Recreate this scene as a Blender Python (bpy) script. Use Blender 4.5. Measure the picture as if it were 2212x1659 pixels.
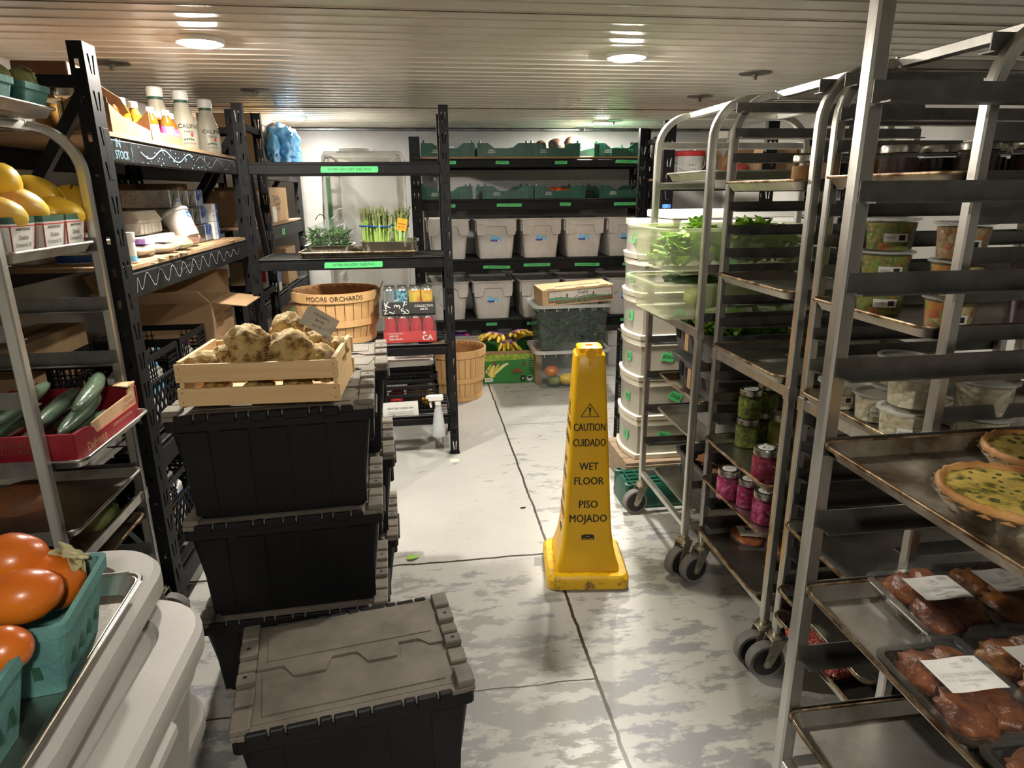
import bpy, bmesh, math, random
from mathutils import Vector, Matrix, noise
S = bpy.context.scene
for o in list(bpy.data.objects):
    bpy.data.objects.remove(o)
COL = S.collection
rnd = random.Random(7)
PI = math.pi
R = math.radians

# ---------------------------------------------------------------- camera, world, exposure
FPX, PITCH, YAW, ROLL, CH = 1417.7, .28383, .13384, -.00938, 1.45
_cy, _sy = math.cos(YAW), math.sin(YAW)
_fw = Vector((_sy * math.cos(PITCH), _cy * math.cos(PITCH), -math.sin(PITCH)))
_rt = Vector((_cy, -_sy, 0))
_up = _rt.cross(_fw)
_r2 = _rt * math.cos(ROLL) + _up * math.sin(ROLL)
_u2 = -_rt * math.sin(ROLL) + _up * math.cos(ROLL)
cam = bpy.data.cameras.new('camera')
cam.sensor_width = 36.0
cam.lens = 36.0 * FPX / 2212
cam.clip_start = .02
camo = bpy.data.objects.new('camera', cam)
COL.objects.link(camo)
_m = Matrix((_r2, _u2, -_fw)).transposed().to_4x4()
_m.translation = Vector((0, 0, CH))
camo.matrix_world = _m
S.camera = camo
w = bpy.data.worlds.new('world')
S.world = w
w.use_nodes = True
w.node_tree.nodes['Background'].inputs[0].default_value = (.9, .95, 1, 1)
w.node_tree.nodes['Background'].inputs[1].default_value = .012
S.view_settings.view_transform = 'Standard'
S.view_settings.look = 'None'
S.view_settings.gamma = 1
S.view_settings.use_curve_mapping = False
S.view_settings.exposure = 0.16
LAMP = 1400.0          # radiance of the ceiling lamps' diffusers

def ray(u, v):
    return _r2 * ((u - 1106) / FPX) + _u2 * ((829.5 - v) / FPX) + _fw
C0 = Vector((0, 0, CH))
def PX(u, v, x): r = ray(u, v); return C0 + r * (x / r.x)
def PY(u, v, y): r = ray(u, v); return C0 + r * (y / r.y)
def PZ(u, v, z): r = ray(u, v); return C0 + r * ((z - CH) / r.z)

# ---------------------------------------------------------------- materials
def _nt(name):
    m = bpy.data.materials.new(name)
    m.use_nodes = True
    t = m.node_tree
    return m, t, t.nodes['Principled BSDF'], t.nodes['Material Output']
def _noise(t, scale, detail=4, rough=.6, vec=None, kind='ShaderNodeTexNoise'):
    n = t.nodes.new(kind)
    n.inputs['Scale'].default_value = scale
    if 'Voronoi' in kind: detail = 0
    if 'Detail' in n.inputs: n.inputs['Detail'].default_value = detail
    if 'Roughness' in n.inputs: n.inputs['Roughness'].default_value = rough
    if vec is not None: t.links.new(vec, n.inputs['Vector'])
    return n
def _coord(t, scale=None):
    c = t.nodes.new('ShaderNodeTexCoord')
    if scale is None: return c.outputs['Object']
    mp = t.nodes.new('ShaderNodeMapping')
    mp.inputs['Scale'].default_value = scale
    t.links.new(c.outputs['Object'], mp.inputs['Vector'])
    return mp.outputs['Vector']
def _ramp(t, fac, stops):
    r = t.nodes.new('ShaderNodeValToRGB')
    e = r.color_ramp.elements
    e[0].position, e[0].color = stops[0][0], (*stops[0][1], 1)
    e[1].position, e[1].color = stops[-1][0], (*stops[-1][1], 1)
    for p, c in stops[1:-1]: e.new(p).color = (*c, 1)
    t.links.new(fac, r.inputs['Fac'])
    return r.outputs['Color']
def _bump(t, b, h, strength, dist=.01):
    n = t.nodes.new('ShaderNodeBump')
    n.inputs['Strength'].default_value = strength
    n.inputs['Distance'].default_value = dist
    t.links.new(h, n.inputs['Height'])
    t.links.new(n.outputs['Normal'], b.inputs['Normal'])
def mul(c, k): return tuple(min(1, x * k) for x in c)
def mat(name, col, rough=.5, metal=0., col2=None, ns=12., lo=.35, hi=.65, bump=0., bs=60., stretch=None, coat=0., spec=None, sss=0.):
    """Procedural surface: two tones mixed by noise, with a noise bump."""
    m, t, b, out = _nt(name)
    vec = _coord(t, stretch)
    n = _noise(t, ns, vec=vec)
    c2 = col2 if col2 else mul(col, .86)
    t.links.new(_ramp(t, n.outputs['Fac'], [(lo, col), (hi, c2)]), b.inputs['Base Color'])
    b.inputs['Roughness'].default_value = rough
    b.inputs['Metallic'].default_value = metal
    if coat: b.inputs['Coat Weight'].default_value = coat
    if spec is not None: b.inputs['Specular IOR Level'].default_value = spec
    if bump:
        _bump(t, b, _noise(t, bs, vec=vec).outputs['Fac'], bump, .004)
    return m
def clear(name, tint=(.95, .97, .97), alpha=.2, rough=.12, col=(.8, .82, .82), bump=0., bs=30):
    """Thin clear plastic or glass: a see-through film with a glossy, faintly cloudy skin."""
    m, t, b, out = _nt(name)
    n = _noise(t, 8, vec=_coord(t))
    t.links.new(_ramp(t, n.outputs['Fac'], [(.3, col), (.7, mul(col, .9))]), b.inputs['Base Color'])
    b.inputs['Roughness'].default_value = rough
    if bump: _bump(t, b, _noise(t, bs, vec=_coord(t)).outputs['Fac'], bump, .01)
    tr = t.nodes.new('ShaderNodeBsdfTransparent')
    tr.inputs[0].default_value = (*tint, 1)
    mx = t.nodes.new('ShaderNodeMixShader')
    mx.inputs[0].default_value = alpha
    t.links.new(tr.outputs[0], mx.inputs[1])
    t.links.new(b.outputs[0], mx.inputs[2])
    t.links.new(mx.outputs[0], out.inputs[0])
    return m
def chunks(name, cols, scale=60, rough=.35, bump=.5):
    """Chopped food: cells of several colours."""
    m, t, b, out = _nt(name)
    v = _noise(t, scale, vec=_coord(t), kind='ShaderNodeTexVoronoi')
    sep = t.nodes.new('ShaderNodeSeparateColor')
    t.links.new(v.outputs['Color'], sep.inputs[0])
    k = len(cols)
    c = _ramp(t, sep.outputs[0], [(i / k + .12, cc) for i, cc in enumerate(cols)])
    t.links.new(c, b.inputs['Base Color'])
    b.inputs['Roughness'].default_value = rough
    inv = t.nodes.new('ShaderNodeMath'); inv.operation = 'SUBTRACT'; inv.inputs[0].default_value = 1
    t.links.new(v.outputs['Distance'], inv.inputs[1])
    _bump(t, b, inv.outputs[0], bump, .006)
    return m
def emit(name, col, s):
    m, t, b, out = _nt(name)
    b.inputs['Base Color'].default_value = (*col, 1)
    b.inputs['Emission Color'].default_value = (*col, 1)
    b.inputs['Emission Strength'].default_value = s
    return m

K = {}
K['black_metal'] = mat('black_powder_coat', (.006, .0063, .007), .55, .0, (.010, .0104, .0115), 30, bump=.12, bs=300, spec=.18)
K['beam'] = mat('scuffed_black_steel', (.0055, .0058, .0065), .55, 0, (.012, .0125, .0135), 14, .45, .8, bump=.1, bs=250, spec=.2)
K['chrome'] = mat('zinc_wire', (.12, .12, .12), .35, .9)
K['alu'] = mat('aged_aluminium', (.72, .71, .67), .34, 1., (.50, .49, .46), 9, bump=.12, bs=90, stretch=(1, 1, .25))
K['alu2'] = mat('dull_aluminium', (.27, .265, .25), .42, 1., (.18, .175, .165), 14, bump=.15, bs=120)
K['pan'] = mat('worn_sheet_pan', (.56, .54, .50), .38, 1., (.33, .29, .24), 7, .42, .72, bump=.15, bs=60)
K['pan_old'] = mat('browned_sheet_pan', (.40, .36, .29), .45, .9, (.12, .075, .04), 9, .4, .66, bump=.2, bs=60)
K['rim_old'] = mat('browned_pan_rim', (.55, .42, .26), .4, .9, (.12, .06, .03), 26, .38, .66)
K['steel'] = mat('stainless_steel', (.56, .55, .52), .3, 1., (.46, .45, .43), 18, bump=.05, bs=90)
K['caster_steel'] = mat('zinc_plated_fork', (.62, .60, .52), .38, .9, (.38, .34, .24), 40)
K['rubber'] = mat('black_wheel', (.02, .02, .022), .5)
K['tread'] = mat('grey_wheel_tread', (.22, .21, .20), .6, 0, (.14, .135, .13))
K['grey_bin'] = mat('grey_bin_plastic', (.58, .56, .54), .48, 0, (.50, .485, .47), 10, bump=.1, bs=120)
K['grey_bin2'] = mat('dusty_grey_plastic', (.50, .48, .455), .5, 0, (.43, .41, .39), 6, bump=.08, bs=90)
K['tote'] = mat('black_tote_plastic', (.0045, .0047, .0055), .5, 0, (.009, .0093, .010), 5, .4, .75, bump=.1, bs=200, spec=.3)
K['tote_lid'] = mat('dusty_tote_lid', (.20, .175, .14), .62, 0, (.105, .092, .075), 9, .35, .7, bump=.12, bs=90)
K['green_crate'] = mat('green_crate_plastic', (.013, .10, .065), .38, 0, (.010, .075, .05), 18)
K['tape'] = mat('green_painters_tape', (.10, .62, .20), .6, 0, (.08, .52, .17), 30)
K['ink'] = mat('marker_ink', (.012, .015, .014), .6)
K['ink_red'] = mat('red_ink', (.25, .03, .03), .6)
K['card'] = mat('corrugated_cardboard', (.46, .30, .165), .8, 0, (.40, .255, .14), 6, bump=.08, bs=120, stretch=(1, 1, .15))
K['card_in'] = mat('cardboard_edge', (.36, .23, .125), .85, 0, (.30, .19, .10), 10)
K['white_card'] = mat('white_carton', (.72, .71, .67), .6, 0, (.66, .65, .61), 8)
K['paper'] = mat('white_paper', (.78, .77, .74), .7, 0, (.72, .71, .68), 14)
K['pine'] = mat('pale_pine', (.72, .50, .255), .55, 0, (.62, .40, .18), 5, .4, .7, bump=.05, bs=60, stretch=(.6, 3, 9))
K['basket'] = mat('basket_veneer', (.70, .43, .195), .6, 0, (.56, .32, .13), 7, .35, .75, bump=.08, bs=50, stretch=(3, 3, .4))
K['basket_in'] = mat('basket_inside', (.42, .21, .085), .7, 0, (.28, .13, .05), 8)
K['yellow'] = mat('yellow_safety_plastic', (.86, .50, .006), .34, 0, (.80, .44, .006), 6, bump=.04, bs=120)
K['white'] = mat('white_plastic', (.78, .77, .74), .4, 0, (.72, .71, .68), 8)
K['ivory'] = mat('ivory_plastic', (.74, .70, .58), .38, 0, (.68, .64, .52), 8)
K['lid_metal'] = mat('jar_lid_tin', (.60, .58, .52), .3, 1., (.45, .43, .38), 20)
K['blue'] = mat('blue_print', (.02, .10, .42), .5)
K['ltblue'] = mat('light_blue_print', (.22, .55, .85), .5)
K['red'] = mat('red_print', (.62, .03, .03), .5)
K['purple'] = mat('purple_print', (.22, .06, .35), .5)
K['orange'] = mat('orange_print', (.85, .33, .02), .5)
K['pink'] = mat('pink_print', (.85, .08, .38), .5)
K['lime'] = mat('lime_print', (.62, .65, .05), .5)
K['dkgreen'] = mat('dark_green_print', (.02, .085, .05), .55)
K['brown'] = mat('brown_print', (.20, .075, .03), .6)
K['dark'] = mat('dark_void', (.008, .008, .009), .7)
K['clear'] = clear('clear_plastic', alpha=.09, rough=.1, col=(.5, .5, .5))
K['film'] = clear('clear_film', alpha=.10, rough=.08, col=(.5, .5, .5), bump=.8, bs=18)
K['glass'] = clear('jar_glass', alpha=.07, rough=.04, col=(.3, .3, .3))
K['frost'] = clear('frosted_plastic', tint=(.95, .97, .88), alpha=.36, rough=.3, col=(.80, .82, .66))
K['frost_white'] = clear('cloudy_plastic', tint=(.92, .94, .94), alpha=.42, rough=.3, col=(.78, .78, .75))
K['leaf'] = mat('lettuce_green', (.30, .52, .05), .45, 0, (.13, .30, .02), 22, bump=.4, bs=70)
K['herb'] = mat('dark_herb_green', (.09, .24, .035), .5, 0, (.02, .075, .012), 30, bump=.4, bs=70)
K['kale'] = mat('deep_leaf_green', (.035, .10, .03), .5, 0, (.015, .05, .02), 30, bump=.4, bs=70)

# ---------------------------------------------------------------- mesh builder
def fr(o, right, up):
    r = Vector(right).normalized(); u = Vector(up); u = (u - r * u.dot(r)).normalized(); n = r.cross(u)
    m = Matrix((r, u, n)).transposed().to_4x4()
    m.translation = Vector(o)
    return m
def rrect(hx, hy, r, z, n=4):
    r = min(r, hx * .999, hy * .999)
    out = []
    for (sx, sy, a0) in ((1, 1, 0), (-1, 1, PI / 2), (-1, -1, PI), (1, -1, 3 * PI / 2)):
        for k in range(n + 1):
            a = a0 + k * PI / 2 / n
            out.append(Vector((sx * (hx - r) + r * math.cos(a), sy * (hy - r) + r * math.sin(a), z)))
    return out
_TXT = {}
def text_geo(s, bold=0., res=2):
    key = (s, bold, res)
    if key in _TXT: return _TXT[key]
    c = bpy.data.curves.new('t', 'FONT')
    c.body = s; c.size = 1; c.resolution_u = res; c.offset = bold
    c.align_x = 'CENTER'; c.align_y = 'CENTER'
    o = bpy.data.objects.new('t', c)
    COL.objects.link(o)
    dg = bpy.context.evaluated_depsgraph_get()
    me = o.evaluated_get(dg).to_mesh()
    vs = [v.co.copy() for v in me.vertices]
    fs = [tuple(p.vertices) for p in me.polygons]
    o.evaluated_get(dg).to_mesh_clear()
    bpy.data.objects.remove(o); bpy.data.curves.remove(c)
    _TXT[key] = (vs, fs)
    return vs, fs
class M:
    def __init__(s):
        s.bm = bmesh.new(); s.T = Matrix.Identity(4); s.mi = 0; s.sm = False
    def v(s, p): return s.bm.verts.new(s.T @ Vector(p))
    def f(s, vs):
        try: q = s.bm.faces.new(vs)
        except ValueError: return None
        q.material_index = s.mi; q.smooth = s.sm
        return q
    def box(s, c, d, bev=0., T=None, mi=None, taper=1.):
        if mi is not None: s.mi = mi
        hx, hy, hz = d[0] / 2, d[1] / 2, d[2] / 2
        TT = s.T if T is None else s.T @ T
        vs = []
        for z in (-1, 1):
            k = taper if z > 0 else 1
            for x, y in ((-1, -1), (1, -1), (1, 1), (-1, 1)):
                vs.append(s.bm.verts.new(TT @ Vector((c[0] + x * hx * k, c[1] + y * hy * k, c[2] + z * hz))))
        F = [(3, 2, 1, 0), (4, 5, 6, 7), (0, 1, 5, 4), (1, 2, 6, 5), (2, 3, 7, 6), (3, 0, 4, 7)]
        fs = [s.f([vs[i] for i in q]) for q in F]
        if bev:
            es = {e for q in fs for e in q.edges}
            r = bmesh.ops.bevel(s.bm, geom=list(es), offset=bev, segments=1, affect='EDGES', profile=.5)
            for q in r['faces']: q.material_index = s.mi
        return s
    def loft(s, rings, cap0=True, cap1=True, mi=None, closed=True):
        if mi is not None: s.mi = mi
        L = [[s.v(p) for p in r] for r in rings]
        n = len(L[0])
        for a, b in zip(L, L[1:]):
            for i in range(n if closed else n - 1):
                j = (i + 1) % n
                s.f([a[i], a[j], b[j], b[i]])
        sm = s.sm; s.sm = False
        if cap0: s.f(L[0][::-1])
        if cap1: s.f(L[-1])
        s.sm = sm
        return s
    def tub(s, prof, n=4, cap0=True, cap1=True, mi=None, c=(0, 0)):
        rs = [[p + Vector((c[0], c[1], 0)) for p in rrect(*q, n)] for q in prof]
        return s.loft(rs, cap0, cap1, mi)
    def lathe(s, prof, n=24, c=(0, 0, 0), cap0=True, cap1=True, mi=None, sx=1, sy=1):
        rs = [[Vector((c[0] + r * sx * math.cos(2 * PI * k / n), c[1] + r * sy * math.sin(2 * PI * k / n), c[2] + z)) for k in range(n)] for r, z in prof]
        return s.loft(rs, cap0, cap1, mi)
    def sweep(s, path, prof, closed=False, mi=None, up=(0, 0, 1), caps=True):
        """prof: 2D points (a along side, b along up-ish)."""
        P = [Vector(p) for p in path]; n = len(P); rings = []
        for i in range(n):
            if closed: d = P[(i + 1) % n] - P[i - 1]
            else: d = P[min(i + 1, n - 1)] - P[max(i - 1, 0)]
            d.normalize()
            u = Vector(up)
            if abs(d.dot(u)) > .97: u = Vector((0, 1, 0)) if abs(d.y) < .9 else Vector((1, 0, 0))
            a = d.cross(u).normalized(); b = a.cross(d).normalized()
            rings.append([P[i] + a * q[0] + b * q[1] for q in prof])
        if closed: rings.append(rings[0])
        s.loft(rings, caps and not closed, caps and not closed, mi)
        return s
    def tube(s, path, r, n=8, closed=False, mi=None, up=(0, 0, 1), r1=None):
        if r1 is None:
            return s.sweep(path, [(r * math.cos(2 * PI * k / n), r * math.sin(2 * PI * k / n)) for k in range(n)], closed, mi, up)
        P = [Vector(p) for p in path]; m = len(P); rings = []
        for i in range(m):
            d = (P[min(i + 1, m - 1)] - P[max(i - 1, 0)]).normalized(); u = Vector(up)
            if abs(d.dot(u)) > .97: u = Vector((0, 1, 0))
            a = d.cross(u).normalized(); b = a.cross(d).normalized()
            rr = r1(i / (m - 1)) if callable(r1) else r + (r1 - r) * i / (m - 1)
            rings.append([P[i] + (a * math.cos(2 * PI * k / n) + b * math.sin(2 * PI * k / n)) * rr for k in range(n)])
        return s.loft(rings, True, True, mi)
    def prism(s, poly, h, T=None, mi=None):
        """2D polygon in local XY extruded by h along local +Z."""
        if mi is not None: s.mi = mi
        TT = s.T if T is None else s.T @ T
        a = [s.bm.verts.new(TT @ Vector((p[0], p[1], 0))) for p in poly]
        b = [s.bm.verts.new(TT @ Vector((p[0], p[1], h))) for p in poly]
        s.f(a[::-1]); s.f(b)
        n = len(a)
        for i in range(n):
            j = (i + 1) % n
            s.f([a[i], a[j], b[j], b[i]])
        return s
    def text(s, t, size, T, mi, bold=0., sx=1., wrap=None, res=2):
        """Lettering in the XY plane of T; wrap = radius bends it round a vertical cylinder whose axis is T's origin, facing T's +Z."""
        if bold > .012 and not wrap:
            for k in (-1, 1): s.text(t, size, T @ Matrix.Translation((k * bold * .7 * size, 0, -.00012 * (1.5 + k * .5))), mi, 0, sx, None, res)
        s.mi = mi
        vs, fs = text_geo(t, 0., res)
        nv = []
        for p in vs:
            x, y = p.x * size * sx, p.y * size
            if wrap:
                a = x / wrap
                q = Vector((wrap * math.sin(a), y, wrap * math.cos(a)))
            else: q = Vector((x, y, 0))
            nv.append(s.bm.verts.new(s.T @ T @ q))
        for q in fs: s.f([nv[i] for i in q])
        return s
    def blob(s, c, r, sc=(1, 1, 1), amp=0., fq=2., sub=2, seed=0., mi=None, rot=None):
        if mi is not None: s.mi = mi
        q = bmesh.ops.create_icosphere(s.bm, subdivisions=sub, radius=1)
        Rm = rot or Matrix.Identity(4)
        off = Vector((seed * 3.7, seed * 1.3, -seed * 2.1))
        for v in q['verts']:
            d = v.co.copy()
            k = 1 + amp * noise.fractal(d * fq + off, .8, 2., 3) if amp else 1
            v.co = s.T @ (Rm @ Vector((d.x * r * sc[0] * k, d.y * r * sc[1] * k, d.z * r * sc[2] * k)) + Vector(c))
        for f in {f for v in q['verts'] for f in v.link_faces}:
            f.material_index = s.mi; f.smooth = True
        return s
    def leaf(s, p, d, L, W, curl=.3, mi=None, n=3, up=None):
        """One bent leaf with a little thickness from p along d."""
        d = Vector(d).normalized(); u = Vector(up) if up else Vector((0, 0, 1))
        if abs(d.dot(u)) > .95: u = Vector((1, 0, 0))
        a = d.cross(u).normalized(); b = a.cross(d).normalized()
        rows = []
        for i in range(n + 1):
            t = i / n
            c = Vector(p) + d * L * t + b * (-curl * L * t * t)
            wd = W * math.sin(PI * min(.97, t * .85 + .1))
            rows.append((c - a * wd + b * wd * .35, c, c + a * wd + b * wd * .35))
        vs = [[s.v(q) for q in r] for r in rows]
        if mi is not None: s.mi = mi
        for r0, r1 in zip(vs, vs[1:]):
            s.f([r0[0], r0[1], r1[1], r1[0]]); s.f([r0[1], r0[2], r1[2], r1[1]])
        return s
    def obj(s, name, mats, parent=None, loc=None, rz=0., smooth=None, solid=0.):
        bmesh.ops.recalc_face_normals(s.bm, faces=s.bm.faces[:])
        me = bpy.data.meshes.new(name)
        s.bm.to_mesh(me); s.bm.free()
        if not isinstance(mats, (list, tuple)): mats = [mats]
        for m in mats: me.materials.append(K[m] if isinstance(m, str) else m)
        if smooth is not None:
            for p in me.polygons: p.use_smooth = True
            if smooth:
                try: me.set_sharp_from_angle(angle=R(smooth))
                except Exception: pass
        o = bpy.data.objects.new(name, me)
        COL.objects.link(o)
        if parent is not None: o.parent = parent
        if loc is not None: o.location = loc
        if rz: o.rotation_euler = (0, 0, rz)
        if solid:
            md = o.modifiers.new('thickness', 'SOLIDIFY'); md.thickness = solid; md.offset = 0
        return o

LABELS = {}
def tag(o, label, cat, group=None):
    n = len(label.split())
    if not 4 <= n <= 16: print('LABEL LENGTH', n, label)
    k = label.lower()
    if k in LABELS and not (group and LABELS[k] == group): print('SAME LABEL', label)
    LABELS[k] = group
    o['label'] = label; o['category'] = cat
    if group: o['group'] = group
    return o
def thing(name, label, cat, loc=(0, 0, 0), rz=0., group=None):
    o = bpy.data.objects.new(name, None)
    o.empty_display_size = .05
    COL.objects.link(o)
    o.location = loc; o.rotation_euler = (0, 0, rz)
    return tag(o, label, cat, group)
def kids(o): return [c for c in COL.objects if c.parent == o]
_KIDS = {}
def dup(root, label, loc, rz=0., group=None, cat=None, swap=None):
    """A copy of a thing with copies of its parts and their sub-parts."""
    def cp(o, par):
        c = o.copy(); COL.objects.link(c)
        if par is not None: c.parent = par
        if swap and c.type == 'MESH':
            for a, b in swap.items():
                if any(ms and ms.name == K[a].name for ms in o.data.materials):
                    me = o.data.copy(); c.data = me
                    for i, ms in enumerate(me.materials):
                        if ms.name == K[a].name: me.materials[i] = K[b]
        for ch in _KIDS.get(o.name, []): cp(ch, c)
        return c
    _KIDS.clear()
    for o in COL.objects:
        if o.parent: _KIDS.setdefault(o.parent.name, []).append(o)
    c = cp(root, None)
    c.location = loc; c.rotation_euler = (root.rotation_euler[0], root.rotation_euler[1], rz)
    if 'group' in c.keys() and not group: del c['group']
    tag(c, label, cat or root['category'], group)
    return c
def struct(o):
    o['kind'] = 'structure'
    return o
def kidlabel(o, t):
    o['label'] = t
    return o
# ---------------------------------------------------------------- room shell
CZ, YB, XL, XR, YF = 1.98, 6.05, -1.66, 2.85, -1.35
def floor_mat():
    m, t, b, out = _nt('painted_floor')
    N = t.nodes.new; L = t.links.new
    co = _coord(t); sx = N('ShaderNodeSeparateXYZ'); L(co, sx.inputs[0])
    def math_(op, a, b_=None, c=None):
        n = N('ShaderNodeMath'); n.operation = op
        for i, q in enumerate((a, b_, c)):
            if q is None: continue
            if isinstance(q, (int, float)): n.inputs[i].default_value = q
            else: L(q, n.inputs[i])
        return n.outputs[0]
    x, y = sx.outputs[0], sx.outputs[1]
    jit = _noise(t, 9, 5, vec=co).outputs['Fac']
    j = math_('MULTIPLY', math_('SUBTRACT', jit, .5), .02)
    # worn paint: patches stretched across the aisle, heavier towards the entrance and on the traffic side of the seam
    mp = N('ShaderNodeMapping'); mp.inputs['Scale'].default_value = (3.2, 7.5, 1); L(co, mp.inputs[0])
    big = _noise(t, 1.7, 8, .68, mp.outputs[0]).outputs['Fac']
    ptch = _noise(t, .9, 2, .5, co).outputs['Fac']
    nearw = N('ShaderNodeMapRange'); L(y, nearw.inputs[0])
    for i, q in ((1, 3.6), (2, 1.6), (3, 0.), (4, 1.)): nearw.inputs[i].default_value = q
    rightw = math_('GREATER_THAN', math_('ADD', x, j), .478)
    frontw = math_('LESS_THAN', math_('ADD', y, j), 2.395)
    lft = math_('MULTIPLY', frontw, math_('SUBTRACT', 1, rightw))
    zone = math_('ADD', math_('ADD', math_('MULTIPLY', rightw, .065), math_('MULTIPLY', lft, .06)), math_('MULTIPLY', nearw.outputs[0], .07))
    zone = math_('MULTIPLY', zone, math_('ADD', rightw, lft))
    wear = math_('ADD', math_('ADD', big, zone), math_('MULTIPLY', math_('SUBTRACT', ptch, .5), .35))
    wf = _ramp(t, wear, [(.61, (0, 0, 0)), (.665, (1, 1, 1))])
    under = _ramp(t, _noise(t, 2.2, 3, vec=co).outputs['Fac'], [(.4, (.265, .255, .225)), (.58, (.235, .238, .25))])
    paint = _ramp(t, _noise(t, 3, 4, vec=co).outputs['Fac'], [(.3, (.46, .455, .43)), (.7, (.40, .395, .372))])
    def mix(fac, a, b_):
        n = N('ShaderNodeMix'); n.data_type = 'RGBA'
        L(fac, n.inputs['Factor'])
        for nm, q in (('A', a), ('B', b_)):
            s_ = [k for k in n.inputs if k.name == nm and k.type == 'RGBA'][0]
            if isinstance(q, tuple): s_.default_value = (*q, 1)
            else: L(q, s_)
        return [k for k in n.outputs if k.type == 'RGBA'][0]
    col = mix(wf, paint, under)
    # fine scratches and grime
    mp2 = N('ShaderNodeMapping'); mp2.inputs['Scale'].default_value = (14, 60, 1); mp2.inputs['Rotation'].default_value = (0, 0, .5); L(co, mp2.inputs[0])
    scr = _ramp(t, _noise(t, 3, 6, .75, mp2.outputs[0]).outputs['Fac'], [(.66, (0, 0, 0)), (.74, (1, 1, 1))])
    col = mix(math_('MULTIPLY', scr, .55), col, (.16, .15, .14))
    spk = _noise(t, 42, 2, vec=co, kind='ShaderNodeTexVoronoi').outputs['Distance']
    spots = math_('MULTIPLY', math_('LESS_THAN', spk, .09), math_('GREATER_THAN', _noise(t, 5, 3, vec=co).outputs['Fac'], .57))
    col = mix(math_('MULTIPLY', spots, .8), col, (.05, .045, .04))
    grime = _ramp(t, _noise(t, 4.5, 7, .7, mp.outputs[0]).outputs['Fac'], [(.62, (0, 0, 0)), (.78, (1, 1, 1))])
    col = mix(math_('MULTIPLY', grime, .5), col, (.13, .125, .11))
    # panel seams
    def line(c, pos, wid):
        return math_('LESS_THAN', math_('ABSOLUTE', math_('SUBTRACT', math_('ADD', c, j), pos)), wid)
    seam = line(x, .478, .0055)
    for pos, wid, side in ((2.395, .006, 0), (1.65, .003, 0), (3.99, .003, 1), (5.0, .003, 0)):
        sd = rightw if side else math_('SUBTRACT', 1, rightw)
        seam = math_('MAXIMUM', seam, math_('MULTIPLY', line(y, pos, wid), sd))
    col = mix(seam, col, (.035, .026, .02))
    L(col, b.inputs['Base Color'])
    L(math_('ADD', .30, math_('MULTIPLY', wf, .14)), b.inputs['Roughness'])
    h = math_('SUBTRACT', math_('MULTIPLY', big, .3), seam)
    _bump(t, b, h, .35, .004)
    return m
K['floor'] = floor_mat()
K['ceiling'] = mat('glossy_ribbed_panel', (.60, .565, .49), .26, 0, (.53, .50, .43), 5, .35, .7, bump=.10, bs=55)
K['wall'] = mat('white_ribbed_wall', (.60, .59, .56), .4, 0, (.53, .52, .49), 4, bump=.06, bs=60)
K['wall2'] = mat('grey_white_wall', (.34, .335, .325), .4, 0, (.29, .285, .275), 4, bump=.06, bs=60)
K['wall_dark'] = mat('shade_painted_wall', (.05, .05, .05), .5, 0, (.04, .04, .04), 4)  # unseen front wall: unlit look put into its colour, dims metal reflections
K['galv'] = mat('galvanised_flashing', (.22, .22, .225), .36, .9, (.12, .12, .125), 9, bump=.2, bs=40)
K['rust'] = mat('rusty_seam', (.10, .055, .035), .8, 0, (.20, .17, .14), 24)

m = M(); m.box(((XL + XR) / 2, (YF + YB) / 2, -.05), (XR - XL, YB - YF, .1))
struct(m.obj('floor', 'floor'))
def ribbed(name, a0, a1, mk, pitch, depth, gap, mats, seam=None):
    """Panel built of flat ribs with fine grooves between; mk(a, d, e) maps (along, depth, end 0/1) to a point."""
    m = M(); prof = []
    a = a0
    while a < a1 - 1e-6:
        b = min(a + pitch, a1)
        prof += [(a, 0), (b - gap, 0), (b - gap * .75, depth), (b - gap * .25, depth)]
        a = b
    prof += [(a1, 0), (a1, -.08), (a0, -.08)]
    m.loft([[Vector(mk(p, d, e)) for p, d in prof] for e in (0, 1)])
    return struct(m.obj(name, mats))
ribbed('ceiling', YF, YB, lambda a, d, e: (XR if e else XL, a, CZ - d), .105, .0035, .012, 'ceiling')
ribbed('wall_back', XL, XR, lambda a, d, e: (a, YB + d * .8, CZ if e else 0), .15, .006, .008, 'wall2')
ribbed('wall_left', YF, YB, lambda a, d, e: (XL - d * .8, a, CZ if e else 0), .15, .006, .008, 'wall')
ribbed('wall_right', YF, YB, lambda a, d, e: (XR + d * .8, a, CZ if e else 0), .15, .006, .008, 'wall')
ribbed('wall_front', XL, XR, lambda a, d, e: (a, YF - d * .8, CZ if e else 0), .15, .006, .008, 'wall_dark')
m = M(); m.box(((XL + XR) / 2, YB - .012, 1.885), (XR - XL, .022, .17), .004); m.box(((XL + XR) / 2, YB - .06, 1.966), (XR - XL, .10, .02), .004)
struct(m.obj('trim_1', 'galv'))
m = M(); m.box((XR - .012, 3.2, 1.89), (.02, 5.6, .15), .004)
struct(m.obj('trim_2', 'galv'))
m = M()
for y in (2.22, 4.6): m.box((.6, y, CZ - .0025), (4.4, .007, .005))
struct(m.obj('trim_3', 'rust'))

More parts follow.
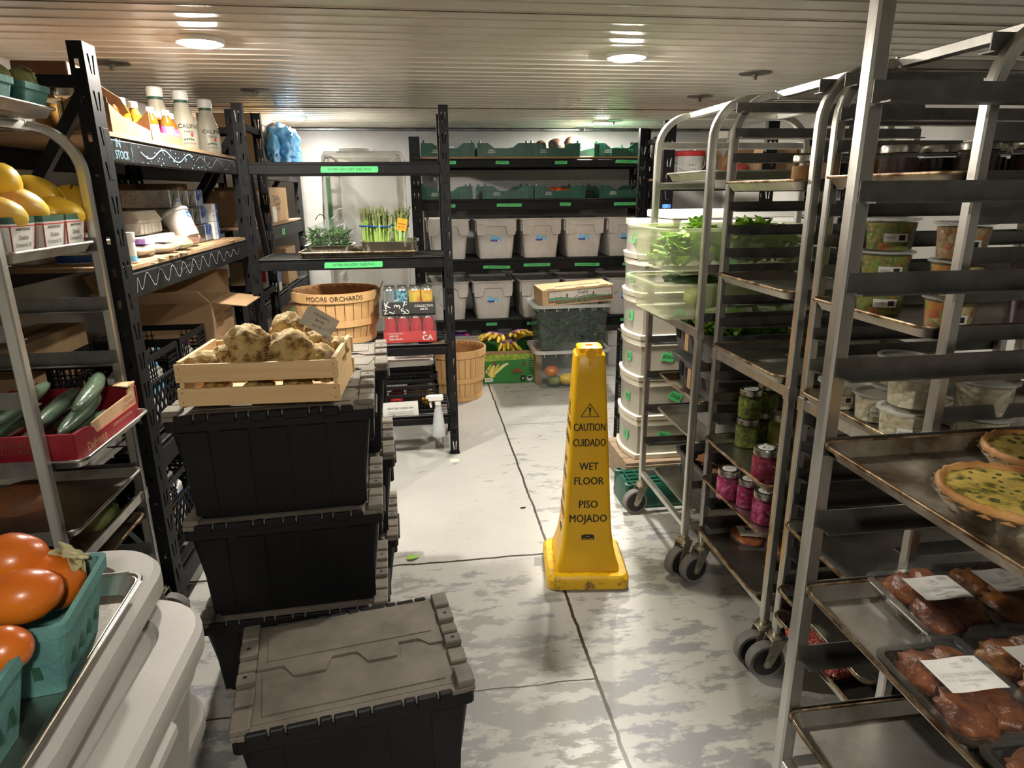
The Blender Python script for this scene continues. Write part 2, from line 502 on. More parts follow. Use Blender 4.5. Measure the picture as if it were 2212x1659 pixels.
# ---------------------------------------------------------------- ceiling lamps and anchor plates
K['lamp'] = emit('led_diffuser', (1, .93, .82), LAMP)
K['lamp_dim'] = emit('near_led_diffuser', (1, .93, .82), LAMP * .76)
K['lamp_far'] = emit('far_led_diffuser', (1, .93, .82), LAMP * 1.2)
def ceiling_light(x, y, label, grp='round ceiling lamps', mt='lamp'):
    t = thing('ceiling_light', label, 'ceiling light', (x, y, CZ - .001), 0, grp)
    m = M(); m.lathe([(.083, 0), (.083, -.006), (.078, -.016), (.062, -.018), (.062, -.012), (0.0005, -.012)], 32, cap0=True, cap1=False)
    m.obj('lamp_ring', 'white', t, smooth=40)
    m = M(); m.lathe([(.0005, -.0125), (.0605, -.0125), (.058, -.021), (.0005, -.024)], 32, cap0=False, cap1=False)
    m.obj('diffuser', mt, t, smooth=60)
ceiling_light(-.737, 2.683, 'round lit ceiling lamp above the black shelving with the chalk drawing', mt='lamp_dim')
ceiling_light(.854, 2.807, 'round lit ceiling lamp over the aisle, near the first silver pan racks', mt='lamp_dim')
ceiling_light(-.84, 5.15, 'small round lit ceiling lamp beside the blue bag, towards the back wall', mt='lamp_far')
ceiling_light(1.45, 5.35, 'small round lit ceiling lamp above the green crates at the back wall', mt='lamp_far')
ceiling_light(.15, -.75, 'round lit ceiling lamp near the entrance, behind the front pan racks', mt='lamp_dim')
for (u, v), lb in (((240, 138), 'round metal anchor plate with bolt above the juice bottle shelf'),
                   ((552, 197), 'round metal anchor plate with bolt above the inner shelving posts'),
                   ((1632, 160), 'round metal anchor plate with bolt above the curved silver rack tops'),
                   ((1512, 210), 'dark round anchor plate just behind the curved rack rail'),
                   ((1255, 279), 'small round anchor plate with bolt above the avocado crate'),
                   ((1325, 262), 'small round anchor plate beside the farther ceiling lamp')):
    p = PZ(u, v, CZ - .006)
    t = thing('anchor_plate', lb, 'ceiling anchor', (p.x, min(p.y, YB - .2), CZ - .0005))
    m = M(); m.lathe([(.075, 0), (.075, -.004), (.04, -.009), (.0005, -.009)], 24, cap1=False)
    m.obj('plate', 'alu2', t, smooth=30)
    m = M(); m.lathe([(.014, -.009), (.014, -.016), (.009, -.018), (.009, -.03), (.0005, -.031)], 6, cap1=False)
    m.obj('bolt', 'alu2', t)

# ---------------------------------------------------------------- teardrop shelving
def holes_cell(w, pitch, slots):
    """One cell of a perforated strip: (verts, faces) with the slot polygons left open."""
    bm = bmesh.new(); ed = []
    def loop(ps):
        vs = [bm.verts.new((p[0], p[1], 0)) for p in ps]
        for i in range(len(vs)): ed.append(bm.edges.new((vs[i], vs[(i + 1) % len(vs)])))
    loop([(-w / 2, 0), (w / 2, 0), (w / 2, pitch), (-w / 2, pitch)])
    for s_ in slots: loop(s_)
    bmesh.ops.triangle_fill(bm, use_beauty=True, use_dissolve=False, edges=ed)
    bm.verts.index_update()
    vs = [v.co.copy() for v in bm.verts]; fs = [tuple(v.index for v in f.verts) for f in bm.faces]
    bm.free()
    return vs, fs
def strip(m, w, h, pitch, slots, T):
    vs, fs = holes_cell(w, pitch, slots)
    n = int(h / pitch)
    for k in range(n):
        L = [m.bm.verts.new(m.T @ T @ Vector((v.x, v.y + k * pitch, 0))) for v in vs]
        for f in fs: m.f([L[i] for i in f])
    if h - n * pitch > .001:
        L = [m.bm.verts.new(m.T @ T @ Vector(p)) for p in ((-w / 2, n * pitch, 0), (w / 2, n * pitch, 0), (w / 2, h, 0), (-w / 2, h, 0))]
        m.f(L)
def post(parent, x, y, h, pw, pd, face, name='post'):
    """Channel post, slotted face towards face (-1: front, +1: back); x centre."""
    m = M(); P = .098
    a = pw * .13; g = pw * .12
    sl = []
    for sg in (-1, 1):
        sl.append([(sg * g * .5, .025), (sg * (g * .5 + a * .75), .025), (sg * (g * .5 + a * 1.7), .078), (sg * (g * .5 + a * .55), .078)])
    strip(m, pw, h, P, sl, fr((x, y, 0), (1, 0, 0) if face < 0 else (-1, 0, 0), (0, 0, 1)))
    ss = [[(-.006, .035), (.006, .035), (.006, .06), (-.006, .06)]]
    for sg in (-1, 1):
        strip(m, pd, h, P, ss, fr((x + sg * pw / 2, y - face * pd / 2, 0), (0, sg, 0), (0, 0, 1)))
    m.box((x, y - face * pd / 2, .004), (pw * 1.15, pd * 1.15, .008))
    return m.obj(name, 'black_metal', parent, solid=.003)
def beam(parent, x0, x1, y, ztop, bh, face, pw):
    m = M()
    d = .042; yc = y - face * d / 2
    m.box(((x0 + x1) / 2, yc, ztop - bh / 2 - .006), (x1 - x0, d, bh - .012), .003)
    m.box(((x0 + x1) / 2, yc - face * .006, ztop - .006), (x1 - x0, d - .014, .014), .002)
    for xx, sg in ((x0, 1), (x1, -1)):
        m.box((xx - sg * pw * .22, y + face * .002, ztop - bh * .75), (pw * .5, .004, bh * 1.9), .001)
    return m.obj('beam', 'beam', parent)
def wire_deck(parent, x0, x1, y0, y1, z, name='wire_deck', step=.045):
    m = M(); n = max(2, int((x1 - x0) / .28))
    k = int((y1 - y0) / step)
    for i in range(k + 1):
        y = y0 + (y1 - y0) * i / k
        m.tube([(x0, y, z), (x1, y, z)], .0028, 5)
    for i in range(n + 1):
        x = x0 + (x1 - x0) * i / n
        m.tube([(x, y0, z + .004), (x, y1, z + .004)], .003, 5)
    return m.obj(name, 'chrome', parent)
def shelving(label, loc, rz, W, D, H, levels, pw=.078, pd=.04, decks=(), braces=True, rear_levels=True):
    t = thing('shelving_unit', label, 'shelving', loc, rz)
    for x in (pw / 2, W - pw / 2):
        post(t, x, 0, H, pw, pd, -1); post(t, x, D, H, pw, pd, 1)
    beams = []
    for i, (z, bh) in enumerate(levels):
        beams.append(beam(t, pw, W - pw, .002, z, bh, -1, pw))
        beam(t, pw, W - pw, D - .002, z, bh, 1, pw)
        if i < len(decks) and decks[i]:
            if decks[i] == 'wire': wire_deck(t, pw, W - pw, .01, D - .01, z + .004)
            else:
                m = M(); m.box((W / 2, D / 2, z + .004), (W - 2 * pw, D - .02, .014), .001); m.obj('deck', decks[i], t)
    for x in ((pw / 2, W - pw / 2) if braces else ()):
        for z in (.12, H * .5, H - .1):
            m = M(); m.box((x, D / 2, z), (.028, D - 2 * pd + .02, .032), .002); m.obj('cross_brace', 'black_metal', t)
        for a, b in ((.16, H * .5 - .05), (H - .14, H * .5 + .05)):
            m = M(); m.sweep([(x, pd, a), (x, D - pd, b)], [(-.014, -.016), (.014, -.016), (.014, .016), (-.014, .016)])
            m.obj('diagonal_brace', 'black_metal', t)
    return t, beams
def tape(parent, c, w, h, text, right=(1, 0, 0), up=(0, 0, 1), mats=('tape', 'ink'), size=None, name='tape_label', th=.0008, tear=True, sx=.9, rot=0.):
    """Strip of tape with handwriting, in the parent's own axes."""
    m = M(); T = fr(c, right, up) @ Matrix.Rotation(rot, 4, 'Z')
    a, b = w / 2, h / 2
    k = h * .15 if tear else 0
    m.prism([(-a, -b), (a - k, -b), (a, -b * .2), (a - k * .4, b), (-a + k, b), (-a + k * .3, b * .3)] if tear else [(-a, -b), (a, -b), (a, b), (-a, b)], th, T, 0)
    if text:
        s_ = size or h * .62
        vs, _ = text_geo(text)
        tw = (max(v.x for v in vs) - min(v.x for v in vs)) * s_
        m.text(text, s_, T @ Matrix.Translation((0, 0, th + .0003)), 1, sx=min(sx, w * .88 / tw))
    return m.obj(name, mats, parent)

ULEFT, BL = shelving('black teardrop shelving along the wall with blue chalk waves on its beams', (-.917, 2.18, 0), PI / 2, 1.65, .60, 1.87,
                     [(1.63, .078), (1.222, .09), (.62, .085), (.14, .085)], decks=('card_in', 'card_in', 'wire', 'wire'))
UEXTRA, BE = shelving('narrow black shelving marked extra grocery shelving, facing the aisle', (-.872, 3.552, 0), 0, 1.037, .42, 1.875,
                      [(1.605, .058), (1.122, .052), (.648, .055), (.235, .05)], pw=.045, pd=.035, decks=(None, 'wire', 'wire', 'wire'))
UROW, BR = shelving('black shelving along the wall behind, holding the blue bag and taped cartons', (-.92, 3.90, 0), PI / 2, 1.72, .60, 1.87,
                    [(1.62, .08), (1.262, .09), (.82, .085), (.30, .085)], decks=('card_in', 'card_in', 'wire', 'wire'))
UBACK, BB = shelving('wide black shelving at the back wall with green crates and grey bins', (-.052, 5.302, 0), 0, 1.99, .60, 1.86,
                     [(1.706, .068), (1.392, .072), (.928, .082), (.438, .07)], decks=('card_in', 'wire', 'wire', 'wire'))
URIGHT, BRT = shelving('black shelving behind the silver racks with cartons and a red-lidded bucket', (1.50, 4.08, 0), 0, 1.30, .50, 1.86,
                       [(1.52, .07), (1.03, .07), (.45, .07)], pw=.07, decks=('card_in', 'wire', 'wire'))
post(URIGHT, .70, 0, 1.86, .07, .04, -1)
for c, w_, tx in ((.56, .28, 'EXTRA GROCERY SHELVING'),):
    tape(BE[0], ((PY(755, 366, 3.55).x + .872), -.0005, PY(755, 366, 3.55).z), .285, .03, tx)
    tape(BE[1], ((PY(764, 572, 3.55).x + .872), -.0005, PY(764, 572, 3.55).z), .30, .03, tx)
for b_, u, v, wd, tx in ((0, 978, 351, .05, 'ART'), (0, 1085, 351, .105, 'ZUCCHINI'), (0, 1212, 351, .10, 'AVOCADO'), (0, 1354, 349, .185, 'SPICY PEPPERS'),
                         (1, 977, 445, .05, 'PS'), (1, 1100, 443, .20, 'CUCUMBER / CORN'), (1, 1221, 441, .09, 'TOMATO'), (1, 1356, 440, .23, 'BROCCOLI / ASPARAGUS'),
                         (2, 1073, 577, .22, 'WHITE ONIONS / LEEKS'), (2, 1160, 572, .22, 'RED ONIONS / SHALLOTS'), (2, 1268, 571, .21, 'CELERY / CAULIFLOWER'), (2, 1365, 570, .16, 'BELL PEPPER'),
                         (3, 1062, 700, .09, 'CABBAGE'), (3, 1150, 698, .09, 'BEETS'), (3, 1348, 690, .07, 'KALE')):
    p = PY(u, v, 5.302)
    tape(BB[b_], (p.x + .052, -.0005, p.z), wd, .024, tx, rot=rnd.uniform(-.03, .03))
p = PX(612, 500, -.92); tape(BR[1], (p.y - 3.9, -.0005, p.z), .10, .04, 'BAGS')
p = PX(632, 672, -.92); tape(BR[2], (p.y - 3.9, -.0005, p.z), .10, .04, 'TEA')
p = PX(610, 325, -.92)
# chalk drawings on the beams facing the aisle
K['chalk'] = mat('blue_chalk', (.30, .62, .80), .9, 0, (.12, .30, .42), 90)
K['chalk_w'] = mat('pale_chalk', (.42, .46, .48), .9, 0, (.14, .15, .16), 70)
def chalk(parent, pts, mt='chalk', w_=.0035, name='chalk_wave'):
    m = M()
    for a, b in zip(pts, pts[1:]):
        d = Vector((b[0] - a[0], 0, b[1] - a[1]))
        if d.length < 1e-5: continue
        n = Vector((-d.z, 0, d.x)).normalized() * w_ / 2
        A, B = Vector((a[0], -.0012, a[1])), Vector((b[0], -.0012, b[1]))
        q = [m.v(A + n), m.v(A - n), m.v(B - n), m.v(B + n)]
        m.f(q)
    return m
def wave(x0, x1, z, amp, k, ph=0., n=60):
    return [(x0 + (x1 - x0) * i / n, z + amp * math.sin(ph + k * 2 * PI * i / n)) for i in range(n + 1)]
m = chalk(None, wave(.30, .84, 1.592, .018, 1.9, PI))
for i in range(46):
    x, z = rnd.uniform(.25, 1.1), 1.585 + rnd.uniform(-.03, .03)
    m.box((x, -.0012, z), (.004, .0006, .004))
m.text('IN', .036, fr((.13, -.0014, 1.607), (1, 0, 0), (0, 0, 1)), 0, .008); m.text('STOCK', .036, fr((.15, -.0014, 1.573), (1, 0, 0), (0, 0, 1)), 0, .008, sx=.85)
for sg, xc in ((-1, .085), (1, .215)):
    q = [(xc + sg * .012 * (1 - (k / 8) ** 2 * 1.0), 1.588 + .032 * k / 8) for k in range(-8, 9)]
    for a, b in zip(q, q[1:]): m.sweep([(a[0], -.0014, a[1]), (b[0], -.0014, b[1])], [(-.001, -.0003), (.001, -.0003), (.001, .0003), (-.001, .0003)])
kidlabel(m.obj('chalk_drawing', 'chalk', BL[0]), 'blue chalk waves, dots and the words in stock')
m = chalk(None, wave(.88, 1.5, 1.588, .02, 2.5, 0), w_=.002)
kidlabel(m.obj('chalk_wave', 'chalk_w', BL[0]), 'faint white chalk wave')
zz = [(.09, 1.15), (.11, 1.195)] + [(.13 + .06 * i, 1.178 + (.026 if i % 2 else -.024) * (1 if i < 17 else .6)) for i in range(22)]
zs = []
for a, b in zip(zz, zz[1:]):
    for k in range(5):
        f = k / 5; g = (1 - math.cos(PI * f)) / 2
        zs.append((a[0] + (b[0] - a[0]) * f, a[1] + (b[1] - a[1]) * g))
m = chalk(None, zs, w_=.003)
for i in range(30): m.box((rnd.gauss(.55, .09), -.0012, 1.178 + rnd.gauss(0, .014)), (.003, .0006, .003))
kidlabel(m.obj('chalk_wave', 'chalk_w', BL[1]), 'pale chalk zigzag')

# ---------------------------------------------------------------- pan racks
def caster(parent, x, y, ztop, ang, r=.058):
    c = bpy.data.objects.new('caster', None); COL.objects.link(c)
    c.parent = parent; c.location = (x, y, 0); c.rotation_euler = (0, 0, ang); c.empty_display_size = .03
    off = .03
    m = M(); n = 28
    prof = [(.0005, -.017), (r * .78, -.017), (r * .80, -.013), (r * .80, -.017), (r * .96, -.017), (r, -.011), (r, .011), (r * .96, .017), (r * .80, .017), (r * .80, .013), (r * .78, .017), (.0005, .017)]
    rings = [[Vector((off + q * math.cos(2 * PI * k / n), a, r + q * math.sin(2 * PI * k / n))) for k in range(n)] for q, a in prof]
    m.loft(rings[:4], True, False, 0); m.loft(rings[3:9], False, False, 1); m.loft(rings[8:], False, True, 0)
    m.obj('wheel', ('rubber', 'tread'), c, smooth=35)
    m = M()
    for sg in (-1, 1):
        m.prism([(-.024, .135), (.022, .135), (off + .016, r - .004), (off + .008, r - .016), (off - .008, r - .016), (off - .016, r - .002)], .003, fr((0, sg * .022 + .0015, 0), (1, 0, 0), (0, 0, 1)), 0)
    m.box((0, 0, .135), (.05, .048, .005), .001)
    m.lathe([(.024, .137), (.024, .148), (.012, .15), (.012, ztop)], 14)
    m.tube([(off, -.027, r), (off, .027, r)], .007, 8)
    m.obj('fork', 'caster_steel', c)
def pan_rack(label, x0, y0, y1, s_, rails, H=1.75, depth=.66, tw=.025, curved=True, mid=(.93,), zb=.165, casters=(0, 0, 0, 0), rw=.03, zbot=.2, bars=(), rail_mat='alu2'):
    t = thing('pan_rack', label, 'pan rack', (x0, (y0 + y1) / 2, 0))
    yo = (y0 + y1) / 2; a, b = y0 - yo + tw / 2, y1 - yo - tw / 2
    rad = .13 if curved else .02
    for yc in (a, b):
        path = [(s_ * tw / 2, yc, zb), (s_ * tw / 2, yc, .6), (s_ * tw / 2, yc, 1.2)]
        for k in range(9):
            an = k / 8 * PI / 2
            path.append((s_ * (tw / 2 + rad * (1 - math.cos(an))), yc, H - tw / 2 - rad + rad * math.sin(an)))
        for k in range(9):
            an = PI / 2 - k / 8 * PI / 2
            path.append((s_ * (depth - tw / 2 - rad * (1 - math.cos(an))), yc, H - tw / 2 - rad + rad * math.sin(an)))
        path += [(s_ * (depth - tw / 2), yc, 1.2), (s_ * (depth - tw / 2), yc, zb)]
        m = M(); h = tw / 2; q = h * .72
        m.sm = True
        m.sweep(path, [(-h, -q), (-q, -h), (q, -h), (h, -q), (h, q), (q, h), (-q, h), (-h, q)], up=(0, 1, 0))
        m.obj('frame_tube', 'alu', t, smooth=30)
    for xx in (s_ * (rad + tw * .6), s_ * (depth - rad - tw * .6)):
        m = M(); m.box((xx, 0, H - tw / 2), (tw * 1.05, b - a - tw, tw * .9), .002)
        m.box((xx, a + tw * .6, H - tw / 2), (tw * 1.15, .006, tw * 1.1)); m.box((xx, b - tw * .6, H - tw / 2), (tw * 1.15, .006, tw * 1.1))
        m.obj('top_rail', 'alu', t)
    for z in mid:
        for xx in (s_ * tw / 2, s_ * (depth - tw / 2)):
            m = M(); m.box((xx, 0, z), (tw * .5, b - a - tw, .032), .002)
            for yc in (a, b): m.box((xx, yc, z), (tw * 1.15, tw * 1.15, .04), .002)
            m.obj('cross_rail', 'alu', t)
    for xx in (s_ * tw / 2, s_ * (depth - tw / 2)):
        m = M(); m.box((xx, 0, zbot), (tw * .8, b - a - tw, tw * .9), .002); m.obj('base_rail', 'alu', t)
    for yc in (a, b):
        m = M(); m.box((s_ * depth / 2, yc, zbot), (depth - 2 * tw, tw * .8, tw), .002); m.obj('base_rail', 'alu', t)
    for z in rails:
        for yc, sg in ((a, 1), (b, -1)):
            m = M()
            y_ = yc + sg * (tw / 2 + .002)
            m.box((s_ * depth / 2, y_, z + rw / 2), (depth - .012, .003, rw))
            m.box((s_ * depth / 2, y_ + sg * .017, z), (depth - .03, .036, .003))
            m.obj('tray_rail', rail_mat, t)
    for z in bars:
        for yc in (a, b):
            m = M(); m.box((s_ * depth / 2, yc, z), (depth - 2 * tw, tw * .6, .026), .002); m.obj('side_bar', 'alu', t)
    for (xx, yc), an in zip(((s_ * tw / 2, a), (s_ * tw / 2, b), (s_ * (depth - tw / 2), a), (s_ * (depth - tw / 2), b)), casters):
        caster(t, xx, yc, zb + .01, an)
    return t
RKA = pan_rack('silver pan rack holding the lettuce and cabbage tubs', .955, 2.172, 2.712, 1, [.35, .505, .66, .817, 1.0, 1.172], bars=(1.47, 1.625), mid=(.96,), casters=(3.6, 3.3, .3, .2))
RKB = pan_rack('silver pan rack holding pink and green pickle jars', 1.0, 1.634, 2.135, 1, [.243, .32, .421, .50, .577, .655, .73, .81, .917, 1.0, 1.078, 1.157, 1.235, 1.31, 1.385, 1.447, 1.535, 1.61, 1.685], mid=(.90,), casters=(PI, 3.4, 0, .4))
RKC = pan_rack('silver pan rack holding tubs of olives and crumbled cheese', 1.012, 1.131, 1.603, 1, [.246, .33, .42, .51, .59, .67, .75, .83, .904, .985, 1.07, 1.155, 1.235, 1.31, 1.385, 1.452, 1.535, 1.61, 1.685], mid=(.885,), casters=(3.0, PI, .1, 0))
RKD = pan_rack('large silver pan rack in front with quiche and chicken trays', .75, .42, 1.124, 1, [.325, .483, .64, .80, .955, 1.112, 1.27, 1.428, 1.588], H=1.80, depth=.70, tw=.032, curved=False, mid=(), casters=(3.1, 3.0, .1, .2), rw=.036, zbot=.2, bars=())
RKL = pan_rack('silver pan rack holding yellow fruit and the cucumber carton', -.94, 1.64, 2.15, -1, [.165, .29, .42, .58, .775, .955, 1.12, 1.295], H=1.655, depth=.62, tw=.028, mid=(.50,), casters=(0, 0, 0, 0), rw=.04)
# ---------------------------------------------------------------- black attached-lid totes
def tote_proto(label, loc, rz, grp=None):
    t = thing('storage_tote', label, 'storage tote', loc, rz, grp)
    W, D, H = .54, .385, .312
    m = M()
    m.tub([(W / 2 - .045, D / 2 - .045, .02, 0), (W / 2 - .014, D / 2 - .014, .02, H - .045), (W / 2 - .002, D / 2 - .004, .016, H - .044), (W / 2 - .002, D / 2 - .004, .016, H - .012)], 3)
    for sg in (-1, 1):
        for i in range(5):
            x = -.2 + .1 * i
            k0 = (D / 2 - .045); k1 = (D / 2 - .014)
            m.loft([[Vector((x - .03, sg * (k0 - .004), .012)), Vector((x + .03, sg * (k0 - .004), .012)), Vector((x + .03, sg * (k0 + .004), .012)), Vector((x - .03, sg * (k0 + .004), .012))],
                    [Vector((x - .036, sg * (k1 - .004), H - .05)), Vector((x + .036, sg * (k1 - .004), H - .05)), Vector((x + .036, sg * (k1 + .004), H - .05)), Vector((x - .036, sg * (k1 + .004), H - .05))]])
        m.box((sg * (W / 2 - .02), 0, H - .10), (.022, .17, .09), .006)
        m.box((sg * (W / 2 - .006), 0, H - .062), (.02, .19, .016), .004)
    m.obj('tote_body', 'tote', t)
    # lid: two interlocking flaps
    zl = H - .008
    zig = [(-W / 2 + .045, .012), (-.165, .012), (-.14, -.032), (-.065, -.032), (-.05, .012), (.01, .012), (.035, -.032), (.105, -.032), (.115, .016), (.165, .016), (.19, -.012), (W / 2 - .045, -.012)]
    a, b = W / 2 - .045, D / 2 - .03
    m = M(); m.prism([(-a, -b), (a, -b)] + [(x, y + .01) for x, y in zig[::-1]], .006, Matrix.Translation((0, 0, zl)))
    m.prism([(x + .012 * (1 if x < 0 else .6), y - .012) for x, y in zig[::-1]] + [(-a + .02, -b + .02), (a - .02, -b + .02)], .0022, Matrix.Translation((0, 0, zl + .006)))
    for tx, sc in (('KEEP CLOSED WHEN NOT', .012), ('IN USE', .012)):
        m.text(tx, sc, Matrix.Translation((-.12 if tx[0] == 'K' else -.14, -b + (.04 if tx[0] == 'K' else .027), zl + .0084)), 0, .03)
    m.obj('lid_flap', 'tote_lid', t)
    m = M(); m.prism([(a, b), (-a, b)] + zig, .011, Matrix.Translation((0, 0, zl)))
    m.prism([(a - .022, b - .02), (-a + .022, b - .02), (-a + .022, .035), (a - .022, .035)], .002, Matrix.Translation((0, 0, zl + .011)))
    m.text('DO NOT STAND ON LID', .012, Matrix.Translation((.13, b - .035, zl + .0133)), 0, .03); m.text('MAX LOAD', .012, Matrix.Translation((.16, b - .052, zl + .0133)), 0, .03)
    m.obj('lid_flap', 'tote_lid', t)
    m = M()
    m.box((0, -b - .014, zl), (W - .03, .028, .012), .002); m.box((0, b + .014, zl), (W - .03, .028, .012), .002)
    for sg in (-1, 1):
        m.box((sg * (a + .022), 0, zl - .001), (.044, D - .01, .012), .002)
        for y, hh, ln in ((-.155, .016, .06), (-.075, .009, .05), (-.02, .017, .035), (.03, .012, .035), (.085, .017, .05), (.155, .016, .06)):
            m.box((sg * (a + .023), y, zl + .004 + hh / 2), (.042, ln, hh), .003)
    m.mi = 1
    for sg in (-1, 1):
        for y in (-.02, .085): m.lathe([(.0055, zl + .0215), (.0005, zl + .0216)], 10, (sg * (a + .024), y, 0), cap0=False)
    m.obj('lid_frame', ('tote_lid', 'dark'), t)
    for sg in (-1, 1):
        m = M()
        y = sg * (D / 2 - .004)
        xx = -W / 2 + .03; k = 0
        while xx < W / 2 - .06:
            ln = (.05, .035, .07, .03)[k % 4]
            m.box((xx + ln / 2, y, H - .012 + (.004 if k % 2 else 0)), (ln - .004, .014, .02 if k % 2 else .026), .003)
            xx += ln; k += 1
        m.obj('hinge', 'tote', t)
    return t
TOTE = tote_proto('black lidded tote on the floor in front of the tall stack', (-.215, 1.425, 0), R(8.8))
TOTE.scale = (1, 1, 1.10)
def stack(tops, rows, cx, cy):
    z0 = 0
    for z1, lb, (dx, dy, rz) in zip(tops, rows, ((0, .015, 2.5), (.004, .008, 3.2), (0, 0, 3.2))):
        c = dup(TOTE, lb, (cx + dx, cy + dy, z0), R(rz))
        c.scale = (1, 1, (z1 - z0) / .3135)
        z0 = z1 + .001
stack((.268, .586, .905), ('bottom black tote of the stack under the celery root crate', 'middle black tote of the stack under the celery root crate', 'top black tote, directly under the celery root crate'), -.425, 1.905)
stack((.268, .586, .905), ('bottom black tote of the rear stack beside the shred bin', 'middle black tote of the rear stack beside the shred bin', 'top black tote of the rear stack, below the red can case'), -.405, 2.305)

# ---------------------------------------------------------------- yellow cone
def cone():
    t = thing('wet_floor_cone', 'yellow square wet floor cone standing in the middle of the aisle', 'caution cone', (.588, 2.262, 0), R(-7)); t.scale = (1.03, 1.03, 1.02)
    m = M()
    m.tub([(.142, .142, .03, 0), (.152, .152, .034, .006), (.152, .152, .034, .042), (.142, .142, .03, .056), (.118, .118, .02, .058)], 5, cap1=True)
    m.obj('cone_base', 'cone_base', t, smooth=40)
    m = M(); prof = [(.118, .058), (.116, .075), (.108, .10), (.098, .14), (.091, .19), (.0865, .24)]
    hw = lambda z: .0865 - (z - .24) * (.0865 - .0525) / (.878 - .24)
    prof += [(hw(z), z) for z in (.4, .6, .8, .872)] + [(hw(.88) - .004, .878), (.043, .880), (.043, .897), (.039, .900), (.014, .900), (.013, .892)]
    m.tub([(h, h, min(.016, h * .3), z) for h, z in prof], 4)
    m.obj('cone_body', 'yellow', t, smooth=35)
    slope = (.0865 - .0525) / (.878 - .24)
    def hwp(z):
        if z >= .24: return hw(z), slope
        for (h0, z0), (h1, z1) in zip(prof, prof[1:]):
            if z0 <= z <= z1: return h0 + (h1 - h0) * (z - z0) / (z1 - z0), (h0 - h1) / (z1 - z0)
        return hw(z), slope
    def T(face, z, dx=0):
        n = {'f': Vector((0, -1, 0)), 'l': Vector((-1, 0, 0))}[face]
        r = {'f': Vector((1, 0, 0)), 'l': Vector((0, -1, 0))}[face]
        h_, s_ = hwp(z)
        return fr(n * (h_ + .0012) + r * dx + Vector((0, 0, z)), r, Vector((0, 0, 1)) - n * s_)
    Zv = lambda v: PY(1280, v, 2.18).z
    for face, nm in (('f', 'front'), ('l', 'side')):
        for tx, v, sz, sx in (('CAUTION', 933, .041, .62), ('CUIDADO', 965, .041, .62), ('WET', 1014, .041, .78), ('FLOOR', 1044, .041, .82), ('PISO', 1092, .043, .82), ('MOJADO', 1121, .043, .80)):
            m = M(); m.text(tx, sz, T(face, Zv(v)), 0, .026, sx=sx); m.obj('lettering', 'ink', t)
        m = M()
        z = Zv(898); TT = T(face, z)
        tri = [(-.032, -.022), (.032, -.022), (0, .026)]
        for a, b in zip(tri, tri[1:] + tri[:1]):
            m.sweep([TT @ Vector((a[0], a[1], 0)), TT @ Vector((b[0], b[1], 0))], [(-.0013, -.0003), (.0013, -.0003), (.0013, .0003), (-.0013, .0003)], up=TT.to_3x3() @ Vector((0, 0, 1)))
        m.prism([(-.002, -.008), (.002, -.008), (.0045, .012), (-.0045, .012)], .0006, TT)
        m.prism([(.0035 * math.cos(k), -.014 + .0035 * math.sin(k)) for k in [i * PI / 5 for i in range(10)]], .0006, TT)
        m.obj('warning_symbol', 'ink', t); m = M()
        z = Zv(1158); TT = T(face, z)
        m.prism([(-.0235, -.010), (.0235, -.010), (.0235, .008), (.012, .011), (-.012, .011), (-.0235, .008)], .0006, TT)
        m.mi = 1; m.prism([(-.019, -.0075), (.019, -.0075), (.019, -.004), (0, -.006), (-.019, -.004)], .0009, TT)
        m.mi = 1; m.text('SAFETY', .0055, TT @ Matrix.Translation((0, .003, .0009)), 1)
        m.obj('maker_badge', ('ink', 'yellow'), t)
    m = M(); m.mi = 0
    TT = T('f', Zv(785))
    m.prism([(.019 * math.cos(k * PI / 8), .012 + .019 * math.sin(k * PI / 8)) for k in range(-2, 11)] + [(-.0075, -.006), (-.0065, -.03), (0, -.034), (.0065, -.03), (.0075, -.006)], .004, TT)
    m.obj('keyhole', 'yellow_in', t)
m_, t_, b_, out_ = _nt('dirty_yellow')
co = _coord(t_); sx_ = t_.nodes.new('ShaderNodeSeparateXYZ'); t_.links.new(co, sx_.inputs[0])
n_ = _noise(t_, 22, 7, .75, co)
t_.links.new(_ramp(t_, n_.outputs['Fac'], [(.52, (.80, .47, .006)), (.62, (.30, .17, .02)), (.72, (.05, .04, .02))]), b_.inputs['Base Color'])
b_.inputs['Roughness'].default_value = .4
K['cone_base'] = m_
K['yellow_in'] = mat('bright_yellow_plastic', (.95, .50, .004), .4)
cone()

# ---------------------------------------------------------------- sheet pans
def tray(label, c, lx, ly, rz=0., old=True, h=.026, name='sheet_pan', grp=None, m1=None, m2=None):
    """c: centre of the underside."""
    t = thing(name, label, 'sheet pan', c, rz, grp)
    m = M(); a, b = lx / 2, ly / 2
    m.tub([(a - .022, b - .022, .02, 0), (a - .008, b - .008, .026, h - .003), (a - .006, b - .006, .027, h - .001), (a - .009, b - .009, .026, h), (a - .024, b - .024, .019, .0022)], 5)
    m.obj('pan_body', m1 or ('pan_old' if old else 'pan'), t, smooth=40)
    m = M(); m.tube([p for p in rrect(a - .004, b - .004, .028, h - .001, 6)], .0042, 6, closed=True)
    m.obj('rolled_rim', m2 or ('rim_old' if old else 'pan'), t, smooth=60)
    return t
# rack B trays
def rack_tray(label, u, v, X, ylo, yhi, lx=.655, old=True, dz=0, rz=0., **k):
    p = PX(u, v, X)
    return tray(label, (X + lx / 2, (ylo + yhi) / 2, p.z - .026 + dz), lx, yhi - ylo, rz, old, **k)
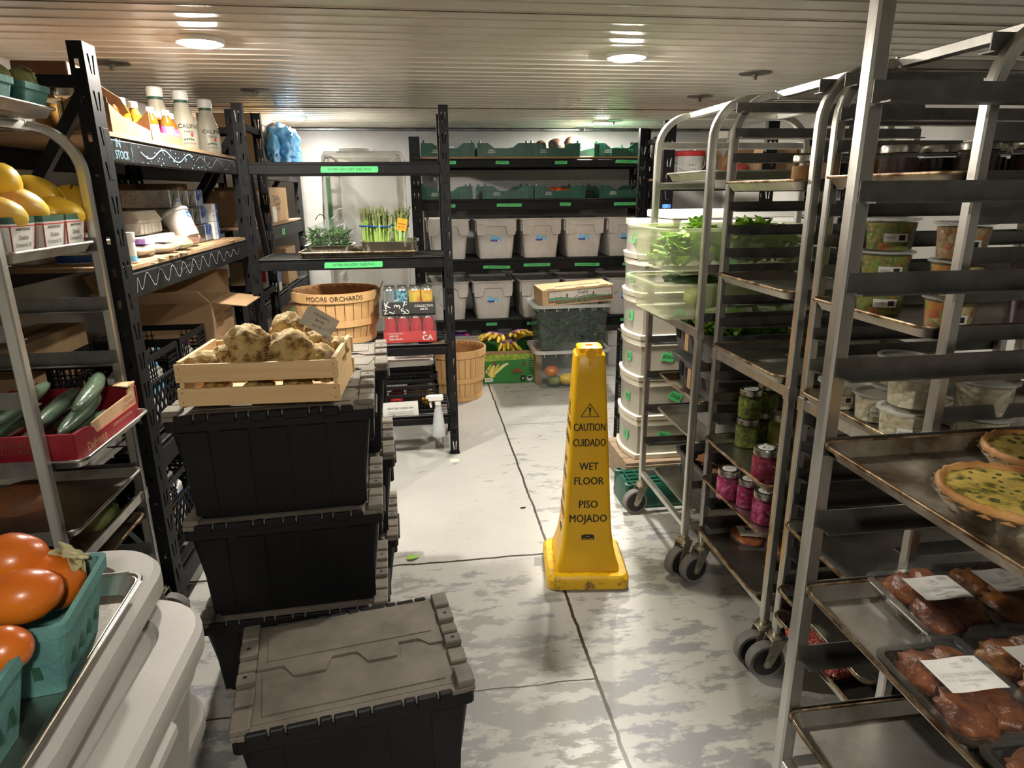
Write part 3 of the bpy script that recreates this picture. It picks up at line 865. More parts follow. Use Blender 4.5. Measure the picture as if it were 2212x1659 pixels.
# ---------------------------------------------------------------- left: fruit rack
K['melon'] = mat('yellow_fruit_skin', (.86, .58, .03), .38, 0, (.80, .44, .05), 5, .4, .75, bump=.05, bs=80)
K['mango'] = mat('blushing_fruit_skin', (.72, .50, .05), .38, 0, (.68, .26, .09), 6, .45, .7, bump=.05, bs=80)
K['pulp'] = mat('green_pulp_carton', (.105, .27, .25), .85, 0, (.08, .21, .20), 14, bump=.5, bs=110)
K['squash'] = mat('green_squash_skin', (.08, .13, .03), .5, 0, (.40, .38, .14), 9, .45, .7)
K['cuke'] = mat('cucumber_skin', (.018, .055, .014), .28, 0, (.04, .095, .025), 12, bump=.35, bs=45, coat=.6)
K['wrap'] = clear('cucumber_wrap', alpha=.20, rough=.12, col=(.32, .40, .34), bump=1., bs=38)
K['persimmon'] = mat('orange_tomato_skin', (.62, .105, .008), .3, 0, (.58, .17, .012), 4, coat=.3)
K['calyx'] = mat('dry_calyx', (.42, .40, .20), .8, 0, (.26, .22, .10), 18)
K['carton_red'] = mat('dark_red_print', (.28, .012, .022), .45, 0, (.23, .01, .018), 8)
K['kraft'] = mat('kraft_board', (.55, .36, .20), .75, 0, (.49, .31, .165), 8)
def bin_lid(t, name, W, D, z, th=.05, rc=.11):
    m = M(); a, b = W / 2, D / 2
    m.sm = True
    m.tub([(a - .004, b - .004, rc, z - th), (a, b, rc, z - th + .006), (a, b, rc, z - .012), (a - .008, b - .008, rc - .006, z - .001), (a - .055, b - .055, rc - .03, z), (a - .06, b - .06, rc - .035, z - .008), (a - .10, b - .10, .05, z - .008), (a - .105, b - .105, .05, z - .001), (a - .14, b - .14, .03, z - .001)], 8)
    return m.obj(name, 'grey_bin2', t, smooth=35)
def lidded_bin(label, c, rz, W, D, H, z0):
    t = thing('lidded_bin', label, 'plastic bin', (c[0], c[1], z0), rz)
    m = M(); a, b = W / 2 - .02, D / 2 - .02; k = .78
    m.sm = True
    m.tub([(a * k, b * k, .05, 0), (a * .96, b * .96, .085, H - .10), (a, b, .09, H - .09), (a, b, .09, H - .04)], 7)
    m.obj('bin_body', 'grey_bin2', t, smooth=35)
    for sg in (-1, 1):
        m = M(); m.box((sg * (a + .006), 0, H - .07), (.03, .16, .03), .008); m.obj('handle', 'grey_bin2', t)
    bin_lid(t, 'lid', W, D, H)
    return t
lidded_bin('lowest grey lidded bin beside the black totes, its lid corner in light', (-.735, 1.00), 0, .46, .64, .395, 0)
lidded_bin('grey lidded bin on the lowest grey bin, under the loose lid', (-.605, .755), 0, .45, .62, .385, .398)
t = thing('bin_lid', 'loose grey bin lid lying under the tray of orange fruit', 'bin lid', (-.655, .83, .786), R(3))
bin_lid(t, 'lid_panel', .42, .56, .07, .05, .10)
tray('silver sheet pan with two green cartons of orange fruit', (-.655, .72, .8585), .44, .50, R(3), old=False)
def pulp_basket(t, lx, ly, h, slots=True, k=.8):
    m = M(); a, b = lx / 2, ly / 2
    m.tub([(a * k, b * k, .008, 0), (a, b, .012, h - .018), (a + .005, b + .005, .013, h - .016), (a + .006, b + .006, .013, h), (a - .001, b - .001, .012, h), (a * k - .004, b * k - .004, .008, .006)], 3)
    if slots:
        m.mi = 1
        for sg in (-1, 1):
            for i in range(4):
                f = (-.6 + .4 * i)
                for axis in (0, 1):
                    L = (a, b)[axis]; W_ = (b, a)[axis]
                    z = h * .42; kk = k + (1 - k) * z / h
                    p = [0, 0, z]; p[axis] = sg * (L * kk + .0008); p[1 - axis] = f * W_ * kk
                    d = [.0025, .0025, h * .3]; d[1 - axis] = .009
                    m.box(p, d)
    m.obj('carton', ('pulp', 'dkgreen'), t)
def fruit(label, c, r, sc, mt, rot, cat, name, grp=None, calyx=None, stem=False):
    t = thing(name, label, cat, c, 0, grp)
    Rm = Matrix.Rotation(rot[2], 4, 'Z') @ Matrix.Rotation(rot[1], 4, 'Y') @ Matrix.Rotation(rot[0], 4, 'X')
    m = M(); m.blob((0, 0, 0), r, sc, .04, 1.2, 3, rnd.random() * 9, rot=Rm)
    m.obj('skin', mt, t)
    if calyx:
        m = M()
        for k in range(7):
            an = k * 2 * PI / 7
            base = Rm @ Vector((0, 0, r * sc[2] * .98)); d = Rm @ Vector((math.cos(an), math.sin(an), .35 * (1 if k % 2 else -.2)))
            m.leaf(base, d, r * .62, r * .26, .2, up=Rm @ Vector((0, 0, 1)))
        m.blob(Rm @ Vector((0, 0, r * sc[2] * 1.0)), r * .17, (1, 1, .6), .2, 3, 2)
        m.obj('calyx', calyx, t, solid=.002)
    if stem:
        m = M(); b_ = Rm @ Vector((0, 0, r * sc[2] * .96)); e_ = Rm @ Vector((.006, 0, r * sc[2] * 1.0 + .014))
        m.tube([b_, (b_ + e_) / 2, e_], .003, 6); m.obj('stalk', 'brown', t)
    return t
def pulp(label, c, rz, lx, ly, h, slots=True):
    t = thing('pulp_carton', label, 'fruit carton', c, rz)
    pulp_basket(t, lx, ly, h, slots)
    return t
TZ = .8612
pulp('green pulp carton with two bright orange fruits and a leafy calyx', (-.535, .80, TZ), R(8), .165, .165, .105)
pulp('green pulp carton nearest the camera, holding a small orange fruit', (-.535, .615, TZ), R(4), .15, .16, .105)
for (u, v, z, r, sc, rot, lb, cx) in ((25, 1212, 1.0, .042, (1, .86, .84), (0, .2, .3), 'large red-orange fruit at the back of the upper green carton', None),
                                     (45, 1290, .985, .040, (1.12, .82, .82), (0, 0, .35), 'long smooth orange fruit in front of the leafy one', None),
                                     (110, 1252, .965, .043, (1, 1, .85), (-.35, .75, 0), 'orange fruit showing its pale leafy calyx', 'calyx'),
                                     (5, 1405, .965, .030, (1, .9, .9), (0, .1, .3), 'small orange fruit in the carton nearest the camera', None),
                                     (-20, 1330, .955, .04, (1, .9, .9), (0, .5, .3), 'orange fruit tucked under the long smooth one', 'calyx')):
    p = PZ(u, v, z)
    fruit(lb, p, r, sc, 'persimmon', rot, 'orange fruit', 'persimmon', None, cx)
# trays on the left rack
tray('silver sheet pan on top of the left rack, under green pulp cartons', (-1.225, 1.87, 1.6565), .50, .50, 0, old=False)
tray('silver sheet pan carrying the yellow fruit in white orchard cartons', (-1.185, 1.895, 1.2985), .50, .43, 0, old=False)
tray('silver sheet pan under the red cucumber carton', (-1.12, 1.895, .7785), .50, .43, 0, old=False)
tray('dark empty sheet pan just below the cucumber carton', (-1.17, 1.895, .5835), .50, .43, 0, m1='pan', m2='pan')
tray('brown-edged sheet pan low on the left rack above the grey bins', (-1.185, 1.895, .4235), .50, .43, 0)
p = PX(68, 205, -1.06)
pulp('sea green pulp carton of squash at the tray corner', (-1.045, 2.03, 1.6600), 0, .12, .13, .075, False)
pulp('sea green pulp carton of squash second from the tray corner', (-1.045, 1.86, 1.6600), 0, .12, .13, .075, False)
for (x, y, z, lb, cx) in ((-1.03, 2.06, 1.745, 'green squash with a brown stalk end beside the black post', 'calyx'), (-1.055, 1.99, 1.748, 'striped green squash in the corner pulp carton', None),
                          (-1.04, 1.88, 1.748, 'pale striped squash in the second pulp carton', None)):
    fruit(lb, (x, y, z), .036, (1, 1.15, .9), 'squash', (0, .6, .5), 'squash', 'squash', None, cx)
def orchard_carton(label, c, art=True):
    t = thing('orchard_carton', label, 'fruit carton', c, 0)
    a0, a1, h = .044, .058, .105
    m = M(); s_ = lambda z: a0 + (a1 - a0) * z / h
    q = lambda z, d=0: (s_(z) + d, s_(z) + d, .006, z)
    m.tub([q(0), q(h - .024)], 2, cap1=False, mi=0)
    m.tub([q(h - .0242, .0005), q(h - .0215, .0005)], 2, True, False, mi=1)
    m.tub([q(h - .0215), q(h - .017)], 2, False, False, mi=0)
    m.tub([q(h - .017, .0003), q(h - .002, -.001), (a1 - .004, a1 - .004, .006, h - .002), (a0 - .002, a0 - .002, .006, .004)], 2, False, True, mi=2)
    for sx in (-1, 1):
        for sy in (-1, 1):
            m.sweep([(sx * (a0 + .0005), sy * (a0 + .0005), 0), (sx * (s_(h - .024) + .0005), sy * (s_(h - .024) + .0005), h - .024)], [(-.0011, -.0011), (.0011, -.0011), (.0011, .0011), (-.0011, .0011)], mi=5)
    sl = (a1 - a0) / h
    def T(n, r, z): return fr(Vector(n) * (s_(z) + .0008) + Vector((0, 0, z)), r, Vector((0, 0, 1)) + Vector(n) * sl)
    for n, r in (((1, 0, 0), (0, 1, 0)),):
        m.text('HANDPICKED FRUIT', .009, T(n, r, .074), 4, .02, sx=.75)
        m.text('Delish', .016, T(n, r, .054), 4, .0); m.text('Orchards Di.', .015, T(n, r, .037), 4, .0, sx=.85)
        m.text('FRESH FRUIT', .006, T(n, r, .02), 4)
    for n, r in (((0, -1, 0), (1, 0, 0)),):
        m.mi = 3
        for i in range(5):
            for j in range(5 - i):
                TT = T(n, r, .014 + .009 * i) @ Matrix.Translation((-.012 + .009 * j + .0045 * i, 0, 0))
                m.prism([(.0055 * math.cos(k * PI / 4), .0055 * math.sin(k * PI / 4)) for k in range(8)], .0006 + .0002 * ((i + j) % 2), TT)
    m.obj('carton', ('white_card', 'red', 'dkgreen', 'dkgreen', 'ink', 'carton_red'), t)
    return t
for y, lb in ((2.058, 'white orchard carton at the far corner of the yellow fruit tray'), (1.918, 'white orchard carton in the middle of the yellow fruit tray'), (1.775, 'white orchard carton at the near end, under the reddish yellow fruit'), ):
    orchard_carton(lb, (-1.005 - (.012 if y > 2 else 0), y, 1.3012))
for (u, v, x, r, sc, rot, mt, lb, st) in ((155, 440, -1.04, .060, (1, 1.05, .9), (.5, .35, 0), 'melon', 'round yellow fruit with a stalk dimple, against the rack post', True),
                                         (76, 424, -1.08, .058, (1.3, 1.0, .95), (.2, .35, .6), 'melon', 'largest yellow fruit at the top of the pile', False),
                                         (38, 445, -1.02, .056, (1.3, .95, .85), (.1, .4, .9), 'mango', 'yellow fruit with a reddish blush on its side', False),
                                         (130, 458, -1.01, .050, (1.25, 1, .8), (0, .3, .8), 'melon', 'yellow fruit lying low between two cartons', False),
                                         (-8, 395, -1.05, .056, (1, 1, .95), (0, 0, 0), 'melon', 'yellow fruit cut by the picture edge, highest on the tray', False),
                                         (0, 462, -.985, .048, (1.2, .9, .85), (0, .3, .9), 'mango', 'pinkish yellow fruit at the picture edge above the carton', False),
                                         (92, 462, -1.03, .036, (1, 1, .9), (0, 0, 0), 'melon', 'small yellow fruit peeping out behind the middle carton', False)):
    fruit(lb, PX(u, v, x), r, sc, mt, rot, 'yellow fruit', 'yellow_fruit', None, None, st)
# cucumbers in their carton
def cucumber_carton():
    t = thing('cucumber_carton', 'dark red and kraft carton of seedless cucumbers on its sheet pan', 'produce carton', (-.905, 1.715, .7812), 0)
    D, W, h = .36, .40, .10     # along x (inwards), along y
    m = M()
    m.box((-D / 2, W / 2, .003), (D, W, .006), mi=0)
    m.box((-D / 2, .003, .0425), (D, .006, .085), mi=0); m.box((-D / 2, W - .003, .05), (D, .006, .10), mi=0)
    m.box((-D + .003, W / 2, .05), (.006, W, .10), mi=0)
    Tx = fr((.0, 0, 0), (0, 1, 0), (0, 0, 1))
    m.prism([(0, 0), (W, 0), (W, .046), (.12, .046), (.108, .066), (.085, .078), (.05, .082), (0, .084)], .005, Tx @ Matrix.Translation((0, 0, -.005)), 0)
    m.prism([(.10, .044), (W, .044), (W, .115), (W - .03, .115), (W - .035, .1), (W - .05, .1), (W - .055, .086), (.2, .082), (.11, .078)], .004, Tx @ Matrix.Translation((0, 0, -.0075)), 1)
    m.prism([(W - .06, -.001), (W, -.001), (W, -.05), (W - .04, -.05)], .004, fr((0, 0, .113), (0, 1, 0), (1, 0, 0)), 1)
    m.box((-.02, -.0012, .048), (.04, .003, .07), mi=0); m.box((.0012, .02, .048), (.003, .04, .07), mi=0)
    m.box((-.32, -.0012, .05), (.06, .003, .03), mi=3)
    E = .0004
    TX = lambda y, z: fr((E, y, z), (0, 1, 0), (0, 0, 1))
    m.text('DelFresco', .034, TX(.115, .025), 2, .01, sx=.8)
    m.text('pure', .012, TX(.16, .01), 2)
    m.text('GREENHOUSE GROWN', .014, TX(.28, .032), 2, sx=.9)
    m.text('SEEDLESS', .017, TX(.335, .076), 0, .01, sx=.9); m.text('CUCUMBERS', .017, TX(.335, .059), 0, .01, sx=.85)
    TY = lambda x, z: fr((x, -E - .003, z), (1, 0, 0), (0, 0, 1))
    m.text('SEEDLESS', .020, TY(-.13, .062), 4, .01); m.text('CUCUMBERS', .020, TY(-.13, .044), 4, .01); m.text('DELFRESCOPURE.COM', .011, TY(-.13, .014), 4)
    m.obj('carton', ('carton_red', 'kraft', 'kraft', 'dark', 'brown'), t)
cucumber_carton()
def cucumber(a, b, lb, bend=.012, r=.021):
    a, b = Vector(a), Vector(b); c = (a + b) / 2; d = (b - a); L = d.length; d.normalize(); sd = d.cross(Vector((0, 0, 1))).normalized()
    t = thing('cucumber', lb, 'cucumber', c)
    n = 14; P = []
    for i in range(n + 1):
        f = i / n; P.append(d * (f - .5) * L + sd * bend * 4 * f * (1 - f) + Vector((0, 0, bend * .5 * 4 * f * (1 - f))))
    prof = lambda f: r * max(.12, min(1, math.sin(PI * min(max(f, .0), 1)) ** .38 * (1.0 if f < .85 else 1 - (f - .85) * .9)))
    m = M(); m.tube(P, r, 12, r1=prof); m.obj('cucumber_skin', 'cuke', t, smooth=70)
    m = M(); m.tube(P, r, 12, r1=lambda f: prof(f) + .0016 + .0006 * math.sin(f * 90)); m.obj('shrink_wrap', 'wrap', t, smooth=60)
for a, b, lb, bd in (((-.932, 1.79, .905), (-1.0, 2.10, .925), 'curved shrink-wrapped cucumber on top of the pile, tip over the red edge', .02),
                     ((-1.02, 1.75, .872), (-1.06, 2.09, .885), 'straight wrapped cucumber beside the curved top one', .004),
                     ((-.965, 1.765, .852), (-1.0, 2.085, .865), 'wrapped cucumber along the kraft side of the carton', .006),
                     ((-1.10, 1.74, .895), (-1.13, 2.08, .91), 'wrapped cucumber crossing behind the rack post', -.008),
                     ((-1.17, 1.745, .875), (-1.20, 2.08, .88), 'wrapped cucumber towards the wall side of the carton', .006),
                     ((-.955, 1.75, .815), (-.97, 2.08, .815), 'cucumber at the bottom by the carton corner', .004),
                     ((-1.06, 1.75, .83), (-1.08, 2.08, .83), 'cucumber in the lower layer under the straight one', .004),
                     ((-1.16, 1.75, .828), (-1.17, 2.08, .83), 'cucumber in the lower layer near the wall', .004),
                     ((-1.235, 1.75, .86), (-1.25, 2.08, .87), 'cucumber furthest in, half hidden at the picture edge', .004)):
    cucumber(a, b, lb, bd)
m = M(); m.blob((0, 0, 0), .085, (1, 1, .72), .05, 2, 3, 2); tag(m.obj('winter_squash', mat('dim_orange_squash', (.30, .10, .03), .6, 0, (.16, .06, .025), 8), loc=PY(55, 1085, 1.93)), 'dim orange winter squash on the lower pan of the left rack', 'squash')
m = M(); m.blob((0, 0, 0), .06, (1, 1, .8), .05, 2, 3, 4); tag(m.obj('winter_squash', 'squash', loc=(-1.03, 2.0, .50)), 'small dark squash on the brown-edged lower pan', 'squash')

# ---------------------------------------------------------------- left shelving: top shelf
K['kombu'] = mat('amber_drink', (.20, .06, .005), .12, 0, (.14, .04, .004), 20, coat=.8)
K['kombu_o'] = mat('orange_drink', (.34, .12, .008), .12, 0, (.26, .085, .006), 20, coat=.8)
K['cream'] = mat('cream_bottle', (.40, .37, .29), .4, 0, (.36, .33, .26), 10)
K['carrier'] = mat('carrier_board', (.26, .145, .066), .8, 0, (.18, .10, .046), 8)
SZ1 = 1.6425
def drink(label, x, y, mt, lab):
    t = thing('drink_bottle', label, 'bottle', (x, y, SZ1 + .004))
    r = .024
    m = M(); m.lathe([(.0005, 0), (r, .002), (r, .075), (r * .92, .085), (.012, .105), (.0115, .113), (.0005, .113)], 20, cap0=False, cap1=False); m.obj('bottle_body', mt, t, smooth=50)
    m = M(); m.lathe([(.0145, .107), (.0145, .127), (.013, .128), (.0005, .128)], 18, cap0=True, cap1=False); m.obj('cap', 'white', t, smooth=40)
    m = M(); m.lathe([(r + .0006, .02), (r + .0006, .066)], 20, cap0=False, cap1=False, mi=0)
    m.text('TONIC', .014, fr((0, 0, .045), (0, 1, 0), (0, 0, 1)), 1, .02, wrap=r + .0012); m.obj('label', (lab, 'white'), t, smooth=60)
    return t
for k, (u, lab, mt, lb) in enumerate(((248, 'orange', 'kombu', 'amber bottle with white cap first from the black post'), (272, 'orange', 'kombu_o', 'orange drink bottle second from the black post'), (297, 'orange', 'kombu_o', 'orange drink bottle leaning by the carton handle'))):
    p = PX(u, 290, -1.0); drink(lb, -1.0, p.y, mt, lab)
for k, (u, dx, lb) in enumerate(((331, 0, 'pink-labelled drink bottle just past the carton handle'), (349, .025, 'pink-labelled drink bottle in front of its neighbours'), (361, -.03, 'pink-labelled drink bottle half hidden at the back'), (372, 0, 'pink-labelled drink bottle next to the cream bottles'))):
    p = PX(u, 290, -1.0); drink(lb, -1.0 + dx, p.y, 'kombu', 'pink')
def carrier(label, y0, y1, flap):
    t = thing('bottle_carrier', label, 'cardboard carrier', (-.94, y0, SZ1 + .0005))
    W = y1 - y0; D = .13
    m = M()
    m.box((-D / 2, W / 2, .0015), (D, W, .003))
    Tx = fr((0, 0, 0), (0, 1, 0), (0, 0, 1))
    m.prism([(0, 0), (W, 0), (W, .03), (W * .3, .055), (0, .085)] if flap else [(0, 0), (W, 0), (W, .03), (0, .034)], .003, Tx)
    m.prism([(0, 0), (W, 0), (W, .05), (0, .10)], .003, Tx @ Matrix.Translation((0, 0, -D)))
    m.prism([(0, 0), (D, 0), (D, .10), (D * .5, .125 if flap else .04), (0, .085 if flap else .034)], .003, fr((-D, .003, 0), (1, 0, 0), (0, 0, 1)))
    m.prism([(0, 0), (D, 0), (D, .03), (0, .04)], .003, fr((-D, W, 0), (1, 0, 0), (0, 0, 1)))
    if flap:
        m.mi = 0
        m.prism([(0, 0), (W * .95, .0), (W * .95, .035), (W * .5, .06), (.02, .045)], .003, fr((-D * .55, .005, .125), (0, 1, -.28), (.55, 0, .5)))
        m.prism([(0, 0), (.09, .0), (.07, .06), (.01, .06)], .003, fr((-D * .9, .02, .11), (0, 1, .1), (-.3, 0, 1)))
    m.obj('carrier', 'carrier', t)
carrier('open cardboard carrier with raised handle flaps around the amber bottles', PX(235, 290, -.95).y, PX(320, 300, -.95).y, True)
carrier('low cardboard carrier around the pink-labelled bottles', PX(322, 300, -.95).y, PX(388, 315, -.95).y, False)
def milk_bottle(label, x, y):
    t = thing('nut_milk_bottle', label, 'bottle', (x, y, SZ1 + .0005))
    m = M(); m.lathe([(.0005, 0), (.050, .001), (.054, .006), (.056, .03), (.056, .09), (.050, .135), (.034, .19), (.028, .215), (.028, .225), (.0005, .225)], 28, cap0=False, cap1=False); m.obj('bottle_body', 'cream', t, smooth=50)
    m = M(); m.lathe([(.031, .222), (.033, .227), (.033, .258), (.029, .262), (.0005, .262)], 24, cap0=True, cap1=False); m.obj('cap', 'white', t, smooth=40)
    m = M(); m.lathe([(.0295, .207), (.0285, .222)], 24, cap0=False, cap1=False, mi=0)
    an = math.atan2(-y, -x) + .35
    r_ = Vector((-math.sin(an), math.cos(an), 0))
    W_ = lambda z: fr((0, 0, z), r_, (0, 0, 1))
    m.text('CALIFIA', .026, W_(.108), 1, .03, wrap=.0575); m.text('FARMS', .015, W_(.085), 1, .03, wrap=.0575)
    m.text('ALMONDMILK', .009, W_(.035), 1, .03, wrap=.0575)
    for k in range(5):
        a = an + .25 - k * .16
        m.box((0, 0, 0), (.001, .007, .007), T=Matrix.Translation((.0568 * math.cos(a), .0568 * math.sin(a), .055 - .002 * abs(k - 2))) @ Matrix.Rotation(a, 4, 'Z'), mi=0)
    m.prism([(.006 * math.cos(k * PI / 5), .009 * math.sin(k * PI / 5)) for k in range(10)], .0008, fr((.0570 * math.cos(an + .2), .0570 * math.sin(an + .2), .072), (-math.sin(an + .2), math.cos(an + .2), 0), (0, 0, 1)), 2)
    m.obj('label', ('dkgreen', 'ink', 'red'), t)
    return t
milk_bottle('cream almond milk bottle closest to the inner black post', -1.03, PX(448, 280, -1.03).y)
milk_bottle('cream almond milk bottle in the middle of the three', -1.05, PX(398, 280, -1.05).y)
milk_bottle('cream almond milk bottle behind the pink-labelled bottles', -1.12, PX(345, 280, -1.12).y)
def jar(label, c, r, h, body, lid='lid_metal', glass='glass', top=None, name='glass_jar', cat='jar', n=24, grp=None, fill=.86, lab='paper', text=None):
    t = thing(name, label, cat, c, rnd.random() * 6, grp)
    hb = h * .80
    m = M(); m.lathe([(.0005, .003), (r * .93, .003), (r * .955, .008), (r * .955, hb * fill), (.0005, hb * fill + .001)], n, cap0=False, cap1=False); m.obj('contents', body, t, smooth=50)
    m = M(); m.lathe([(.0005, 0), (r * .94, 0), (r, .006), (r, hb * .9), (r * .9, hb), (r * .86, hb + .004)], n, cap0=False, cap1=False); m.obj('glass', glass, t, smooth=50)
    m = M(); m.lathe([(r * .9, hb), (r * .94, hb + .002), (r * .94, h - .004), (r * .9, h), (r * .78, h), (r * .77, h - .001), (.0005, h - .001)], n, cap0=True, cap1=False); m.obj('lid', lid, t, smooth=35)
    if lab:
        m = M(); m.prism([(r * .6 * math.cos(k * PI / 10), r * .6 * math.sin(k * PI / 10)) for k in range(20)], .0006, Matrix.Translation((0, 0, h - .0009)), 0)
        for i, tx in enumerate((text or 'PICKLES', 'NOV')): m.text(tx, r * .22, Matrix.Translation((0, r * (.12 - .3 * i), h)), 1, .01)
        m.obj('lid_label', (lab, 'ink'), t)
    return t
K['honey'] = mat('golden_preserve', (.50, .25, .02), .25, 0, (.22, .10, .01), 16)
jar('tall glass jar of golden preserve beside the black corner post', (-1.06, 2.40, SZ1), .05, .135, 'honey', lab=None)
jar('glass jar of golden preserve behind the first tall one', (-1.17, 2.46, SZ1), .05, .135, 'honey', lab=None)
m = M(); m.box((0, 0, .035), (.16, .14, .07), .003)
m.mi = 0
tag(m.obj('carton', 'brown', loc=(-1.13, 2.44, SZ1 + .137)), 'brown carton stacked on the golden preserve jars', 'cardboard box')
# ---------------------------------------------------------------- left shelving: middle shelf
SZ2 = 1.2345
m = M(); m.box((0, 0, 0), (.50, 1.40, .004))
for i in range(28): m.box((.25 + rnd.uniform(-.004, .006), -.69 + .05 * i, .001), (.02 * rnd.random() + .004, .045, .003), T=Matrix.Rotation(rnd.uniform(-.1, .1), 4, 'Z'))
tag(m.obj('cardboard_liner', 'card', loc=(-1.195, 3.02, SZ2)), 'flattened brown cardboard lining the shelf under the groceries', 'cardboard sheet')
SZ2 += .0032
def carton(name, label, c, d, rz, mt, cat='box', texts=(), parent=None, edge=True, group=None):
    """Closed carton; c centre of the base; texts: (string, face, dx, dz, size, mat index)."""
    t = thing(name, label, cat, c, rz, group)
    m = M(); m.box((0, 0, d[2] / 2), d, .003)
    m.obj('box', mt, t)
    if edge:
        m = M(); m.box((0, 0, d[2] + .0006), (.006, d[1] - .008, .0012)); m.box((0, -d[1] / 2 - .0004, d[2] - .03), (.045, .0008, .06)); m.box((0, 0, d[2] + .0004), (.045, d[1], .0008))
        m.obj('tape_strip', 'card_in' if mt in ('card', 'kraft') else 'clear', t)
    if texts:
        m = M()
        for tx, fc, dx, dz, sz, mi in texts:
            n, r = {'f': ((0, -1, 0), (1, 0, 0)), 'r': ((1, 0, 0), (0, 1, 0)), 'l': ((-1, 0, 0), (0, -1, 0))}[fc]
            q = Vector(n) * ((d[1] if fc == 'f' else d[0]) / 2 + .0009) + Vector(r) * dx + Vector((0, 0, dz))
            if tx.startswith('#'):
                w_, h_ = [float(x) for x in tx[1:].split('x')]
                m.mi = mi; m.prism([(-w_ / 2, -h_ / 2), (w_ / 2, -h_ / 2), (w_ / 2, h_ / 2), (-w_ / 2, h_ / 2)], .0004, fr(q - Vector(n) * .0004, r, (0, 0, 1)))
            else: m.text(tx, sz, fr(q, r, (0, 0, 1)), mi, .01)
        m.obj('print', ('ink', 'white', 'blue', 'red', 'dkgreen', 'brown'), t)
    return t
# grey egg carton
t = thing('egg_carton', 'grey pulp egg carton with a green label', 'egg carton', (-1.10, 2.80, SZ2 + .07), R(4))
m = M()
m.tub([(.05, .13, .012, 0), (.06, .145, .014, .045)], 2)
for i in range(6):
    for sg in (-1, 1): m.box((sg * .056, -.115 + .046 * i, .024), (.014, .03, .042), .004)
m.obj('tray', mat('grey_pulp', (.40, .36, .30), .9, 0, (.33, .29, .24), 12, bump=.4, bs=120), t)
m = M(); m.tub([(.064, .15, .012, .046), (.064, .15, .012, .052), (.05, .135, .02, .085), (.046, .13, .02, .088)], 3); m.obj('lid', bpy.data.materials['grey_pulp'], t)
m = M(); m.box((.005, 0, .0885), (.075, .17, .001), mi=0); m.box((.04, 0, .083), (.02, .16, .001), T=None, mi=1); m.text('FREE RANGE', .022, fr((.0, 0, .0895), (0, 1, 0), (-1, 0, 0)), 2, .01); m.obj('label', ('dkgreen', 'brown', 'white'), t)
carton('white_box', 'low white box under the grey egg carton', (-1.09, 2.79, SZ2), (.17, .36, .065), R(3), 'white_card', edge=False)
K['feta'] = mat('feta_tub_plastic', (.46, .45, .43), .45, 0, (.42, .41, .39), 8)
def feta(label, c, tilt, yaw):
    t = thing('feta_tub', label, 'cheese tub', c)
    t.rotation_euler = (tilt, 0, yaw); t.scale = (.98, .98, .98)
    m = M(); m.lathe([(.0005, 0), (.048, 0), (.05, .004), (.058, .118), (.0005, .119)], 28, cap0=False, cap1=False); m.obj('tub_body', 'feta', t, smooth=40)
    m = M(); m.lathe([(.060, .110), (.062, .112), (.062, .122), (.058, .126), (.0005, .126)], 28, cap0=True, cap1=False); m.obj('lid', 'feta', t, smooth=40)
    m = M(); an = -PI / 2 + .5
    for i in range(9):
        a = an - .5 + i * .125; rr = .0565
        m.box((0, 0, 0), (.0006, .0076, .026), T=Matrix.Translation((rr * math.cos(a), rr * math.sin(a), .088)) @ Matrix.Rotation(a, 4, 'Z'), mi=0)
    W_ = lambda z: fr((0, 0, z), (-math.sin(an), math.cos(an), 0), (0, 0, 1))
    m.text('FETA', .024, W_(.082), 1, .02, wrap=.0575); m.text('MACEDONIAN', .009, W_(.106), 3, .02, wrap=.0585)
    m.mi = 2
    for dx, z in ((.01, .035), (.022, .04), (.03, .033), (-.005, .038)):
        a = an + dx / .053; m.box((0, 0, 0), (.0006, .012, .012), T=Matrix.Translation((.0525 * math.cos(a), .0525 * math.sin(a), z)) @ Matrix.Rotation(a, 4, 'Z'))
    m.obj('label', ('blue', 'white', 'red', 'ink'), t)
feta('white feta tub with a blue label tipped against the foil bricks', PX(408, 520, -.985) + Vector((0, 0, .010)), R(-27), R(72))
feta('white feta tub lying on top of the other feta tub', PX(386, 488, -1.05) + Vector((0, 0, .012)), R(-30), R(66))
K['foil'] = mat('foil_wrap', (.62, .61, .57), .22, 1., (.38, .37, .35), 7, bump=.9, bs=22)
K['foil_blue'] = mat('blue_patterned_foil', (.05, .11, .34), .3, .4, (.42, .45, .52), 28, .48, .54, bump=.6, bs=26)
k = 0
for row in range(3):
    for col in range(4):
        y = 3.12 + .112 * col; z = SZ2 + .080 * row
        t = thing('foil_brick', '%s foil-wrapped brick %s of the foil stack' % (('first', 'second', 'third', 'blue patterned')[col], ('at the bottom', 'in the middle row', 'in the top row')[row]), 'foil packet', (-1.12 - .012 * row, y, z), 0, 'foil-wrapped bricks on the middle shelf')
        m = M(); m.box((0, 0, .0395), (.20, .109, .078), .004); m.obj('wrapped_body', 'foil_blue' if col == 3 else 'foil', t)
        m = M(); m.prism([(-.05, 0), (.05, 0), (0, .052)], .0015, fr((.1005, 0, .006), (0, 1, 0), (0, 0, 1))); m.obj('folded_flap', 'foil_blue' if col == 3 else 'foil', t)
for i in range(2):
    carton('long_box', ('lower of two white boxes with blue ends beside the foil bricks', 'upper of two white boxes with blue ends beside the foil bricks')[i], (-1.125, 3.555, SZ2 + .087 * i), (.22, .055, .086), 0, 'white_card', texts=(('#.055x.084', 'r', 0, .043, 0, 1), ('OAT', 'r', 0, .05, .02, 0), ('DRINK', 'r', 0, .028, .012, 0)), edge=False)
    carton('long_box', ('lower dark blue box at the end of the foil stack', 'upper dark blue box at the end of the foil stack')[i], (-1.125, 3.605, SZ2 + .087 * i), (.22, .04, .086), 0, 'blue', texts=(('MILK', 'r', 0, .05, .012, 1),), edge=False)
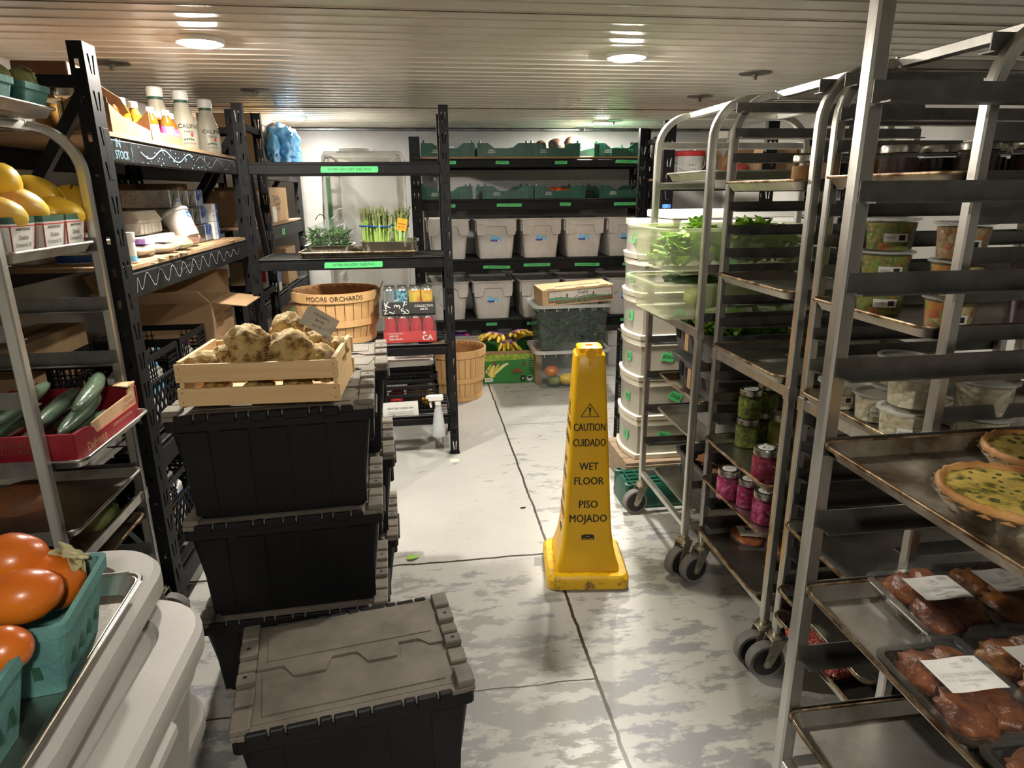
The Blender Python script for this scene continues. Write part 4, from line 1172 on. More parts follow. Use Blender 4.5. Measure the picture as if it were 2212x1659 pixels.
def pouch(label, c, rz, L, W, H, mt, lab, texts=(), seed=1, cat='food pouch', film='film'):
    t = thing('food_pouch', label, cat, c, rz)
    m = M(); m.blob((0, 0, H * .5), 1, (L / 2 * .9, W / 2 * .85, H * .5), .22, 2.2, 3, seed); m.obj('food', mt, t)
    m = M(); m.blob((0, 0, H * .5), 1, (L / 2, W / 2, H * .54), .10, 2.6, 3, seed + 2)
    m.box((-L / 2, 0, H * .35), (.03, W * .7, .003)); m.box((L / 2, 0, H * .35), (.03, W * .7, .003)); m.obj('bag', film, t)
    if lab:
        m = M(); m.box((0, 0, H * 1.03), (L * .5, W * .5, .0015), T=Matrix.Rotation(.06, 4, 'Y'), mi=0)
        for tx, sz, dy in texts: m.text(tx, sz, Matrix.Translation((0, dy, H * 1.03 + .012)), 1, .02)
        m.obj('label', (lab, 'ink'), t)
    return t
K['sprouts'] = chunks('sprout_mix', [(.55, .50, .12), (.30, .28, .05), (.70, .68, .42), (.42, .40, .10)], 130)
K['tofu'] = mat('beige_tofu', (.40, .29, .18), .5, 0, (.32, .22, .13), 12)
K['sausage'] = mat('pink_sausage', (.62, .22, .13), .35, 0, (.70, .36, .26), 9)
pouch('beige pouch with a purple and white label beside the white bottle', (-1.02, 2.60, SZ2), R(95), .17, .12, .042, 'tofu', 'purple', (('TOFU', .02, 0),), 3)
pouch('second beige pouch with a purple label, against the sprouts', (-.985, 2.74, SZ2), R(80), .15, .11, .04, 'tofu', 'white', (('TOFU', .02, 0),), 4)
pouch('bag of sprouts with a yellow label at the back', (-1.09, 2.84, SZ2), R(92), .24, .12, .065, 'sprouts', 'lime', (('SPROUTS', .02, 0),), 5)
pouch('small clear bag of green sprouts in front', (-.98, 2.90, SZ2), R(100), .14, .12, .045, 'sprouts', None, (), 6)
pouch('clear vacuum bag of pink sausages', (-1.02, 3.06, SZ2), R(85), .24, .15, .06, 'sausage', 'white', (('SAUSAGE', .015, 0),), 7)
t = thing('lotion_bottle', 'white bottle with a blue band beside the black corner post', 'bottle', (-.965, 2.365, SZ2))
m = M(); m.lathe([(.0005, 0), (.026, 0), (.027, .004), (.027, .075), (.0005, .076)], 20, cap0=False, cap1=False); m.obj('bottle_body', 'white', t, smooth=40)
m = M(); m.lathe([(.0285, .07), (.0295, .073), (.0295, .098), (.0005, .099)], 20, cap0=True, cap1=False); m.obj('cap', 'white', t, smooth=40)
m = M(); m.lathe([(.0274, .004), (.0274, .022)], 20, cap0=False, cap1=False); m.obj('band', 'ltblue', t)
t = thing('cheese_bucket', 'white round burrata tub with a blue band, seen through the end frame', 'cheese tub', (-1.135, 2.40, SZ2))
m = M(); m.lathe([(.0005, 0), (.062, 0), (.068, .085), (.0005, .086)], 28, cap0=False, cap1=False); m.obj('tub_body', 'white', t, smooth=40)
m = M(); m.lathe([(.070, .08), (.071, .083), (.071, .094), (.0005, .096)], 28, cap1=False); m.obj('lid', 'white', t, smooth=40)
m = M(); m.lathe([(.0625, .004), (.0645, .028)], 28, cap0=False, cap1=False, mi=0); m.text('burrata', .030, fr((0, 0, .052), (1, 0, 0), (0, 0, 1)), 1, .02, wrap=.0672)
for i in range(9):
    a = -PI / 2 + (i - 4) * .09
    m.box((0, 0, 0), (.0008, .0065, .014), T=Matrix.Translation((.0675 * math.cos(a), .0675 * math.sin(a), .075)) @ Matrix.Rotation(a, 4, 'Z'), mi=2)
m.obj('label', ('blue', 'ink', 'red'), t)
t = thing('cheese_bucket', 'second white tub with a blue band, just left of the black corner post', 'cheese tub', (-1.02, 2.37, SZ2))
m = M(); m.lathe([(.0005, 0), (.036, 0), (.040, .075), (.0005, .076)], 24, cap0=False, cap1=False); m.obj('tub_body', 'white', t, smooth=40)
m = M(); m.lathe([(.0365, .004), (.038, .026)], 24, cap0=False, cap1=False); m.obj('band', 'ltblue', t)
carton('white_box', 'plain white box behind the yellow fruit tray, beside the burrata tub', (-1.285, 2.42, SZ2), (.14, .16, .07), R(-6), 'white_card', edge=False)
# cartons at the back of the middle and lower shelves
carton('carton', 'dark brown carton at the back of the middle shelf, a blank note taped on it', (-1.42, 2.75, SZ2), (.20, .60, .24), 0, 'card_in', 'cardboard box', texts=(('#.09x.08', 'r', -.05, .18, 0, 1),))
carton('carton', 'brown carton with torn flaps behind the blue patterned bricks', (-1.38, 3.42, SZ2), (.26, .36, .23), 0, 'card', 'cardboard box')
carton('butter_box', 'brown butter carton by the inner post of the middle shelf', (-1.36, 3.69, SZ2), (.34, .15, .27), 0, 'card_in', 'cardboard box', texts=(('Butter', 'r', 0, .16, .03, 0), ('Beurre', 'r', 0, .13, .03, 0)))
def open_box(label, c, W, D, H, rz, flaps, mt='card', texts=(), name='open_carton'):
    """flaps: (side, angle from horizontal) with side in f b l r; c: centre of the base."""
    t = thing(name, label, 'cardboard box', c, rz)
    m = M(); th = .005
    m.box((0, 0, th / 2), (W, D, th))
    for sg in (-1, 1):
        m.box((0, sg * (D - th) / 2, H / 2), (W, th, H)); m.box((sg * (W - th) / 2, 0, H / 2), (th, D - 2 * th, H))
    m.obj('box', mt, t)
    for s_, an, ln in flaps:
        m = M()
        o, r, n = {'f': ((0, -D / 2, H), (1, 0, 0), (0, -1, 0)), 'b': ((0, D / 2, H), (-1, 0, 0), (0, 1, 0)), 'l': ((-W / 2, 0, H), (0, -1, 0), (-1, 0, 0)), 'r': ((W / 2, 0, H), (0, 1, 0), (1, 0, 0))}[s_]
        wd = (W if s_ in 'fb' else D) / 2 - .003
        up = Vector(n) * math.cos(an) + Vector((0, 0, 1)) * math.sin(an)
        m.prism([(-wd, 0), (wd, 0), (wd - .004, ln), (-wd + .004, ln)], .004, fr(o, r, up))
        m.obj('flap', mt, t)
    if texts:
        m = M()
        for tx, fc, dx, dz, sz in texts:
            n, r = {'f': ((0, -1, 0), (1, 0, 0)), 'r': ((1, 0, 0), (0, 1, 0))}[fc]
            q = Vector(n) * ((D if fc == 'f' else W) / 2 + .0009) + Vector(r) * dx + Vector((0, 0, dz))
            m.text(tx, sz, fr(q, r, (0, 0, 1)), 0, .01)
        m.obj('print', 'brown', t)
    return t
open_box('large open egg carton box with spread flaps on the lower shelf', (-1.235, 3.435, .6285), .47, .34, .335, 0, (('f', R(28), .15), ('r', R(-8), .16), ('l', R(60), .15), ('b', R(75), .12)),
         texts=(('OEUFS', 'r', -.08, .27, .036), ('PRODUIT', 'r', -.08, .235, .022), ('DU CANADA', 'r', -.08, .205, .022), ('PRODUCT', 'r', .09, .25, .024), ('OF CANADA', 'r', .09, .22, .02), ('15 DOZ', 'r', .05, .15, .022)))
# black lattice milk crates with cartons inside
def milk_crate(label, c):
    t = thing('milk_crate', label, 'crate', c)
    W, D, H = .325, .325, .275
    m = M(); e = .008
    for sx in (-1, 1):
        for sy in (-1, 1): m.box((sx * (W / 2 - e), sy * (D / 2 - e), H / 2), (.016, .016, H), .002)
    for z, hh in ((.01, .02), (H - .012, .024), (H * .64, .01)):
        for sg in (-1, 1):
            m.box((0, sg * (D / 2 - .005), z), (W, .01, hh), .002); m.box((sg * (W / 2 - .005), 0, z), (.01, D, hh), .002)
    m.obj('frame', 'black_metal', t)
    for n, r, L in (((1, 0, 0), (0, 1, 0), W), ((0, -1, 0), (1, 0, 0), W), ((-1, 0, 0), (0, -1, 0), W), ((0, 1, 0), (-1, 0, 0), W)):
        m = M(); T = fr(Vector(n) * (L / 2 - .006), r, (0, 0, 1))
        zt = H * .64; n_ = 9
        for i in range(-4, n_):
            for sg in (-1, 1):
                x0 = -W / 2 + .04 * i if sg > 0 else W / 2 - .04 * i
                a = Vector((x0, .01)); b = Vector((x0 + sg * (zt - .01) * .62, zt))
                f0 = 0; f1 = 1
                lo, hi = (-W / 2 + .008, W / 2 - .008)
                for lim in (lo, hi):
                    if (a.x - lim) * (b.x - lim) < 0:
                        f = (lim - a.x) / (b.x - a.x)
                        if (a.x < lo or a.x > hi): f0 = max(f0, f)
                        else: f1 = min(f1, f)
                A, B = a + (b - a) * f0, a + (b - a) * f1
                if A.x < lo - .001 or A.x > hi + .001 or f1 <= f0: continue
                m.sweep([T @ Vector((A.x, A.y, 0)), T @ Vector((B.x, B.y, 0))], [(-.0028, -.003), (.0028, -.003), (.0028, .003), (-.0028, .003)], up=n)
        for k in range(3):
            z = H * .70 + k * .018
            for sg in (-1, 1): m.sweep([T @ Vector((sg * .055, z, 0)), T @ Vector((sg * W / 2 * .97, z, 0))], [(-.002, -.003), (.002, -.003), (.002, .003), (-.002, .003)], up=n)
        for xx in range(-7, 8): 
            if abs(xx) > 2: m.sweep([T @ Vector((xx * .021, H * .66, 0)), T @ Vector((xx * .021, H * .95, 0))], [(-.0015, -.002), (.0015, -.002), (.0015, .002), (-.0015, .002)], up=n)
        m.obj('lattice_side', 'black_metal', t)
    m = M(); m.box((0, 0, .006), (W - .02, D - .02, .006)); m.obj('floor_panel', 'black_metal', t)
    return t
def milk_carton(label, c, acc):
    t = thing('milk_carton', label, 'milk carton', c, rnd.uniform(-.1, .1))
    m = M(); m.box((0, 0, .085), (.068, .068, .17), .002)
    m.prism([(-.034, 0), (.034, 0), (.004, .035), (.004, .05), (-.004, .05), (-.004, .035)], .068, fr((0, .034, .17), (1, 0, 0), (0, 0, 1)), 0); m.obj('carton', 'white_card', t)
    m = M(); m.box((.0345, 0, .12), (.001, .066, .05)); m.box((0, -.0345, .12), (.066, .001, .05)); m.obj('print', acc, t)
    m = M(); m.lathe([(.013, .0), (.013, .014), (.0005, .015)], 14, (.02, 0, .193), cap1=False); m.obj('cap', acc, t, smooth=40)
    return t
MC = milk_crate('black lattice milk crate next to the corner post, topmost row', (-1.135, 2.535, .6265))
dup(MC, 'black lattice milk crate in front of the open egg carton', (-1.135, 2.885, .6265))
dup(MC, 'black lattice milk crate on the lowest shelf beside the corner post', (-1.135, 2.535, .1475))
dup(MC, 'black lattice milk crate on the lowest shelf behind the tall tote stack', (-1.135, 2.885, .1475))
for (x, y, z, acc, lb) in ((-1.045, 2.49, .6365, 'ltblue', 'blue and white milk carton in the first upper milk crate'), (-1.045, 2.58, .6365, 'ltblue', 'second blue milk carton in the first upper milk crate'), (-1.13, 2.53, .6365, 'ltblue', 'milk carton at the middle of the first upper milk crate'),
                           (-1.045, 2.85, .6365, 'purple', 'purple and white milk carton in the crate before the egg carton'), (-1.045, 2.94, .6365, 'purple', 'second purple milk carton in the crate before the egg carton'), (-1.14, 2.88, .6365, 'ltblue', 'blue milk carton deeper in the crate before the egg carton'),
                           (-1.045, 2.49, .1575, 'orange', 'orange and white milk carton in the lowest crate by the post'), (-1.045, 2.59, .1575, 'blue', 'blue milk carton in the lowest crate by the post')):
    milk_carton(lb, (x, y, z), acc)
carton('yellow_crate', 'yellow box on the lower shelf seen through the left rack', (-1.30, 2.44, .6265), (.26, .20, .08), R(20), 'melon', edge=False)
carton('carton', 'plain brown carton at the back of the lower shelf near the corner post', (-1.47, 2.62, .6265), (.18, .5, .33), 0, 'card_in', 'cardboard box')

# ---------------------------------------------------------------- celery root crate
def crate_board(m, c, d, bev=.0015): m.box(c, d, bev)
CR = (-.428, 1.858, .9205); CW, CD, CHH = .41, .298, .118
t = thing('wooden_crate', 'pale slatted pine crate heaped with celery roots, on the tote stack', 'wooden crate', CR, R(-2))
for sg, nm in ((-1, ''), (1, '')):
    for z in (.028, .092):
        m = M(); crate_board(m, (0, sg * (CD / 2 - .005), z), (CW, .010, .048))
        for sx in (-1, 1):
            for q in (-.013, .013): m.box((sx * (CW / 2 - .012), sg * (CD / 2 + .0003), z + q), (.003, .001, .003), mi=1)
        m.obj('slat', ('pine', 'brown'), t)
for sg in (-1, 1):
    m = M()
    T = fr((sg * (CW / 2 - .011) - .0055, 0, 0), (0, 1, 0), (0, 0, 1))
    y0, zt = CD / 2 - .0105, .122
    hole = [(-.035, .07), (.035, .07), (.04, .082), (.035, .094), (-.035, .094), (-.04, .082)]
    # end board as four pieces round the hand hole
    m.prism([(-y0, .003), (y0, .003), (y0, .07), (-y0, .07)], .011, T); m.prism([(-y0, .094), (y0, .094), (y0, zt), (-y0, zt)], .011, T)
    m.prism([(-y0, .07), (-.035, .07), (-.04, .082), (-.035, .094), (-y0, .094)], .011, T); m.prism([(y0, .094), (.035, .094), (.04, .082), (.035, .07), (y0, .07)], .011, T)
    m.obj('end_board', 'pine', t)
for i in range(4):
    m = M(); m.box((0, -.1 + .066 * i, .004), (CW - .03, .055, .006)); m.obj('base_slat', 'pine', t)
m_, t_, b_, out_ = _nt('celery_root_skin'); co = _coord(t_)
n1 = _noise(t_, 26, 6, .7, co); n2 = _noise(t_, 9, 4, .6, co)
c1 = _ramp(t_, n1.outputs['Fac'], [(.36, (.74, .56, .30)), (.50, (.62, .43, .19)), (.58, (.30, .15, .05)), (.68, (.10, .045, .018))])
c2 = _ramp(t_, n2.outputs['Fac'], [(.4, (1, 1, 1)), (.68, (.72, .74, .48))])
mx = t_.nodes.new('ShaderNodeMix'); mx.data_type = 'RGBA'; mx.blend_type = 'MULTIPLY'; mx.inputs['Factor'].default_value = 1
t_.links.new(c1, [k for k in mx.inputs if k.name == 'A' and k.type == 'RGBA'][0]); t_.links.new(c2, [k for k in mx.inputs if k.name == 'B' and k.type == 'RGBA'][0])
t_.links.new([k for k in mx.outputs if k.type == 'RGBA'][0], b_.inputs['Base Color']); b_.inputs['Roughness'].default_value = .7
_bump(t_, b_, n1.outputs['Fac'], .9, .012)
K['celeriac'] = m_
def celeriac(label, c, r, sc=(1, 1, .92), seed=0., roots=0, rd=(-1, 0, -.2)):
    t = thing('celery_root', label, 'celery root', c)
    m = M(); m.blob((0, 0, 0), r, sc, .22, 1.9, 4, seed); m.obj('root_ball', 'celeriac', t)
    if roots:
        rr = random.Random(int(seed * 10)); m = M()
        for k in range(roots):
            d = (Vector(rd) + Vector((rr.uniform(-.7, .7), rr.uniform(-.7, .7), rr.uniform(-.6, .6)))).normalized()
            P = [d * r * .85]
            for i in range(5): P.append(P[-1] + (d + Vector((rr.uniform(-.9, .9), rr.uniform(-.9, .9), rr.uniform(-.9, .9)))) * r * .09)
            m.tube(P, .0016, 5, r1=.0006)
        m.obj('rootlets', 'celeriac', t)
    return t
for (u, v, y, r, sd, rt, lb) in ((537, 738, 1.80, .0525, 1.2, 26, 'large celery root with a tuft of rootlets, front of the pile'), (628, 750, 1.79, .0515, 2.6, 12, 'celery root with a sliced brown patch, front centre of the pile'),
                                 (622, 708, 1.90, .046, 3.9, 0, 'topmost celery root at the back of the pile'), (686, 740, 1.89, .040, 5.1, 0, 'greenish smooth celery root beside the sliced one'),
                                 (692, 772, 1.82, .042, 6.3, 10, 'celery root with fine root stubble near the hand hole'), (725, 752, 1.90, .036, 7.7, 0, 'celery root under the clear price tag clip'),
                                 (440, 792, 1.78, .042, 8.4, 0, 'celery root in the front corner by the milk crates'), (537, 785, 1.77, .046, 9.2, 6, 'knobbly celery root under the tufted one'),
                                 (620, 792, 1.77, .038, 10.1, 0, 'celery root low at the front edge, below the sliced one'), (487, 772, 1.82, .038, 11.3, 0, 'small celery root wedged behind the front corner one'),
                                 (465, 780, 1.88, .036, 12.9, 14, 'dark celery root with matted roots at the back corner'), (585, 770, 1.85, .044, 13.7, 0, 'celery root buried between the two large ones'),
                                 (700, 800, 1.78, .036, 14.2, 0, 'celery root seen through the slats near the hand hole'), (560, 830, 1.79, .036, 15.5, 0, 'celery root in the bottom layer seen between the slats'),
                                 (470, 830, 1.79, .034, 16.1, 0, 'bottom celery root by the left slats'), (645, 828, 1.80, .036, 17.4, 0, 'greenish bottom celery root seen between the slats')):
    celeriac(lb, PY(u, v, y), r, (1.05, 1, .9), sd, rt)
# price tag on its clear clip
t = thing('price_tag', 'clear price tag clipped to the celery root crate', 'price tag', (-.262, 1.775, 1.04), 0)
q = PY(690, 695, 1.80) - Vector((-.262, 1.775, 1.04))
m = M(); T = fr(q, (.83, .1, -.56), (.5, .25, .83)); m.prism([(-.045, -.028), (.045, -.028), (.045, .028), (-.045, .028)], .002, T, 0)
for i, tx in enumerate(('CELERIAC', '$4.99', 'per lb')): m.text(tx, .011, T @ Matrix.Translation((0, .014 - .014 * i, .0026)), 1, .01)
m.obj('tag_card', (clear('tag_card_plastic', alpha=.7, col=(.50, .48, .42)), 'ink'), t)
m = M(); m.tube([(0, 0, -.01), (.002, 0, .012), (-.002, .004, .03), q + Vector((.05, 0, -.03)), q + Vector((.035, 0, -.012))], .004, 8)
m.box((0, 0, -.012), (.014, .02, .04), .003); m.box((.006, 0, -.04), (.02, .012, .02), .003); m.obj('clip', 'clear', t)
# ---------------------------------------------------------------- extra grocery shelving: contents
EZ2, EZ3, EZ4 = 1.122 + .0105, .648 + .0105, .235 + .0105
P_ = lambda u, v, y: PY(u, v, y)
tray('brown-edged sheet pan under the asparagus and the bagged herbs', ((P_(640, 545, 3.72).x + P_(915, 545, 3.72).x) / 2, 3.755, EZ2), .62, .38, 0)
def hotpan(label, c, lx, ly, h, holes=False):
    t = thing('steam_pan', label, 'steam table pan', c)
    m = M(); a, b = lx / 2, ly / 2
    m.tub([(a - .028, b - .028, .03, 0), (a - .010, b - .010, .035, h - .004), (a, b, .04, h - .003), (a, b, .04, h), (a - .014, b - .014, .033, h - .002), (a - .032, b - .032, .028, .003)], 6)
    m.obj('pan_body', 'steel', t, smooth=35)
    if holes:
        m = M()
        for i in range(7): m.prism([(.003 * math.cos(k * PI / 4), .003 * math.sin(k * PI / 4)) for k in range(8)], .001, fr((-a * .55 + a * .18 * i, -b + .0195, h * .45), (1, 0, 0), (0, -.25, 1)))
        m.obj('hole_pattern', 'dark', t)
    return t
xa, xb = P_(660, 530, 3.70).x, P_(765, 530, 3.70).x
hotpan('small perforated steel pan under the bagged herbs', ((xa + xb) / 2, 3.74, EZ2 + .003), xb - xa, .26, .055, True)
HBX = (xa + xb) / 2
xa2, xb2 = P_(778, 525, 3.70).x, P_(906, 525, 3.70).x
hotpan('steel pan holding three asparagus bunches', ((xa2 + xb2) / 2, 3.74, EZ2 + .003), xb2 - xa2, .27, .072)
K['asp'] = mat('asparagus_stalk', (.34, .56, .09), .4, 0, (.44, .60, .20), 9, stretch=(8, 8, 1))
K['asp_tip'] = mat('asparagus_tip', (.17, .26, .06), .5, 0, (.24, .18, .13), 40, bump=.5, bs=120)
def spear_mesh():
    m = M(); m.mi = 0
    m.tube([(0, 0, 0), (0, 0, .09), (.001, 0, .15)], .0052, 7, mi=0, r1=.0045)
    m.tube([(.001, 0, .15), (.001, 0, .175), (.002, .001, .20), (.002, .001, .214)], .0048, 7, mi=1, r1=lambda f: .0052 * (1.15 - f) if f > .3 else .0052)
    for k in range(7):
        a = k * 2.4; z = .10 + .016 * k
        m.leaf((.0045 * math.cos(a), .0045 * math.sin(a), z), (math.cos(a) * .25, math.sin(a) * .25, 1), .014, .0035, -.1, mi=1, n=2)
    return m
SP = None
def asparagus(label, x, y, n, lean=0.):
    global SP
    t = thing('asparagus_bunch', label, 'asparagus', (x, y, EZ2 + .0075))
    t.rotation_euler = (0, lean, 0)
    rr = random.Random(int(abs(x * 1000)))
    if SP is None:
        o = spear_mesh().obj('spear', ('asp', 'asp_tip'), t, smooth=60); SP = o.data
        bpy.data.objects.remove(o)
    for k in range(n):
        rad = .034 * math.sqrt((k + .5) / n); an = k * 2.39996
        px, py = rad * math.cos(an), rad * math.sin(an) * .8
        o = bpy.data.objects.new('spear', SP); COL.objects.link(o); o.parent = t
        o.location = (px, py, 0); sc = rr.uniform(.95, 1.2)
        o.scale = (rr.uniform(1.0, 1.4),) * 2 + (sc,)
        o.rotation_euler = (-py * 3.2 + rr.uniform(-.03, .03), px * 3.2 + rr.uniform(-.03, .03), rr.uniform(0, 6))
    m = M()
    ring = [(.0475 * math.cos(2 * PI * k / 24), .0385 * math.sin(2 * PI * k / 24), .142) for k in range(24)]
    m.tube(ring, .0045, 6, closed=True); m.obj('rubber_band', 'blue', t)
xs = [P_(803, 500, 3.73).x, P_(822, 500, 3.70).x, P_(858, 500, 3.73).x]
asparagus('asparagus bunch beside the bagged herbs', P_(796, 500, 3.75).x, 3.775, 30)
asparagus('asparagus bunch in the middle, in front of the other two', P_(824, 500, 3.70).x, 3.69, 30)
asparagus('asparagus bunch with an orange price card clipped to it', P_(860, 500, 3.74).x, 3.755, 30, R(4))
t = thing('price_card', 'orange handwritten price card clipped to the asparagus pan', 'price card', P_(868, 485, 3.60))
m = M(); T = fr((0, 0, 0), (1, 0, -.18), (.18, 0, 1)); T = T
m.prism([(-.026, -.031), (.026, -.031), (.026, .031), (-.026, .031)], .0015, T, 0)
m.text('Asparagus', .0125, T @ Matrix.Translation((0, .004, .0022)), 1, .01, sx=.85); m.text('$ 7.99', .0125, T @ Matrix.Translation((0, -.014, .0022)), 1, .01); m.text('o', .012, T @ Matrix.Translation((0, .02, .0022)), 1)
m.obj('card', ('orange', 'ink'), t)
m = M(); m.box((.012, .004, -.052), (.05, .006, .028), .002, T=Matrix.Rotation(.2, 4, 'Y')); m.tube([(.012, 0, -.05), (.014, -.01, -.085), (.012, -.02, -.115)], .006, 8); m.obj('clip', 'clear', t)
def greens(t, name, n, box, mt, L, seed, wide=.35):
    """A loose heap of leaves: one object nobody would count."""
    rr = random.Random(seed); m = M()
    for k in range(n):
        p = (rr.uniform(-1, 1) * box[0], rr.uniform(-1, 1) * box[1], rr.random() * box[2])
        d = (rr.uniform(-1, 1), rr.uniform(-1, 1), rr.uniform(-.2, .9))
        m.leaf(p, d, L * rr.uniform(.6, 1.2), L * wide * rr.uniform(.7, 1.2), rr.uniform(-.3, .6))
    o = m.obj(name, mt, t, solid=.0012); o['kind'] = 'stuff'
    return o
t = thing('herb_bag', 'clear bag of dark green herbs resting in the perforated pan', 'bag of herbs', (HBX - .01, 3.74, EZ2 + .02))
greens(t, 'herbs', 420, (.10, .085, .10), 'herb', .05, 5, .12)
m = M(); rr = random.Random(3)
n = 26; rings = []
for z, a, b in ((.035, .145, .115), (.08, .155, .122), (.115, .145, .11), (.15, .115, .075), (.172, .08, .03), (.178, .05, .012)):
    rings.append([Vector((a * math.cos(2 * PI * k / n) * (1 + .05 * math.sin(k * 3 + z * 60)) + (z - .1) * .32, b * math.sin(2 * PI * k / n) * (1 + .05 * math.cos(k * 5 + z * 40)), z + .05 * math.cos(2 * PI * k / n) * (z > .1) * .6)) for k in range(n)])
m.sm = True; m.loft(rings, False, True); m.obj('bag', clear('herb_bag_film', col=(.3, .3, .3), alpha=.06, rough=.12, bump=.9, bs=24), t)
m = M(); m.tube([(-.06 + .008 * k, -.01, .165 + .03 * math.sin(k * .42)) for k in range(8)], .0022, 6); m.obj('twist_tie', 'black_metal', t)
# bushel baskets
def bushel(label, c, r0, r1, h, text=None, rz=0.):
    t = thing('bushel_basket', label, 'basket', c, rz)
    n = 30
    m = M()
    for k in range(n):
        a0, a1 = 2 * PI * (k - .46) / n, 2 * PI * (k + .46) / n
        o = .0015 * (k % 2)
        q = lambda r, z, a: Vector((r * math.cos(a), r * math.sin(a), z))
        m.loft([[q(r0 + o, 0, a0), q(r0 + o, 0, a1), q(r0 - .003 + o, 0, a1), q(r0 - .003 + o, 0, a0)], [q((r0 + r1) / 2 + .008 + o, h * .5, a0), q((r0 + r1) / 2 + .008 + o, h * .5, a1), q((r0 + r1) / 2 + .005 + o, h * .5, a1), q((r0 + r1) / 2 + .005 + o, h * .5, a0)], [q(r1 + o, h, a0), q(r1 + o, h, a1), q(r1 - .003 + o, h, a1), q(r1 - .003 + o, h, a0)]])
    m.obj('stave_slats', 'basket', t)
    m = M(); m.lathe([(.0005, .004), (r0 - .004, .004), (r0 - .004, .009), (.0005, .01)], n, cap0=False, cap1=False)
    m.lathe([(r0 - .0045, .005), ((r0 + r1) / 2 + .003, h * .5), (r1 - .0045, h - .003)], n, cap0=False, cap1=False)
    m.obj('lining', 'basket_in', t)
    for z, hh, th in ((h - .025, .05, .0035), (h * .42, .035, .003), (.018, .03, .003)):
        f = z / h; r = (r0 + (r1 - r0) * f) + (.008 * math.sin(PI * f)) + .003
        m = M(); m.lathe([(r, z - hh / 2), (r + th, z - hh / 2), (r + th + .001, z + hh / 2), (r + .001, z + hh / 2)], 40, cap0=False, cap1=False)
        rr2 = r + th
        m.obj('hoop', 'basket', t, smooth=30)
    m = M(); m.lathe([(r1 - .004, h - .045), (r1 - .006, h - .045), (r1 - .006, h), (r1 - .002, h)], 40, cap0=False, cap1=False); m.obj('hoop', 'basket', t, smooth=30)
    for sg in (-1, 1):
        m = M(); R1 = r1 + .008
        m.tube([(sg * (R1 - .004), -.03, h - .035), (sg * R1, -.03, h + .0), (sg * (R1 + .012), -.022, h + .026), (sg * (R1 + .014), 0, h + .032), (sg * (R1 + .012), .022, h + .026), (sg * R1, .03, h), (sg * (R1 - .004), .03, h - .035)], .002, 6)
        m.obj('wire_handle', 'steel', t)
    if text:
        m = M(); r = r1 + .0075
        m.text(text, .036, fr((0, 0, h - .026), (1, 0, 0), (0, 0, 1)), 0, .004, sx=.95, wrap=r); m.obj('lettering', 'ink', t)
    return t
bx = (P_(628, 632, 3.76).x + P_(822, 632, 3.76).x) / 2
bushel('big bushel basket with black hand lettering, standing on the extra shelving', (bx, 3.77, EZ3 + .001), .195, .238, .285, 'MOORE ORCHARDS', R(4))
bushel('bushel basket standing on the floor beside the banana box', (.222, 4.70, 0), .175, .212, .375, None, R(38))
# drink cases
K['can_red'] = mat('red_can', (.70, .04, .05), .3, .4, (.58, .03, .05), 30)
K['can_blue'] = mat('blue_patterned_can', (.02, .10, .30), .3, .4, (.20, .62, .72), 60, .48, .52)
K['can_yel'] = mat('yellow_can', (.90, .62, .06), .3, .3, (.86, .36, .06), 14, .48, .54)
K['can_silver'] = mat('silver_blue_can', (.62, .70, .74), .25, .8, (.45, .58, .66), 20)
def can(label, c, mt, grp, art=None):
    t = thing('drink_can', label, 'can', c, rnd.random() * 6, grp)
    m = M(); m.lathe([(.0005, 0), (.024, 0), (.0325, .007), (.0325, .132)], 20, cap0=False, cap1=False); m.obj('can_body', mt, t, smooth=40)
    m = M(); m.lathe([(.0325, .132), (.027, .142), (.0275, .145), (.025, .145), (.024, .142), (.0005, .142)], 20, cap0=False, cap1=False); m.box((.006, 0, .143), (.02, .012, .0015)); m.obj('can_top', 'steel', t, smooth=40)
    return t
def case(label, c, h_tray, mt, texts):
    t = thing('can_case', label, 'drink case', c)
    W, D = .283, .200
    m = M(); m.box((0, 0, .0015), (W, D, .003)); 
    for sg in (-1, 1): m.box((0, sg * (D / 2), h_tray / 2), (W + .004, .003, h_tray)); m.box((sg * (W / 2), 0, h_tray / 2), (.003, D, h_tray))
    m.obj('tray', mt, t)
    m = M()
    for tx, dx, dz, sz, mi, rot in texts:
        if tx == '*':
            m.mi = mi; m.prism([(sz * (1 if k % 2 == 0 else .42) * math.sin(k * PI / 5), sz * (1 if k % 2 == 0 else .42) * math.cos(k * PI / 5)) for k in range(10)], .0005, fr((dx, -D / 2 - .0022, dz), (1, 0, 0), (0, 0, 1)))
        else: m.text(tx, sz, fr((dx, -D / 2 - .0024, dz), (1, 0, 0), (0, 0, 1)) @ Matrix.Rotation(rot, 4, 'Z'), mi, .035)
    m.obj('print', ('white', 'ink'), t)
    m = M(); hh = .148
    rr = random.Random(4)
    m.box((0, 0, hh / 2 + .001), (W + .010, D + .010, hh), .008); m.obj('shrink_film', 'film', t)
    return t
cx_ = (P_(827, 700, 3.60).x + P_(942, 700, 3.60).x) / 2
SCR = [('K', -.115, .055, .05, 0, .2), ('3', -.06, .05, .05, 0, 1.4), ('F', -.02, .06, .045, 0, -.3), ('L', -.09, .02, .04, 0, 1.2), ('S', -.03, .022, .045, 0, .5), ('Z', -.125, .02, .035, 0, .1), ('E', -.065, .085, .03, 0, 1.8), ('U', -.01, .018, .035, 0, .9)]
case('lower drink case, red cans in a red printed tray', (cx_, 3.70, EZ3 + .001), .060, 'red', [('COLLECTIVE ARTS', -.08, .050, .010, 0, 0), ('JAM UP', -.088, .036, .015, 0, 0), ('THE MASH', -.078, .018, .016, 0, 0), ('CA', .095, .022, .042, 0, 0), ('*', .078, .052, .011, 0, 0)])
